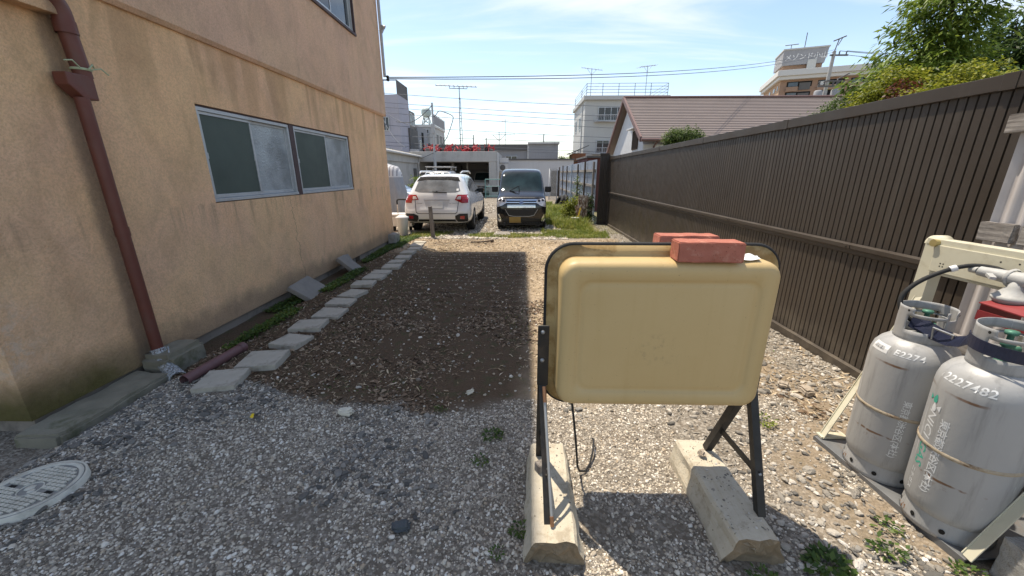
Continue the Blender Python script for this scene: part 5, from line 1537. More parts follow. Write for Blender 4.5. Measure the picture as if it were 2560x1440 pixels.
b.tube(smooth_pts([(-1.2, 8.98, .03), (-.95, 8.96, .035), (-.75, 9.02, .05), (-.66, 9.0, .07)]), [.012] * 11 + [.016] * 3 + [.02, .022] if False else .016, 6)
b.tube([(-.72, 9.01, .045), (-.66, 9.0, .06)], .035, 7)
b.build('dead_branch', M['wood_dark'], label='short dead branch lying on the sunlit dry soil', cat='branch')
# teal railing and mesh panel
rl = thing('railing', 'teal painted tube railing with wire mesh between the two cars', 'railing', (-2.0, 28, 0))
M['teal_paint'] = pmat('teal_paint', (.14, .30, .29), .5)
b = MB()
for x_ in (-2.35, -1.2): b.tube([(x_, 25.5, 0), (x_, 25.5, 1.22)], .03, 8)
for z_ in (.15, .78, 1.22): b.tube([(-2.35, 25.5, z_), (-1.2, 25.5, z_)], .025, 8)
b.build('frame', M['teal_paint'], rl)
b = MB()
for k in range(12): b.tube([(-2.3 + k * .095, 25.5, .15), (-2.3 + k * .095, 25.5, .78)], .005, 4)
for k in range(6): b.tube([(-2.35, 25.5, .2 + k * .1), (-1.2, 25.5, .2 + k * .1)], .005, 4)
b.build('wire_mesh', M['teal_paint'], rl)
ms_ = thing('mesh_gate', 'grey wire mesh gate at the far end of the blue-grey fence', 'gate', (2.0, 24.4, 0))
b = MB(); b.tube([(1.72, 24.5, 0), (1.72, 24.5, 1.86), (2.2, 24.5, 1.86), (2.2, 24.5, 0)], .03, 8); b.build('frame', M['galv'], ms_)
b = MB()
for k in range(9): b.tube([(1.75 + k * .053, 24.5, .02), (1.75 + k * .053, 24.5, 1.86)], .008, 4)
for k in range(26): b.tube([(1.72, 24.5, .08 + k * .07), (2.2, 24.5, .08 + k * .07)], .008, 4)
b.build('wire_mesh', M['galv'], ms_)

# ------------------------------------------------------------------ buildings beyond the yard
M['conc_white'] = pmat('concrete_whitewashed', (.46, .45, .43), .9, var=.12, scale=1.2, dirt=(.24, .23, .21), dirt_amt=.5, dscale=.8, streak=.45)
M['metal_white'] = pmat('siding_white', (.56, .56, .56), .6, var=.06, scale=.7, streak=.2)
M['grey_wall'] = pmat('wall_grey', (.30, .30, .31), .85, var=.15, scale=.9, streak=.4)
M['grey_dark'] = pmat('wall_dark_grey', (.12, .115, .11), .8, var=.15, scale=.9)
M['taupe'] = pmat('wall_taupe', (.22, .20, .18), .85, var=.12, scale=.9)
M['lilac'] = pmat('wall_lilac_white', (.42, .41, .46), .85, var=.1, scale=.8, streak=.3)
M['pale_wall'] = pmat('wall_pale', (.48, .48, .455), .85, var=.07, scale=.7, streak=.18)
M['tile_brown'] = pmat('wall_tile_brown', (.33, .21, .145), .8, var=.12, scale=.5, streak=.15)
M['tile_orange'] = pmat('wall_tile_orange', (.42, .27, .165), .8, var=.08, scale=.5)
M['roof_trim'] = pmat('parapet_white', (.58, .57, .54), .7, var=.06, scale=.4)
M['rail'] = pmat('rail_blue_grey', (.30, .34, .40), .5, .3)
M['rust'] = pmat('rust_sheet', (.24, .10, .05), .85, var=.4, scale=3)
M['roofsheet'] = pmat('shed_roof', (.33, .28, .19), .8, var=.2, scale=2)
M['awning'] = pmat('gutter_white', (.55, .55, .54), .6)

def window_on(par, x0, x1, y, z0, z1, cols=2, glass=None, frame=None, d=.07, balc=False):
    """window in a wall that faces -y"""
    b = MB(); e = .05
    b.box(x0, x1, y - d, y + .02, z1 - e, z1); b.box(x0, x1, y - d, y + .02, z0, z0 + e)
    for k in range(cols + 1):
        x = x0 + (x1 - x0 - e) * k / cols; b.box(x, x + e, y - d + .004, y + .02, z0 + e, z1 - e)
    f = b.build('window', frame or M['alu'], par)
    b = MB(); b.box(x0 + e / 2, x1 - e / 2, y - .025, y + .01, z0 + e / 2, z1 - e / 2); b.build('pane', glass or M['pane_dark'], f)
    if balc:
        b = MB()
        b.box(x0 - .35, x1 + .2, y - .42, y - .38, z0 + .45, z0 + .49); b.box(x0 - .35, x1 + .2, y - .42, y - .005, z0 - .12, z0 - .06)
        n = int((x1 - x0 + .5) / .16)
        for k in range(n + 1): b.box(x0 - .35 + k * .16, x0 - .33 + k * .16, y - .41, y - .39, z0 - .06, z0 + .45)
        b.build('balcony_rail', M['metal_white'], f)
    return f
def window_side(par, x, y0, y1, z0, z1, sg, glass=None, nm='window'):
    b = MB(); e = .06
    xs = sorted((x - sg * .02, x + sg * .05)); b.box(xs[0], xs[1], y0, y1, z1 - e, z1); b.box(xs[0], xs[1], y0, y1, z0, z0 + e)
    for y in (y0, (y0 + y1 - e) / 2, y1 - e): b.box(xs[0], xs[1] - .001, y, y + e, z0 + e, z1 - e)
    f = b.build(nm, M['alu'], par)
    xs = sorted((x - sg * .01, x + sg * .025)); b = MB(); b.box(xs[0], xs[1], y0 + .03, y1 - .03, z0 + .03, z1 - .03); b.build('pane', glass or M['pane_dark'], f)

# whitewashed concrete garage
ga = thing('garage', 'whitewashed concrete garage with a wide dark opening and red frames on its roof', 'garage', (-4.3, 27, 0))
b = MB(); b.box(-7.6, -1.66, 27.0, 34, 2.34, 3.0); b.build('roof_beam', M['conc_white'], ga, bevel=.03)
b = MB(); b.box(-2.22, -1.70, 27.02, 34, 0, 2.338); b.build('right_pier', M['conc_white'], ga)
b = MB(); b.box(-7.6, -7.1, 27.02, 34, 0, 2.338); b.build('left_pier', M['conc_white'], ga)
b = MB(); b.box(-7.1, -2.22, 33.6, 34, 0, 2.338); b.build('back_wall', M['conc_white'], ga)
b = MB(); b.box(-5.0, -2.7, 33.3, 33.55, 0, 1.9); b.build('shutter', M['grey_wall'], ga)
for x in (-6.9, -6.1, -5.35):
    b = MB(); b.box(x, x + .55, 31.5, 32.2, 0, 2.2); b.build('cupboard', M['grey_dark'], ga)
b = MB(); b.box(-5.3, -5.1, 30, 30.2, 0, 2.338); b.box(-4.0, -3.93, 29, 29.1, 0, 2.338); b.build('column', M['conc_white'], ga)
b = MB(); b.tube([(-1.60, 26.98, 2.9), (-1.60, 26.98, 0)], .05, 8); b.build('downpipe', M['awning'], ga)
ac = thing('condenser_unit', 'outdoor air conditioning units stacked beside the garage pier', 'air conditioner', (-1.3, 27.4, 1.8))
b = MB(); b.box(-1.55, -.95, 27.3, 27.6, 1.75, 2.2); b.box(-1.5, -.9, 27.3, 27.6, 2.3, 2.6); b.build('case', M['metal_white'], ac)
b = MB(); b.lathe([(.001, 0), (.17, 0), (.19, .01)], 18, (-1.3, 27.28, 1.97), 'Y'); b.build('fan', M['grey_dark'], ac)
b = MB(); b.box(-1.6, -.9, 27.25, 27.65, 1.68, 1.72); b.box(-1.6, -.9, 27.25, 27.65, 2.24, 2.28); b.build('bracket', M['steel'], ac)
# red frames heaped on its roof
M['redpaint'] = pmat('red_paint', (.42, .03, .035), .45, var=.25, scale=6)
def red_frame(seed):
    rr = np.random.default_rng(seed); b = MB()
    for k in range(9):
        a = rr.uniform(0, 6.28); p0 = Vector((rr.uniform(-.32, .32), rr.uniform(-.3, .3), .02)); p1 = p0 * .3 + Vector((rr.uniform(-.35, .35), rr.uniform(-.25, .25), rr.uniform(.2, .58)))
        b.tube([p0, p0.lerp(p1, .5) + Vector((0, 0, .05)), p1], .022, 6)
    b.tube([(-.4, 0, .18), (0, .05, .34), (.4, 0, .2)], .035, 8)
    return b
pal = ['leftmost red frame', 'second red frame from the left', 'third red frame from the left', 'fourth red frame from the left', 'fifth red frame from the left', 'sixth red frame from the left', 'rightmost red frame']
for i, x in enumerate((-6.35, -5.85, -4.98, -4.40, -3.85, -3.22, -2.20)):
    o = thing('red_machine', '%s with legs heaped on the garage roof' % pal[i], 'machine', (x, 27.6, 3.0), R(35 * i), group='red metal frames on the garage roof')
    red_frame(300 + i).build('tube_frame', M['redpaint'], o, local=True)
    q = MB(); rr = np.random.default_rng(i); q.box(-.25, .2, -.12, .12, .0, .20, Euler((.1, .25 * (-1) ** i, .4 * i)).to_matrix().to_4x4()); q.build('engine_box', M['redpaint'] if i % 3 else M['grey_dark'], o, local=True, bevel=.02)
    q = MB(); q.lathe([(.05, -.04), (.15, -.04), (.16, 0), (.15, .04), (.05, .04)], 14, (.28, .1, .17), 'Y'); q.build('wheel', M['rubber'], o, local=True)
# low shed on the left
sh = thing('shed', 'low whitewashed shed with a tan roof running back on the left', 'shed', (-7.5, 23, 0))
b = MB(); b.box(-10, -7.0, 19.5, 26.9, 0, 2.22); b.build('wall', M['conc_white'], sh)
b = MB(); b.box(-10, -6.92, 19.5, 26.95, 2.225, 2.70); b.build('fascia', M['conc_white'], sh, bevel=.02)
b = MB(); b.prism([(-10.2, 2.705), (-6.78, 2.705), (-6.78, 2.76), (-10.2, 3.4)], 'Y', 19.3, 26.99); b.build('roof', M['roofsheet'], sh)
b = MB(); b.tube([(-6.76, 19.3, 2.70), (-6.76, 26.99, 2.66)], .07, 8); b.tube([(-6.80, 26.7, 2.6), (-6.93, 26.7, 2.2), (-6.93, 26.7, 0)], .04, 8); b.build('gutter', M['awning'], sh)
b = MB(); b.box(-6.995, -6.95, 25.6, 26.2, 1.2, 1.9); b.build('meter_box', M['grey_dark'], sh)
# three-storey block on the left
b3 = thing('apartment_block', 'three storey lilac and taupe block with a dark roof screen at upper left', 'building', (-11.5, 38, 0))
b = MB(); b.box(-16, -10.45, 35, 38.1, 0, 7.93); b.build('front_wall', M['lilac'], b3)
b = MB(); b.box(-16, -10.50, 38.11, 40.2, 0, 7.2); b.build('middle_wall', M['taupe'], b3)
b = MB(); b.box(-16, -10.35, 40.21, 44.5, 0, 6.1); b.build('rear_wall', M['grey_wall'], b3)
b = MB(); b.box(-10.48, -10.30, 37.4, 40.2, 2.6, 5.6); b.build('stair_tower', M['grey_dark'], b3)
b = MB(); b.box(-10.52, -10.46, 35.0, 38.1, 7.95, 9.05); b.build('roof_screen', M['grey_dark'], b3)
b = MB()
for x in np.arange(-16, -10.5, 1.1): b.box(x, x + .04, 35.02, 35.06, 7.93, 9.0)
b.box(-16, -10.5, 35.02, 35.06, 8.98, 9.05); b.build('roof_rail', M['rail'], b3)
for z in (5.1, 2.6):
    window_on(b3, -11.95, -11.35, 34.97, z, z + 1.1, 2); window_on(b3, -13.2, -12.4, 34.97, z, z + 1.1, 2)
window_on(b3, -11.3, -10.85, 34.97, 1.3, 2.4, 1)
for y0, z0, z1 in ((38.4, 5.9, 7.0), (39.3, 5.9, 6.9), (40.8, 3.2, 4.8), (42.4, 3.0, 4.6)): window_side(b3, -10.35 if y0 > 40 else -10.5, y0, y0 + .75, z0, z1, 1, M['pane'])
b = MB()
for y in (41.9, 42.2): b.tube([(-10.28, y, 0), (-10.28, y, 5.6)], .06, 6)
b.build('downpipe', M['plast_black'], b3)
b = MB(); b.box(-10.4, -9.7, 37.3, 38.0, 2.2, 3.75); b.build('white_cabinet', M['metal_white'], b3)
# pale block with the water tank
b4 = thing('pale_block', 'pale two storey block with roof rail behind the water tank', 'building', (-12, 52, 0))
b = MB(); b.box(-17, -10.85, 50, 57, 0, 7.05); b.build('wall', M['conc_white'], b4)
b = MB(); b.box(-17.1, -10.75, 49.9, 57.1, 7.055, 7.3); b.build('parapet', M['roof_trim'], b4)
for k, x in enumerate((-12.6, -11.9, -11.3)):
    b = MB(); b.box(x, x + .28, 49.80, 49.99, 0, 6.2); b.build('pilaster', M['conc_white'], b4)
window_on(b4, -12.5, -11.4, 49.97, 6.25, 6.75, 2); window_on(b4, -12.3, -11.2, 49.97, 4.1, 5.2, 2)
b = MB()
for y in np.arange(50, 57.2, 1.0): b.box(-10.80, -10.76, y, y + .04, 7.3, 8.5)
b.box(-10.81, -10.75, 50, 57.1, 8.45, 8.5); b.box(-10.79, -10.77, 50, 57.1, 7.35, 8.4); b.build('roof_screen', M['grey_wall'], b4)
for y in (51.5, 53.6, 55.5): window_side(b4, -10.85, y, y + 1.2, 2.6, 6.4, 1, M['grey_dark'])
wt = thing('water_tank', 'pale green ball shaped water tank on a steel trestle on a roof', 'water tank', (-11.85, 51, 7.3))
b = MB(); b.sphere((-11.85, 51, 8.78), .62, 18, 12); b.build('tank', pmat('tank_green', (.42, .50, .47), .6), wt)
b = MB()
for sx in (-1, 1):
    for sy in (-1, 1): b.tube([(-11.85 + sx * .5, 51 + sy * .5, 7.3), (-11.85 + sx * .25, 51 + sy * .25, 8.35)], .05, 6)
for z in (7.65, 8.0): b.tube([(-12.2, 50.6, z), (-11.5, 50.6, z)], .04, 6)
b.tube([(-12.3, 50.55, 7.35), (-11.5, 50.6, 8.1)], .035, 5); b.tube([(-11.4, 50.55, 7.35), (-12.2, 50.6, 8.1)], .035, 5)
b.build('trestle', M['grey_dark'], wt)
# grey workshop and white low building
gw = thing('workshop', 'long grey flat roofed workshop behind the garage', 'building', (-1.5, 42, 0))
b = MB(); b.box(-9, .55, 40, 47, 0, 3.75); b.build('wall', M['grey_wall'], gw)
b = MB(); b.box(-9.1, .55, 39.8, 47.1, 3.755, 4.32); b.build('roof_edge', M['grey_dark'], gw)
b = MB(); b.box(.70, 3.55, 39.5, 46, 0, 4.30); b.build('right_bay', M['grey_wall'], gw)
b = MB(); b.box(.60, 3.65, 39.3, 46.1, 4.305, 4.48); b.build('bay_roof', M['conc_white'], gw)
b = MB(); b.box(.55, .70, 39.6, 40, 0, 4.30); b.build('joint_pipe', M['awning'], gw)
window_on(gw, -1.6, -.45, 39.97, 2.5, 3.25, 2)
for x, h in ((-4.9, .9), (-3.6, .6), (2.2, .95)):
    b = MB(); b.tube([(x, 41, 4.3), (x, 41, 4.4 + h)], .05, 6); b.build('vent_pipe', M['grey_dark'], gw)
ww = thing('white_building', 'low white flat roofed building behind the black van', 'building', (1.4, 30, 0))
b = MB(); b.box(-1.22, 3.75, 29, 33, 0, 2.50); b.build('wall', M['metal_white'], ww)
b = MB(); b.box(-1.28, 3.82, 28.92, 33.1, 2.505, 2.60); b.build('roof_edge', M['grey_dark'], ww)
b = MB(); b.box(2.15, 2.75, 28.985, 28.999, 0, 1.8); b.build('doorway', M['dark'], ww)
# three-storey white building
wb = thing('white_block', 'white three storey building with a railed flat roof and two aerials', 'building', (9.8, 42, 0))
b = MB(); b.box(6.05, 13.75, 40, 48, 0, 8.25); b.build('wall', M['pale_wall'], wb)
b = MB(); b.box(5.85, 13.95, 39.7, 48.2, 8.255, 8.62); b.build('parapet', M['pale_wall'], wb, bevel=.04)
for z in (6.45, 3.5): window_on(wb, 7.3, 9.75, 39.97, z, z + 1.2, 4, balc=True); window_on(wb, 10.9, 13.2, 39.97, z, z + 1.2, 4, balc=True)
for y in (42.5, 45.3): window_side(wb, 6.05, y, y + 1.1, 5.9, 7.1, -1); window_side(wb, 6.05, y, y + 1.1, 2.9, 4.1, -1)
b = MB()
for x in (6.1, 7.6, 9.1, 10.6, 12.1, 13.7): b.tube([(x, 39.9, 8.62), (x, 39.9, 9.68)], .03, 6)
for y in (43, 48): b.tube([(6.1, y, 8.62), (6.1, y, 9.68)], .03, 6)
for z in (8.9, 9.16, 9.42, 9.68): b.tube([(6.1, 48, z), (6.1, 39.9, z), (13.7, 39.9, z), (13.7, 48, z)], .025, 6)
b.build('roof_railing', M['rail'], wb)
b = MB(); b.tube([(6.0, 41.5, 8.2), (6.0, 41.5, 0)], .05, 6); b.build('downpipe', M['awning'], wb)
def aerial(par, x, y, z0, z1, yaw, ln=1.9):
    b = MB(); b.tube([(x, y, z0), (x, y, z1)], .028, 6)
    d = Vector((math.cos(yaw), math.sin(yaw), .18)); p = Vector((-math.sin(yaw), math.cos(yaw), 0))
    c_ = Vector((x, y, z1 - .05)); b.tube([c_ - d * ln * .5, c_ + d * ln * .5], .022, 5)
    for k in range(7):
        q = c_ + d * (ln * (k / 6 - .5)); L = .45 - .03 * k; b.tube([q - p * L, q + p * L], .012, 4)
    b.tube([(x, y, z1 - .55), tuple(c_ - d * .45)], .015, 4); b.tube([(x, y, z1 - .55), tuple(c_ + d * .45)], .015, 4)
    return b.build('aerial', M['steel'], par)
aerial(wb, 6.55, 40.4, 8.3, 11.05, R(165)); aerial(wb, 11.75, 40.4, 8.3, 11.25, R(25))
# house with the brown metal roof
rh = thing('brown_roof_house', 'white walled house with a broad brown metal gable roof beyond the fence', 'house', (11, 22, 0))
M['rooftin'] = pmat('roof_tin', (.23, .185, .165), .5, var=.10, scale=.8, dirt=(.26, .20, .18), dirt_amt=.4)
M['bargeboard'] = pmat('bargeboard', (.16, .095, .085), .6)
b = MB(); b.prism([(19.3, 0), (25.4, 0), (25.4, 2.75), (22.4, 5.15), (19.3, 2.9)], 'X', 5.75, 18); b.build('wall', M['metal_white'], rh)
E_, A_, F_ = (18.78, 3.12), (22.56, 5.42), (26.0, 2.75)
nrow = 25
for k in range(nrow):
    f0, f1 = k / nrow, (k + 1) / nrow
    y0, z0 = E_[0] + (A_[0] - E_[0]) * f0, E_[1] + (A_[1] - E_[1]) * f0
    y1, z1 = E_[0] + (A_[0] - E_[0]) * f1, E_[1] + (A_[1] - E_[1]) * f1
    b = MB(); b.add([(5.5, y0, z0), (18.5, y0, z0), (18.5, y1, z1 + .0), (5.5, y1, z1 + .0), (5.5, y0, z0 + .055), (18.5, y0, z0 + .055), (18.5, y1 + .03, z1 + .028), (5.5, y1 + .03, z1 + .028)],
                    [(0, 3, 2, 1), (4, 5, 6, 7), (0, 1, 5, 4), (2, 3, 7, 6), (0, 4, 7, 3), (1, 2, 6, 5)])
    b.build('roof_course', M['rooftin'], rh, recalc=False)
b = MB(); b.add([(5.5, A_[0], A_[1]), (18.5, A_[0], A_[1]), (18.5, F_[0], F_[1]), (5.5, F_[0], F_[1]), (5.5, A_[0], A_[1] + .05), (18.5, A_[0], A_[1] + .05), (18.5, F_[0], F_[1] + .05), (5.5, F_[0], F_[1] + .05)],
                [(0, 1, 2, 3), (7, 6, 5, 4), (0, 4, 5, 1), (2, 6, 7, 3), (0, 3, 7, 4), (1, 5, 6, 2)]); b.build('rear_slope', M['rooftin'], rh)
b = MB(); b.tube([(5.45, A_[0], A_[1] + .07), (18.5, A_[0], A_[1] + .07)], .06, 8); b.build('ridge_cap', M['bargeboard'], rh)
b = MB()
for (p, q) in ((E_, A_), (A_, F_)):
    b.add([(5.40, p[0], p[1] - .14), (5.40, q[0], q[1] - .14), (5.40, q[0], q[1] + .09), (5.40, p[0], p[1] + .09), (5.50, p[0], p[1] - .14), (5.50, q[0], q[1] - .14), (5.50, q[0], q[1] + .09), (5.50, p[0], p[1] + .09)],
          [(0, 1, 2, 3), (7, 6, 5, 4), (0, 4, 5, 1), (2, 6, 7, 3), (0, 3, 7, 4), (1, 5, 6, 2)])
b.build('bargeboard', M['bargeboard'], rh)
b = MB(); b.tube([(5.45, 18.70, 3.06), (18.5, 18.70, 3.06)], .07, 8); b.tube([(6.2, 18.75, 3.0), (6.2, 19.15, 2.8), (6.2, 19.22, 0)], .045, 8); b.build('gutter', M['bargeboard'], rh)
b = MB(); b.box(5.70, 5.745, 20.2, 21.2, 2.75, 3.65); f = b.build('gable_window', M['wood_dark'], rh)
b = MB(); b.box(5.45, 5.745, 20.0, 21.5, 3.72, 3.78); b.build('window_hood', M['metal_white'], f)
for k in range(6):
    b = MB(); b.box(5.68, 5.699, 20.22 + .16 * k, 20.30 + .16 * k, 2.77, 3.63); b.build('louvre', M['wood_dark'], f)
# tall apartment building with sign tower
ap = thing('apartment_building', 'distant brown tiled apartment building with a grey sign tower on its roof', 'building', (77.9, 129.5, -1.36), R(-19.6))
ap.scale = (1.85, 1.85, 1.85)
def AL(mb, nm, m, par=None, bevel=0): return mb.build(nm, m, par or ap, local=True, bevel=bevel)
b = MB(); b.box(0, 22, 0, 12, 0, 16.0); AL(b, 'wall', M['tile_brown'])
b = MB(); b.box(-.03, 0, .02, 11.98, 0, 15.98); AL(b, 'gable_wall', M['tile_orange'])
b = MB(); b.box(-.5, 22.5, -.7, 12.5, 16.005, 16.5); b.box(-.8, 22.5, -1.0, 12.6, 16.503, 17.35); AL(b, 'parapet', M['roof_trim'], None, .06)
for z in (11.25, 12.78, 14.3):
    for k in range(5):
        x0 = .9 + k * 4.2
        b = MB(); b.box(x0, x0 + 3.4, -.04, -.005, z + .62, z + 1.42); f = AL(b, 'balcony_recess', M['dark'])
        b = MB(); b.box(x0 + .2, x0 + 1.5, -.05, -.041, z + .72, z + 1.3); AL(b, 'pane', M['pane'], f)
        b = MB(); b.box(x0 - .1, x0 + (1.5 if k % 2 == 0 else 3.5), -.42, -.30, z - .05, z + .62); AL(b, 'balcony_front', M['tile_brown'], f)
        b = MB(); b.box(x0 + (1.7 if k % 2 == 0 else .2), x0 + (3.2 if k % 2 == 0 else 1.2), -.16, -.10, z + .15, z + 1.2); AL(b, 'washing', M['white_paint'] if k == 1 else M['grey_dark'], f)
    for y in (1.0, 3.0, 6.0):
        b = MB(); b.box(-.08, -.031, y, y + (.5 if y == 1.0 else 1.1), z + .45, z + 1.1); AL(b, 'window', M['pane_dark'])
b = MB(); b.box(.4, 5.8, 2.5, 7.0, 17.355, 18.6); tw = AL(b, 'tower_base', M['tile_brown'])
b = MB(); b.prism([(.1, 18.605), (5.9, 18.605), (6.2, 20.8), (.1, 20.8)], 'Y', 2.0, 7.5); sgn = AL(b, 'tower_sign', M['grey_wall'])
b = MB(); b.box(0, 6.3, 1.9, 7.6, 20.805, 21.0); AL(b, 'tower_cap', M['pale_wall'], tw)
b = MB(); b.box(3.6, 4.8, 1.85, 1.99, 17.4, 19.2); AL(b, 'service_box', M['pale_wall'], tw)
text_part('lettering', 'メゾンド小山', .98, M['label'], Matrix.Translation((.35, 1.97, 19.35)) @ Matrix.Rotation(R(90), 4, 'X'), ap, None, 0, .02)
text_part('lettering', 'メゾンド', .9, M['label'], Matrix.Translation((.07, 6.9, 19.3)) @ Matrix.Rotation(R(-90), 4, 'Z') @ Matrix.Rotation(R(90), 4, 'X'), ap, None, 0, .02)
b = MB(); b.tube([(3.3, 4, 21), (3.3, 4, 23.6)], .06, 6); b.tube([(1.4, 4, 21), (1.4, 4, 22.0)], .05, 6); b.tube([(.5, 4, 22.0), (2.4, 4, 22.05)], .06, 6); AL(b, 'aerial', M['grey_dark'], tw)
# small rusty house and maroon shed behind the sheet fence
rs_ = thing('rusty_shed', 'rusty tin shed with a dark roof beside the white three storey building', 'shed', (5.0, 37, 0))
b = MB(); b.box(4.6, 5.7, 36, 39, 0, 3.3); b.build('wall', M['rust'], rs_)
b = MB(); b.prism([(4.35, 3.25), (5.9, 3.9), (5.9, 3.98), (4.35, 3.34)], 'Y', 35.7, 39); b.build('roof', M['grey_dark'], rs_)
b = MB(); b.prism([(4.2, 2.5), (5.7, 2.62), (5.7, 2.7), (4.2, 2.58)], 'Y', 35.0, 36); b.build('awning', M['wood_dark'], rs_)
ms2 = thing('maroon_shed', 'maroon shed wall showing above the blue-grey fence', 'shed', (3.1, 18, 0))
b = MB(); b.box(2.78, 3.9, 17, 20, 0, 2.22); b.build('wall', pmat('maroon', (.11, .035, .03), .7), ms2)
b = MB(); b.box(2.72, 4.0, 16.9, 20.1, 2.225, 2.30); b.build('roof', M['grey_dark'], ms2)

# ------------------------------------------------------------------ poles, masts and wires
def wire(b, p0, p1, sag, r, n=24):
    p0, p1 = Vector(p0), Vector(p1)
    b.tube([p0.lerp(p1, k / n) - Vector((0, 0, sag * 4 * (k / n) * (1 - k / n))) for k in range(n + 1)], r, 5, caps=False)
M['wire'] = pmat('wire_black', (.09, .10, .12), .6)
p1_ = thing('service_pole', 'thin galvanised service pole with looped cables in front of the garage', 'pole', (-5.2, 24, 0))
b = MB(); b.tube([(-5.22, 24, 0), (-5.22, 24, 3.0)], .085, 10); b.tube([(-5.22, 24, 3.0), (-5.21, 24, 5.5)], .055, 10); b.build('shaft', M['galv'], p1_)
b = MB(); b.tube(smooth_pts([(-5.15, 23.95, 4.75), (-5.0, 23.95, 4.85), (-4.8, 23.95, 5.05), (-4.4, 23.95, 4.95), (-4.06, 23.95, 4.80), (-4.02, 23.95, 4.6), (-4.25, 23.95, 4.0), (-4.5, 23.95, 3.5), (-5.0, 23.95, 2.95), (-5.2, 23.95, 2.8), (-5.9, 23.95, 2.5)]), .022, 6); b.build('drop_cable', M['wire'], p1_)
b = MB(); b.box(-5.32, -5.12, 23.88, 24.0, 3.85, 4.35); b.build('meter_box', M['galv'], p1_)
b = MB(); b.tube(smooth_pts([(-5.2, 23.95, 5.35), (-5.6, 23.95, 5.0), (-6.0, 23.95, 4.7), (-6.6, 24, 4.45), (-7.4, 24, 4.5)]), .022, 6); b.build('drop_cable', M['wire'], p1_)
mt = thing('aerial_mast', 'tall lattice mast carrying a wide aerial behind the garage', 'mast', (-6.8, 45, 0))
b = MB()
cx_, cy_ = -6.75, 45
def mr(z): return .30 - .024 * z if z < 9.3 else .06
for k in range(3):
    a = 2 * math.pi * k / 3 + .3
    b.tube([(cx_ + mr(z) * math.cos(a), cy_ + mr(z) * math.sin(a), z) for z in (0, 4, 8, 9.4)], .035, 5)
for j in range(14):
    z = .5 + j * .65
    for k in range(3):
        a, a2 = 2 * math.pi * k / 3 + .3, 2 * math.pi * (k + 1) / 3 + .3
        b.tube([(cx_ + mr(z) * math.cos(a), cy_ + mr(z) * math.sin(a), z), (cx_ + mr(z) * math.cos(a2), cy_ + mr(z) * math.sin(a2), z)], .022, 4)
b.tube([(cx_, cy_, 9.2), (cx_, cy_, 10.5)], .05, 6); b.build('lattice', M['steel'], mt)
b = MB(); b.tube([(-9.3, 45, 10.62), (-4.85, 45, 10.42)], .045, 6); b.tube([(-7.8, 45, 10.32), (-5.9, 45, 10.25)], .04, 6)
for k in range(10): b.tube([(-9.2 + k * .47, 44.6, 10.62 - .02 * k), (-9.2 + k * .47, 45.4, 10.62 - .02 * k)], .025, 4)
for x in (-7.8, -7.3, -6.3, -5.9): b.tube([(x, 45, 10.28), (x, 45, 10.55)], .03, 4)
b.build('aerial_head', M['steel'], mt)
a2_ = thing('yagi_aerial', 'wide roof aerial on a braced mast above the grey workshop', 'aerial', (-1.9, 43, 4.3))
b = MB(); b.tube([(-2.4, 43, 4.3), (-2.4, 43, 5.75)], .035, 6); b.tube([(-4.1, 43, 5.45), (-.7, 43, 5.55)], .03, 5); b.tube([(-2.4, 43, 4.9), (-3.1, 43, 5.48)], .025, 4); b.tube([(-2.4, 43, 4.9), (-1.7, 43, 5.52)], .025, 4)
b.tube([(-1.75, 43, 4.3), (-1.75, 43, 7.0)], .025, 5); b.tube([(-2.1, 43, 6.8), (-1.4, 43, 6.85)], .02, 4)
for k in range(8): b.tube([(-4.0 + k * .46, 42.7, 5.48), (-4.0 + k * .46, 43.3, 5.48)], .015, 4)
b.build('rods', M['steel'], a2_)
up = thing('utility_pole', 'concrete utility pole with transformer and crossarms before the distant apartment building', 'utility pole', (24.7, 35, 0))
b = MB(); b.tube([(24.6, 35, 0), (24.82, 35, 10.9)], [.17, .12], 12); b.build('shaft', pmat('pole_concrete', (.36, .35, .33), .85), up)
b = MB(); b.box(24.5, 25.9, 34.9, 35.0, 10.55, 10.65)
for x in (24.85, 25.2, 25.75): b.lathe([(.03, 0), (.06, .05), (.03, .1), (.06, .15), (.03, .22)], 8, (x, 34.95, 10.66))
b.build('crossarm', M['grey_dark'], up)
b = MB(); b.tube([(24.82, 35, 10.9), (25.0, 35, 11.75)], .04, 6); b.tube([(24.6, 35, 11.6), (25.5, 35, 11.95)], .045, 6); b.tube([(25.0, 35, 11.3), (25.25, 35, 11.85)], .03, 5); b.build('top_bracket', M['grey_dark'], up)
b = MB(); b.lathe([(.001, 0), (.28, .02), (.30, .1), (.30, .75), (.24, .85), (.001, .88)], 16, (24.15, 34.9, 7.2)); b.lathe([(.001, 0), (.28, .02), (.30, .1), (.30, .75), (.24, .85), (.001, .88)], 16, (25.5, 34.9, 7.3)); b.build('transformer', M['grey_wall'], up)
b = MB(); b.box(24.0, 26.2, 34.85, 34.95, 8.3, 8.42); b.box(24.6, 25.9, 34.85, 34.95, 8.7, 8.8); b.tube([(25.4, 34.9, 7.0), (25.5, 34.9, 8.9), (26.3, 34.9, 9.3)], .06, 6)
for x in (24.1, 24.5, 25.2, 25.6, 26.0): b.lathe([(.04, 0), (.09, .08), (.04, .16), (.09, .24), (.04, .34)], 8, (x, 34.9, 8.42))
b.build('lower_crossarms', M['grey_dark'], up)
def cable(nm, label, p0, p1, sag, r, grp=None):
    b = MB(); wire(b, p0, p1, sag, r)
    return b.build(nm, M['wire'], recalc=False, label=label, cat='cable', group=grp)
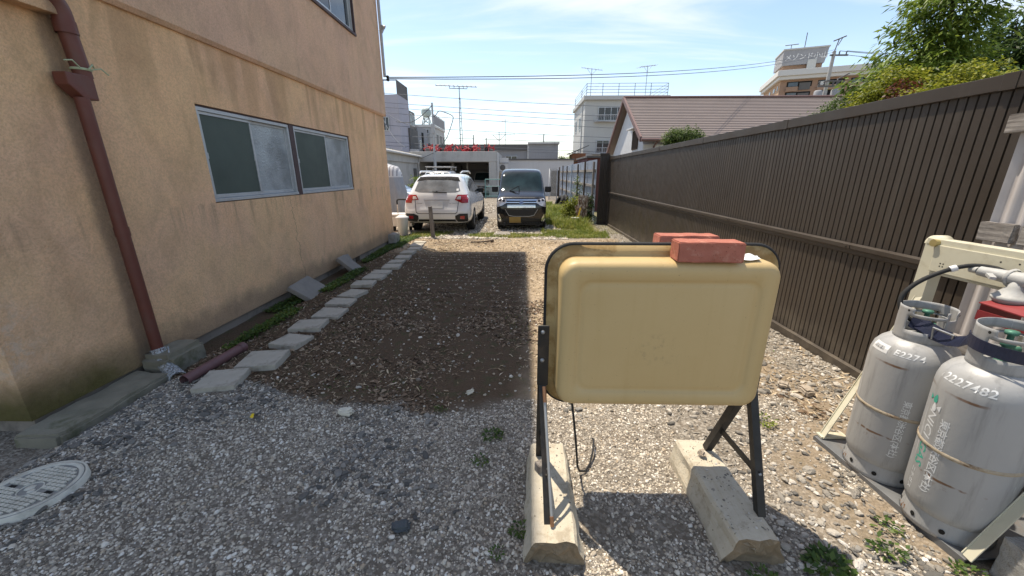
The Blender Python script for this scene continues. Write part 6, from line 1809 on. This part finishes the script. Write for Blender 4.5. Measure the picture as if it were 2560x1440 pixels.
for k, (dz, dx) in enumerate(((0, 0), (.06, .1))):
    cable('overhead_cable', ['lower twin service cable running from the house corner to the concrete utility pole', 'upper twin service cable running from the house corner to the concrete utility pole'][k],
          (XU + .08, YF + .08, 3.68 + dz * .5), (24.85 + dx, 34.95, 10.85 + dz * 3), 0.55 - .05 * k, .012, 'twin service cables')
lines = [(8.05, 6.95, .25), (7.35, 6.05, .2), (7.0, 5.6, .2), (6.6, 5.1, .25), (5.6, 4.35, .2), (4.75, 4.0, .12), (4.25, 3.15, .15), (3.95, 3.0, .15), (2.2, 2.0, .05), (1.95, 1.8, .05)]
nm_ = ['highest', 'second', 'third', 'fourth', 'fifth', 'sixth', 'seventh', 'eighth', 'ninth', 'lowest']
for k, (za, zb_, sg_) in enumerate(lines):
    cable('power_line', '%s of the dark power lines crossing behind the garage, counted from the top' % nm_[k], (-13.5, 34.2 if k < 8 else 60, za if k < 8 else za + 2.2), (20, 37.5 if k < 8 else 60, zb_ if k < 8 else zb_ + 2.6), sg_, .019, 'power lines across the sky')
for k, (p, q) in enumerate((((25.75, 34.95, 10.9), (42, 28, 8.6)), ((25.2, 34.95, 10.9), (42, 27.5, 8.1)), ((25.9, 34.95, 10.6), (42, 27, 7.5)))):
    cable('power_line', ['top', 'middle', 'bottom'][k] + ' cable running right from the concrete utility pole into the trees', p, q, .3, .02, 'power lines right of the utility pole')
for k, (p, q) in enumerate((((-11.9, 34.0, 6.9), (-7.5, 26, 3.2)), ((-12.2, 34.0, 4.4), (-9.0, 30, 2.2)), ((-12.2, 33.8, 7.3), (-5.25, 24, 4.2)))):
    cable('service_wire', ['slanting wire in front of the lilac wall', 'lower slanting wire in front of the lilac wall', 'slack wire from the lilac building to the service pole'][k], p, q, .6, .022, 'service wires at the left')

# ------------------------------------------------------------------ trees and shrubs
GREEN1 = leafmat('leaf_green', [(0.1, (.04, .075, .012)), (.5, (.13, .20, .028)), (.9, (.26, .32, .05))])
GREEN2 = leafmat('leaf_dark', [(0.1, (.020, .045, .012)), (.5, (.055, .10, .024)), (.9, (.12, .18, .045))])
GREEN3 = leafmat('leaf_maple', [(0.1, (.085, .11, .012)), (.5, (.20, .225, .025)), (.9, (.34, .33, .045))])
GREEN4 = leafmat('leaf_hedge', [(0.1, (.032, .06, .014)), (.5, (.085, .135, .032)), (.9, (.17, .22, .06))])
REDL = leafmat('leaf_red', [(0.1, (.035, .010, .008)), (.5, (.10, .028, .018)), (.9, (.18, .070, .035))])
GRASS = leafmat('grass_blade', [(0.1, (.08, .12, .02)), (.5, (.20, .25, .04)), (.75, (.34, .34, .085)), (.95, (.48, .40, .17))])
WEED = leafmat('weed_leaf', [(0.1, (.035, .075, .016)), (.5, (.085, .15, .032)), (.9, (.17, .22, .05))])
M['trunk'] = pmat('trunk_bark', (.085, .068, .052), .95, var=.4, scale=9, bump=.6, bscale=40)

def leaf_quads(pos, L, Wd, rng, droop=.35, out=None):
    n = len(pos)
    az = rng.uniform(0, 2 * np.pi, n) if out is None else out + rng.normal(0, .8, n)
    el = -droop + rng.normal(0, .38, n)
    d = np.stack([np.cos(az) * np.cos(el), np.sin(az) * np.cos(el), np.sin(el)], 1)
    s = np.stack([-np.sin(az), np.cos(az), np.zeros(n)], 1)
    up = np.cross(d, s)
    roll = rng.normal(0, .55, n)[:, None]
    s = s * np.cos(roll) + up * np.sin(roll)
    l = (L * rng.uniform(.65, 1.25, n))[:, None]; w = (Wd * rng.uniform(.7, 1.2, n))[:, None]
    V = np.stack([pos, pos + d * l * .45 + s * w * .5, pos + d * l, pos + d * l * .45 - s * w * .5], 1)
    F = np.arange(4 * n).reshape(n, 4)
    return V.reshape(-1, 3), F

def crown_pts(ell, nclump, per, spread, rng, flat=.55):
    P = []; O = []
    vol = np.array([e[1][0] * e[1][1] * e[1][2] for e in ell]); vol = vol ** .8 / (vol ** .8).sum()
    for (c, r), f in zip(ell, vol):
        k = max(3, int(nclump * f))
        u = rng.normal(0, 1, (k, 3)); u /= np.linalg.norm(u, axis=1)[:, None]
        rad = rng.random(k) ** .42
        q = np.array(c) + u * rad[:, None] * np.array(r)
        pp = np.repeat(q, per, 0)
        off = rng.normal(0, 1, (k * per, 3)) * np.array([spread, spread, spread * flat])
        P.append(pp + off); o = np.arctan2(u[:, 1], u[:, 0]); O.append(np.repeat(o, per))
    return np.concatenate(P), np.concatenate(O)

def tree(name, label, base, trunk_h, ell, nclump, per, spread, L, Wd, mat, seed, trunk_r=.09, group=None, droop=.35, cat='tree', flat=.55, limbs=9):
    rng = np.random.default_rng(seed)
    t_ = thing(name, label, cat, base, 0, group)
    pos, out = crown_pts(ell, nclump, per, spread, rng, flat)
    V, F = leaf_quads(pos, L, Wd, rng, droop, out)
    np_mesh('crown', V, F, mat, t_)
    b = MB(); bx_, by_, bz_ = base
    top = Vector(ell[-1][0]); pts = [Vector(base), Vector((bx_ + rng.normal(0, .04), by_ + rng.normal(0, .04), bz_ + trunk_h * .5)), Vector((top.x * .5 + bx_ * .5, top.y * .5 + by_ * .5, bz_ + trunk_h)), top]
    pts = smooth_pts(pts, 4); m = len(pts)
    b.tube(pts, [trunk_r * (1 - .85 * i / (m - 1)) for i in range(m)], 8)
    for k in range(limbs):
        i = int(m * (.35 + .6 * k / limbs)); i = min(i, m - 2)
        e = ell[k % len(ell)]; tgt = Vector(e[0]) + Vector((rng.uniform(-.6, .6) * e[1][0], rng.uniform(-.6, .6) * e[1][1], rng.uniform(-.4, .4) * e[1][2]))
        r0 = trunk_r * (1 - .85 * i / (m - 1)) * .6
        mid = pts[i].lerp(tgt, .5) + Vector((0, 0, .12 * (tgt - pts[i]).length))
        b.tube(smooth_pts([pts[i], mid, tgt], 3), [r0 * (1 - .13 * q) for q in range(7)], 5)
    b.build('trunk', M['trunk'], t_)
    return t_
tree('tall_tree', 'tall green tree with drooping long leaves rising above the fence', (8.45, 9.05, 0), 3.4,
     [((8.15, 9, 3.40), (1.25, 1.0, .42)), ((8.35, 9, 4.0), (1.0, .9, .36)), ((8.42, 9, 4.55), (.82, .8, .36)), ((8.45, 9, 5.1), (.66, .7, .36)), ((8.5, 9, 5.7), (.48, .5, .5))], 380, 32, .13, .165, .042, GREEN1, 5, .11, droop=.5)
tree('dark_tree', 'darker tree with long leaves at the upper right corner, behind the tall green tree', (10.6, 9.6, 0), 3.2,
     [((10.5, 9.5, 3.4), (1.0, .8, .45)), ((10.6, 9.6, 4.0), (.75, .8, .42)), ((10.65, 9.6, 4.6), (.5, .6, .42))], 230, 34, .13, .17, .045, GREEN2, 6, .10, droop=.45)
tree('maple_tree', 'bright yellow green maple just above the fence at the right', (7.1, 7.1, 0), 2.2,
     [((6.80, 7.1, 2.60), (.50, .5, .42)), ((7.30, 7.1, 2.92), (.55, .5, .42))], 330, 32, .08, .065, .036, GREEN3, 7, .05, droop=.2, flat=.35)
tree('maple_tree', 'yellow green maple left of the red leaved shrub, behind the fence', (7.0, 8.1, 0), 2.4,
     [((6.62, 8.0, 2.75), (.42, .4, .42)), ((7.05, 8.1, 3.1), (.50, .4, .40))], 260, 32, .08, .065, .036, GREEN3, 8, .05, droop=.2, flat=.35)
tree('dark_shrub', 'dark green shrub at the right edge above the fence', (8.4, 7.3, 0), 2.2,
     [((8.15, 7.4, 2.75), (.6, .5, .42)), ((8.9, 7.4, 2.95), (.6, .5, .5))], 170, 32, .10, .13, .045, GREEN2, 9, .06, cat='shrub')
tree('red_shrub', 'red leaved shrub between the maples above the fence', (6.6, 7.45, 0), 2.0,
     [((6.52, 7.4, 2.72), (.22, .25, .42)), ((6.72, 7.45, 2.7), (.2, .25, .4))], 80, 30, .07, .07, .035, REDL, 10, .03, cat='shrub', limbs=5)
tree('hedge_shrub', 'lower end of the green hedge sloping down behind the fence', (7.05, 10.1, 0), 1.9,
     [((6.95, 10, 2.32), (.55, .5, .56)), ((7.45, 10, 2.68), (.55, .5, .58))], 420, 30, .075, .06, .032, GREEN4, 11, .05, group='hedge shrubs behind the fence', cat='shrub', flat=.9)
tree('hedge_shrub', 'taller end of the green hedge beside the yellow green maple', (8.2, 10.2, 0), 2.3,
     [((7.9, 10.1, 2.85), (.55, .5, .58)), ((8.4, 10.1, 3.05), (.55, .5, .6))], 360, 30, .075, .06, .032, GREEN4, 12, .05, group='hedge shrubs behind the fence', cat='shrub', flat=.9)
tree('round_bush', 'clipped round green bush in front of the brown roofed house', (4.75, 12.0, 0), 2.1,
     [((4.72, 12, 2.50), (.56, .45, .36))], 420, 26, .05, .055, .03, GREEN4, 13, .05, cat='bush', flat=1.0)
tree('garden_shrub', 'green shrub beside the low whitewashed shed', (-5.75, 21.5, 0), .8,
     [((-5.75, 21.5, .75), (.4, .35, .45)), ((-5.65, 21.5, 1.15), (.3, .3, .4))], 70, 20, .12, .14, .05, GREEN1, 14, .03, cat='shrub')
tree('far_tree', 'small tree beside the rusty shed', (4.35, 37.5, 0), 2.2, [((4.4, 37.5, 2.4), (.6, .5, .7))], 60, 20, .16, .2, .08, GREEN1, 15, .05)
tree('palm_shrub', 'spiky dark shrub behind the right end of the grey workshop', (4.05, 42, 0), 2.2, [((4.0, 42, 2.75), (.55, .4, .5))], 30, 16, .14, .5, .06, GREEN2, 16, .07, cat='shrub', droop=-.3)
tree('vine_shrub', 'yellow green shrub growing beside the peeling boards', (1.62, 13.2, 0), .3,
     [((1.6, 13.1, .35), (.30, .3, .35)), ((1.72, 13.2, .62), (.2, .2, .25))], 90, 22, .06, .07, .04, GREEN3, 17, .012, cat='shrub', flat=.8)
tree('climbing_weed', 'tall thin weed climbing the blue-grey fence', (2.15, 15.3, 0), .9,
     [((2.15, 15.3, .8), (.12, .25, .5)), ((2.2, 15.3, 1.3), (.08, .12, .25))], 24, 18, .06, .08, .035, GREEN4, 18, .01, cat='weed', flat=.9)
tree('vine_shrub', 'dark leafy creeper behind the weathered end post', (2.25, 12.75, 0), .3,
     [((2.24, 12.7, .5), (.08, .12, .5))], 24, 18, .05, .07, .045, GREEN2, 19, .01, cat='shrub', flat=.9)

# grass and ground cover
def blades(pos, h, w, rng, lean=.5):
    n = len(pos); az = rng.uniform(0, 2 * np.pi, n)
    d = np.stack([np.cos(az), np.sin(az), np.zeros(n)], 1); s = np.stack([-np.sin(az), np.cos(az), np.zeros(n)], 1)
    hh = h * rng.uniform(.45, 1.3, n); le = np.abs(rng.normal(0, lean, n)) * hh; ww = w * rng.uniform(.6, 1.3, n)
    b0 = pos; m = pos + d * (le * .35)[:, None] + np.array([0, 0, 1]) * (hh * .62)[:, None]; tp = pos + d * le[:, None] + np.array([0, 0, 1]) * (hh * .95)[:, None]
    V = np.stack([b0 - s * ww[:, None] * .5, b0 + s * ww[:, None] * .5, m + s * ww[:, None] * .38, m - s * ww[:, None] * .38, tp + s * ww[:, None] * .06, tp - s * ww[:, None] * .06], 1).reshape(-1, 3)
    i = np.arange(n)[:, None] * 6
    F = np.concatenate([i + np.array([0, 1, 2, 3]), i + np.array([3, 2, 4, 5])])
    return V, F
def put(x, y, dz=0.0): return np.stack([x, y, gz(x, y) + dz], 1)
rg = np.random.default_rng(77)
x = rg.uniform(.55, 2.35, 30000); y = rg.uniform(10.2, 21, 30000)
k = (vnoise(x * 2.2, y * 1.1, 51) > .36) & ((y > 14.6) | (x > .82) | (y < 10.9)) & ~((x < .80) & (y > 11))
x, y = x[k], y[k]; hgt = .09 + .20 * vnoise(x * 1.7 + 9, y * .9, 52) * sstep(10.3, 12.0, y)
V, F = blades(put(x, y), hgt, .011, rg, .6)
o = np_mesh('tall_grass', V, F, GRASS); tag(o, 'tall yellow green grass between the black van and the blue-grey fence', 'grass', kind='stuff')
x = rg.uniform(-3.0, 2.3, 16000); y = rg.uniform(9.75, 11.0, 16000)
nn = vnoise(x * 1.9, y * 1.3, 53)
k = (nn > .47) & ~((x > -.75) & (x < -.28) & (y > 10.1) & (y < 10.8)) & ((np.abs(y - 10.25 - .3 * (vnoise(x * 1.2, y * 0, 54) - .5)) < .28 + .2 * nn) | ((x < -2.3) & (y < 10.3)) | (x > .9))
x, y = x[k], y[k]
V, F = blades(put(x, y), .065, .010, rg, .9)
o = np_mesh('low_grass', V, F, GRASS); tag(o, 'low grass and clover in front of the parked cars', 'grass', kind='stuff')
x = rg.uniform(-3.2, -2.62, 16000); y = rg.uniform(3.2, 9.9, 16000)
k = (vnoise(x * 2.6 + 4, y * 1.5, 55) > .56 - .22 * sstep(7, 9.3, y)) & (x < -2.72 + .1 * vnoise(x, y, 56))
x, y = x[k], y[k]
pos = np.repeat(put(x, y, .012), 2, 0); pos[:, :2] += rg.normal(0, .012, (len(pos), 2)); pos[:, 2] += rg.uniform(0, .035, len(pos))
V, F = leaf_quads(pos, .034, .020, rg, -.15)
o = np_mesh('wall_weeds', V, F, WEED); tag(o, 'low green weeds along the foot of the stucco wall', 'weeds', kind='stuff')
# sparse moss-like seedlings on the soil
x = rg.uniform(-2.1, 2.4, 9000); y = rg.uniform(2.5, 9.5, 9000)
k = vnoise(x * 1.6 + 14, y * 1.2 + 3, 57) > .74
x, y = x[k], y[k]
V, F = leaf_quads(put(x, y, .006), .018, .010, rg, -.2)
o = np_mesh('seedlings', V, F, WEED); tag(o, 'tiny seedlings scattered over the soil', 'seedlings', kind='stuff')
# single weeds in the foreground
wl_ = [(-.17, 2.02, .055, 90, 'leafy green weed in the gravel left of the left kerb stone'),
       (-.22, 1.80, .045, 50, 'small green weed nearer than the leafy one left of the left kerb stone'),
       (.00, 1.36, .045, 60, 'small weed beside the near end of the left kerb stone'),
       (-.09, 1.24, .035, 34, 'tiny weed at the bottom edge left of the left kerb stone'),
       (-.56, 2.30, .040, 40, 'small weed at the border of gravel and dark soil'),
       (1.30, 1.225, .075, 170, 'broad leafy weed patch in the shade right of the right kerb stone'),
       (1.00, 1.17, .05, 60, 'green weed at the broken near end of the right kerb stone'),
       (1.62, 1.30, .06, 60, 'sunlit weed between the right kerb stone and the gas rack plate'),
       (1.72, 1.42, .055, 40, 'thin weed beside the edge of the gas rack plate'),
       (1.86, 1.21, .05, 60, 'weed beside the stacked concrete blocks'),
       (1.62, 2.20, .06, 50, 'dry yellowish weed behind the gas rack in the sun'),
       (2.02, 3.05, .06, 50, 'pale green weed near the foot of the brown fence')]
for i, (x, y, s, n, lab) in enumerate(wl_):
    rr = np.random.default_rng(400 + i)
    o = thing('weed', lab, 'weed', (x, y, gzf(x, y)), group='weeds in the gravel')
    a = rr.uniform(0, 2 * np.pi, n); r_ = s * np.sqrt(rr.random(n)) * 1.1
    pos = np.stack([x + r_ * np.cos(a), y + r_ * np.sin(a) * .8, gzf(x, y) + .012 + s * .45 * rr.random(n)], 1)
    V, F = leaf_quads(pos, s * .48, s * .26, rr, -.1, a)
    np_mesh('foliage', V, F, GRASS if 'yellow' in lab or 'pale' in lab else WEED, o)
    b = MB()
    for q in range(6): b.tube([(x, y, gzf(x, y) - .01), (x + s * .5 * math.cos(q), y + s * .5 * math.sin(q), gzf(x, y) + s * .4)], .0013, 4)
    b.build('stem', WEED, o)

# ------------------------------------------------------------------ gravel and leaf litter
def stone_mat(name, stops, rough=.85):
    t = NT(name); oi = t.n.new('ShaderNodeObjectInfo')
    c = t.ramp(oi.outputs['Random'], stops)
    n = t.noise(t.tc.outputs['Object'], 1.6, 5, .7)
    c = t.mix(t.rng(n, .3, .7, 0, .45), c, t.mix(.5, c, (.10, .085, .07)))
    t.bump(n, .35, .2)
    return t.fin(c, rough, 0, .25)
PEB = stone_mat('pebble', [(0, (.16, .135, .108)), (.2, (.32, .275, .22)), (.42, (.52, .455, .37)), (.62, (.68, .61, .50)), (.72, (.46, .36, .255)), (.84, (.78, .71, .60)), (1, (.88, .84, .76))])
CHIP = stone_mat('slate_chip', [(0, (.085, .083, .078)), (.4, (.16, .152, .138)), (.7, (.24, .225, .20)), (1, (.34, .315, .275))])
ROCK = stone_mat('rubble', [(0, (.14, .13, .115)), (.3, (.26, .235, .20)), (.6, (.40, .36, .30)), (.8, (.52, .47, .40)), (1, (.66, .62, .56))])
STRAW = stone_mat('straw', [(0, (.15, .098, .057)), (.3, (.36, .26, .155)), (.6, (.57, .435, .28)), (.85, (.70, .57, .40)), (1, (.76, .67, .53))], .8)
LITTER = stone_mat('dead_leaf', [(0, (.07, .045, .028)), (.4, (.17, .11, .07)), (.75, (.27, .185, .12)), (1, (.40, .31, .22))], .85)
def pebble_mesh(nm, sc, seed, amp, mt_, sub=1, facet=False):
    from mathutils import noise as mn
    bm = bmesh.new(); bmesh.ops.create_icosphere(bm, subdivisions=sub + 1, radius=.5)
    for v in bm.verts:
        q = v.co.normalized(); f = 1 + amp * mn.noise(q * 1.3 + Vector((seed * 7.1, 0, 0))) + amp * .6 * mn.noise(q * 2.9 + Vector((0, seed * 3.3, 0)))
        if facet:
            for k in range(5):
                r_ = random.Random(seed * 13 + k); dn = Vector((r_.uniform(-1, 1), r_.uniform(-1, 1), r_.uniform(-1, 1))).normalized(); lim = r_.uniform(.30, .42)
                e = (q * f * .5).dot(dn)
                if e > lim: f *= lim / e
        v.co = Vector((q.x * sc[0], q.y * sc[1], q.z * sc[2])) * f * .5
    me = bpy.data.meshes.new(nm); bm.to_mesh(me); bm.free(); me.materials.append(mt_)
    for p in me.polygons: p.use_smooth = not facet
    return me
def strip_mesh(nm, seed, mt_, wd, curl):
    r_ = random.Random(seed); vs = []; fs = []; N = 4
    for i in range(N + 1):
        f = i / N - .5; w_ = wd * (1 - (2 * f) ** 2 * .8) * .5
        z = curl * (1 - 4 * f * f) + r_.uniform(-.02, .02); y = r_.uniform(-.04, .04)
        vs += [(f, y - w_, z + r_.uniform(0, .05)), (f, y + w_, z + r_.uniform(0, .05))]
    fs = [(2 * i, 2 * i + 1, 2 * i + 3, 2 * i + 2) for i in range(N)]
    me = bpy.data.meshes.new(nm); me.from_pydata(vs, [], fs); me.materials.append(mt_); return me
def scatter(name, label, cat, xs, ys, zoff, scl, tilt, meshes, seed):
    rr = np.random.default_rng(seed); n = len(xs)
    src = bpy.data.collections.new(name + '_shapes')
    for i, m_ in enumerate(meshes):
        so = bpy.data.objects.new('%s_shape_%02d' % (name, i), m_); src.objects.link(so)
    me = bpy.data.meshes.new(name)
    P_ = np.stack([xs, ys, gz(xs, ys) + zoff * scl], 1).astype(np.float32)
    me.vertices.add(n); me.vertices.foreach_set('co', P_.ravel())
    a = me.attributes.new('rot', 'FLOAT_VECTOR', 'POINT')
    rot = np.stack([rr.normal(0, tilt, n), rr.normal(0, tilt, n), rr.uniform(0, 6.283, n)], 1).astype(np.float32); a.data.foreach_set('vector', rot.ravel())
    a = me.attributes.new('scl', 'FLOAT', 'POINT'); a.data.foreach_set('value', np.asarray(scl, np.float32))
    a = me.attributes.new('idx', 'INT', 'POINT'); a.data.foreach_set('value', rr.integers(0, len(meshes), n).astype(np.int32))
    o = bpy.data.objects.new(name, me); COL.objects.link(o)
    ng = bpy.data.node_groups.new(name + '_scatter', 'GeometryNodeTree')
    ng.interface.new_socket('Geometry', in_out='INPUT', socket_type='NodeSocketGeometry'); ng.interface.new_socket('Geometry', in_out='OUTPUT', socket_type='NodeSocketGeometry')
    N_ = ng.nodes; gi = N_.new('NodeGroupInput'); go = N_.new('NodeGroupOutput')
    ci = N_.new('GeometryNodeCollectionInfo'); ci.inputs['Collection'].default_value = src; ci.inputs['Separate Children'].default_value = True; ci.inputs['Reset Children'].default_value = True
    ip = N_.new('GeometryNodeInstanceOnPoints'); ip.inputs['Pick Instance'].default_value = True
    def na(nm_, ty):
        k_ = N_.new('GeometryNodeInputNamedAttribute'); k_.data_type = ty; k_.inputs['Name'].default_value = nm_
        return [s for s in k_.outputs if s.enabled and s.name == 'Attribute'][0]
    er = N_.new('FunctionNodeEulerToRotation')
    L_ = ng.links
    L_.new(gi.outputs[0], ip.inputs['Points']); L_.new(ci.outputs[0], ip.inputs['Instance']); L_.new(na('idx', 'INT'), ip.inputs['Instance Index'])
    L_.new(na('rot', 'FLOAT_VECTOR'), er.inputs[0]); L_.new(er.outputs[0], ip.inputs['Rotation']); L_.new(na('scl', 'FLOAT'), ip.inputs['Scale'])
    L_.new(ip.outputs[0], go.inputs[0])
    md = o.modifiers.new('scatter', 'NODES'); md.node_group = ng
    return tag(o, label, cat, kind='stuff')
def clear(x, y, pad=0.0):
    """true where loose stones may lie: outside the blocks, slabs and plates"""
    k = np.ones(len(x), bool)
    for (a, b, c, d) in ((.03, .28, 1.18, 1.81), (.865, 1.115, 1.21, 1.86), (-9, -2.92, 1.0, 2.80), (-9, -3.2, 1.0, 9.7), (2.74, 9, -1, 13)):
        k &= ~((x > a - pad) & (x < b + pad) & (y > c - pad) & (y < d + pad))
    cs_, sn_ = math.cos(R(3.9)), math.sin(R(3.9)); u = (x - 2.155) * cs_ + (y - 1.675) * sn_; v = -(x - 2.155) * sn_ + (y - 1.675) * cs_
    k &= ~((u > -.295 - pad) & (u < .34) & (np.abs(v) < .405 + pad))
    k &= (x + 2.545) ** 2 + (y - 1.53) ** 2 > (MR + .004 + pad) ** 2
    for (sx_, sy_, wx, wy, a) in SL: k &= ~((np.abs(x - sx_) < wx / 2 + .01 + pad) & (np.abs(y - sy_) < wy / 2 + .01 + pad))
    k &= ~((x > 1.965) & (y < 1.25))
    return k
peb = [pebble_mesh('pebble', s, i, .35, PEB) for i, s in enumerate(((1, .8, .55), (1, .7, .6), (.9, .8, .5), (1.1, .75, .5), (1, .9, .7)))]
chips = [pebble_mesh('chip', s, 20 + i, .3, CHIP, 1, True) for i, s in enumerate(((1.2, .8, .32), (1.3, .65, .28), (1, .85, .36), (1.4, .8, .30)))]
rocks = [pebble_mesh('rock', s, 40 + i, .35, ROCK, 1, True) for i, s in enumerate(((1.1, .8, .5), (1.2, .75, .42), (1, .85, .55), (1.3, .7, .45)))]
rg = np.random.default_rng(5)
def samp(n, x0, x1, y0, y1, pw=1.0):
    return rg.uniform(x0, x1, n), y0 + (y1 - y0) * rg.random(n) ** pw
# pale pebbles of the foreground
x, y = samp(150000, -4.0, 2.75, .75, 3.3, 1.25)
so_, dr_, _ = zones(x, y)
pn = fbm(x * 1.4 + 3, y * 1.4 + 8, 61)
k = clear(x, y) & (so_ < .55 * rg.random(len(x)) + .1) & (pn > .26 + .14 * rg.random(len(x)) + .10 * (x > 1.0))
x, y = x[k], y[k]
scatter('gravel', 'pale pebble gravel of the foreground', 'gravel', x, y, .04, np.clip(rg.lognormal(math.log(.0098), .38, len(x)), .005, .030), .35, peb, 1)
# dark slate chips in drifts
x, y = samp(15000, -4.0, 2.7, .75, 3.0, 1.2)
so_, dr_, _ = zones(x, y); pn = fbm(x * 1.1 + 13, y * 1.1 + 28, 62) + .16 * sstep(-1.5, -2.6, x) + .07 * sstep(-.1, .1, x) * 0
k = clear(x, y) & (so_ < .3) & (pn > .46 + .16 * rg.random(len(x)))
x, y = x[k], y[k]
scatter('slate_chips', 'dark slate chips lying among the pale pebbles', 'gravel', x, y, .15, np.clip(rg.lognormal(math.log(.024), .36, len(x)), .010, .060), .28, chips, 2)
# coarser rubble on the right and along the fence
x1, y1 = samp(4200, 1.0, 2.74, 1.0, 3.8, 1.3); x2, y2 = samp(2600, 2.30, 2.74, 2.6, 12.3, 1.0); x3, y3 = samp(900, -2.9, 2.1, 2.2, 9.3, 1.0)
x, y = np.concatenate([x1, x2, x3]), np.concatenate([y1, y2, y3])
k = clear(x, y, .005) & (vnoise(x * 2.5, y * 2.5, 63) > .30 * rg.random(len(x)))
x, y = x[k], y[k]
scatter('rubble', 'coarse grey and tan rubble stones in the sun by the fence', 'gravel', x, y, .12, np.clip(rg.lognormal(math.log(.021), .42, len(x)), .008, .075), .3, rocks, 3)
x = np.concatenate([rg.uniform(.90, 1.07, 130), rg.uniform(.07, .235, 50)]); y = rg.uniform(1.28, 1.8, 180)
o = scatter('kerb_grit', 'small dark grit lying on the tops of the kerb stones', 'grit', x, y, 0, np.clip(rg.lognormal(math.log(.007), .5, 180), .003, .018), .3, rocks + chips[:1], 8)
for v_ in o.data.vertices: v_.co.z = .143
# gravel under the parked cars
x, y = samp(26000, -4.2, 1.2, 9.6, 22, 1.8)
k = (vnoise(x * 1.1, y * .9, 64) > .22) & ~((x < -3.2) & (y < 9.8))
x, y = x[k], y[k]
scatter('yard_gravel', 'pale gravel around the parked cars', 'gravel', x, y, .1, np.clip(rg.lognormal(math.log(.034), .35, len(x)), .012, .08), .3, peb, 4)
# straw and dead leaves on the soil
straws = [strip_mesh('straw', i, STRAW, .12 + .04 * (i % 3), .06 + .04 * (i % 2)) for i in range(6)]
leaves = [strip_mesh('dead_leaf', 30 + i, LITTER, .34 + .12 * (i % 3), .14) for i in range(5)]
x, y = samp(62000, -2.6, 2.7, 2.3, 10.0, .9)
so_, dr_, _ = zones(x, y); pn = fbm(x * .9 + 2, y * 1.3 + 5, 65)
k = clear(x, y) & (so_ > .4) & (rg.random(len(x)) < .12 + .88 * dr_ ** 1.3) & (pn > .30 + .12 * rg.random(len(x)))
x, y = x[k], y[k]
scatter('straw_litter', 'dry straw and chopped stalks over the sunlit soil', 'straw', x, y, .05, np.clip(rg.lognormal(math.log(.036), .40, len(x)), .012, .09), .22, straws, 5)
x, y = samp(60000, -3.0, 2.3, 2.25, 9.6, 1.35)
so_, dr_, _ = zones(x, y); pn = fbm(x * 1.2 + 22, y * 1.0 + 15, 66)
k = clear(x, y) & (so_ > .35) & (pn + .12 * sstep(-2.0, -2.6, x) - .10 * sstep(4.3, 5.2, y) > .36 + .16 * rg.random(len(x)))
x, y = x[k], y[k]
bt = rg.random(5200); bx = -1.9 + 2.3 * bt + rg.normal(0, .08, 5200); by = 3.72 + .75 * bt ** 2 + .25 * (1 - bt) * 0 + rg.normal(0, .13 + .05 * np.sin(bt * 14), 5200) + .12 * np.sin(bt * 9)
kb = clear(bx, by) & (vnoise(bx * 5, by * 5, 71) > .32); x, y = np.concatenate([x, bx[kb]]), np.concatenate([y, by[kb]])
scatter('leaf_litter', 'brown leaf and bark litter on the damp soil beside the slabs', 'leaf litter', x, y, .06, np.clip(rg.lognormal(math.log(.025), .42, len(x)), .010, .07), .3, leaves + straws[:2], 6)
x, y = samp(1500, -2.4, 1.6, 2.3, 9.3, 1.3)
so_, dr_, _ = zones(x, y); k = clear(x, y) & (so_ > .4); x, y = x[k], y[k]
scatter('soil_pebbles', 'pale pebbles scattered over the dark soil', 'pebbles', x, y, .12, np.clip(rg.lognormal(math.log(.016), .4, len(x)), .007, .045), .3, peb, 7)
# stones one can point at
for i, (x, y, sx, sy, sz, m_, lab) in enumerate((
        (-1.20, 2.23, .10, .06, .05, 'chalk', 'large chalk white broken stone on the border of gravel and soil'),
        (-.38, 2.52, .07, .035, .03, 'chalk', 'small white stone piece lying on the dark soil'),
        (2.16, 2.58, .11, .08, .05, 'tan', 'flat tan stone near the fence, largest of the small heap'),
        (2.05, 2.66, .07, .06, .045, 'tan', 'round tan stone beside the flat one near the fence'),
        (-.55, 1.365, .085, .06, .03, 'slate', 'dark slate piece in the gravel left of the left kerb stone'),
        (.98, 1.72, .045, .04, .035, 'tan', 'brown clod on the far end of the right kerb stone'))):
    cc = {'chalk': (.62, .58, .48), 'tan': (.36, .30, .235), 'slate': (.075, .085, .09)}[m_]
    if m_ + '_s' not in M: M[m_ + '_s'] = pmat('stone_' + m_, cc, .9, var=.3, scale=25, bump=.5, bscale=80)
    zz = gzf(x, y) if i != 5 else .142
    rough_block('stone', -sx / 2, sx / 2, -sy / 2, sy / 2, 0, sz, M[m_ + '_s'], .010, seed=500 + i, bev=.012, freq=24, loc=(x, y, zz + .002), rot=Euler((0, 0, i * .8)), label=lab, cat='stone')
b = MB(); b.add([(-1.815, 2.15, .03), (-1.785, 2.14, .034), (-1.79, 2.165, .05), (-1.812, 2.17, .045)], [(0, 1, 2, 3)]); b.add([(-1.815, 2.15, .028), (-1.785, 2.14, .032), (-1.79, 2.165, .048), (-1.812, 2.17, .043)], [(3, 2, 1, 0)])
b.build('yellow_scrap', pmat('yellow_scrap', (.70, .50, .02), .5), recalc=False, label='tiny bright yellow scrap on the gravel', cat='scrap')
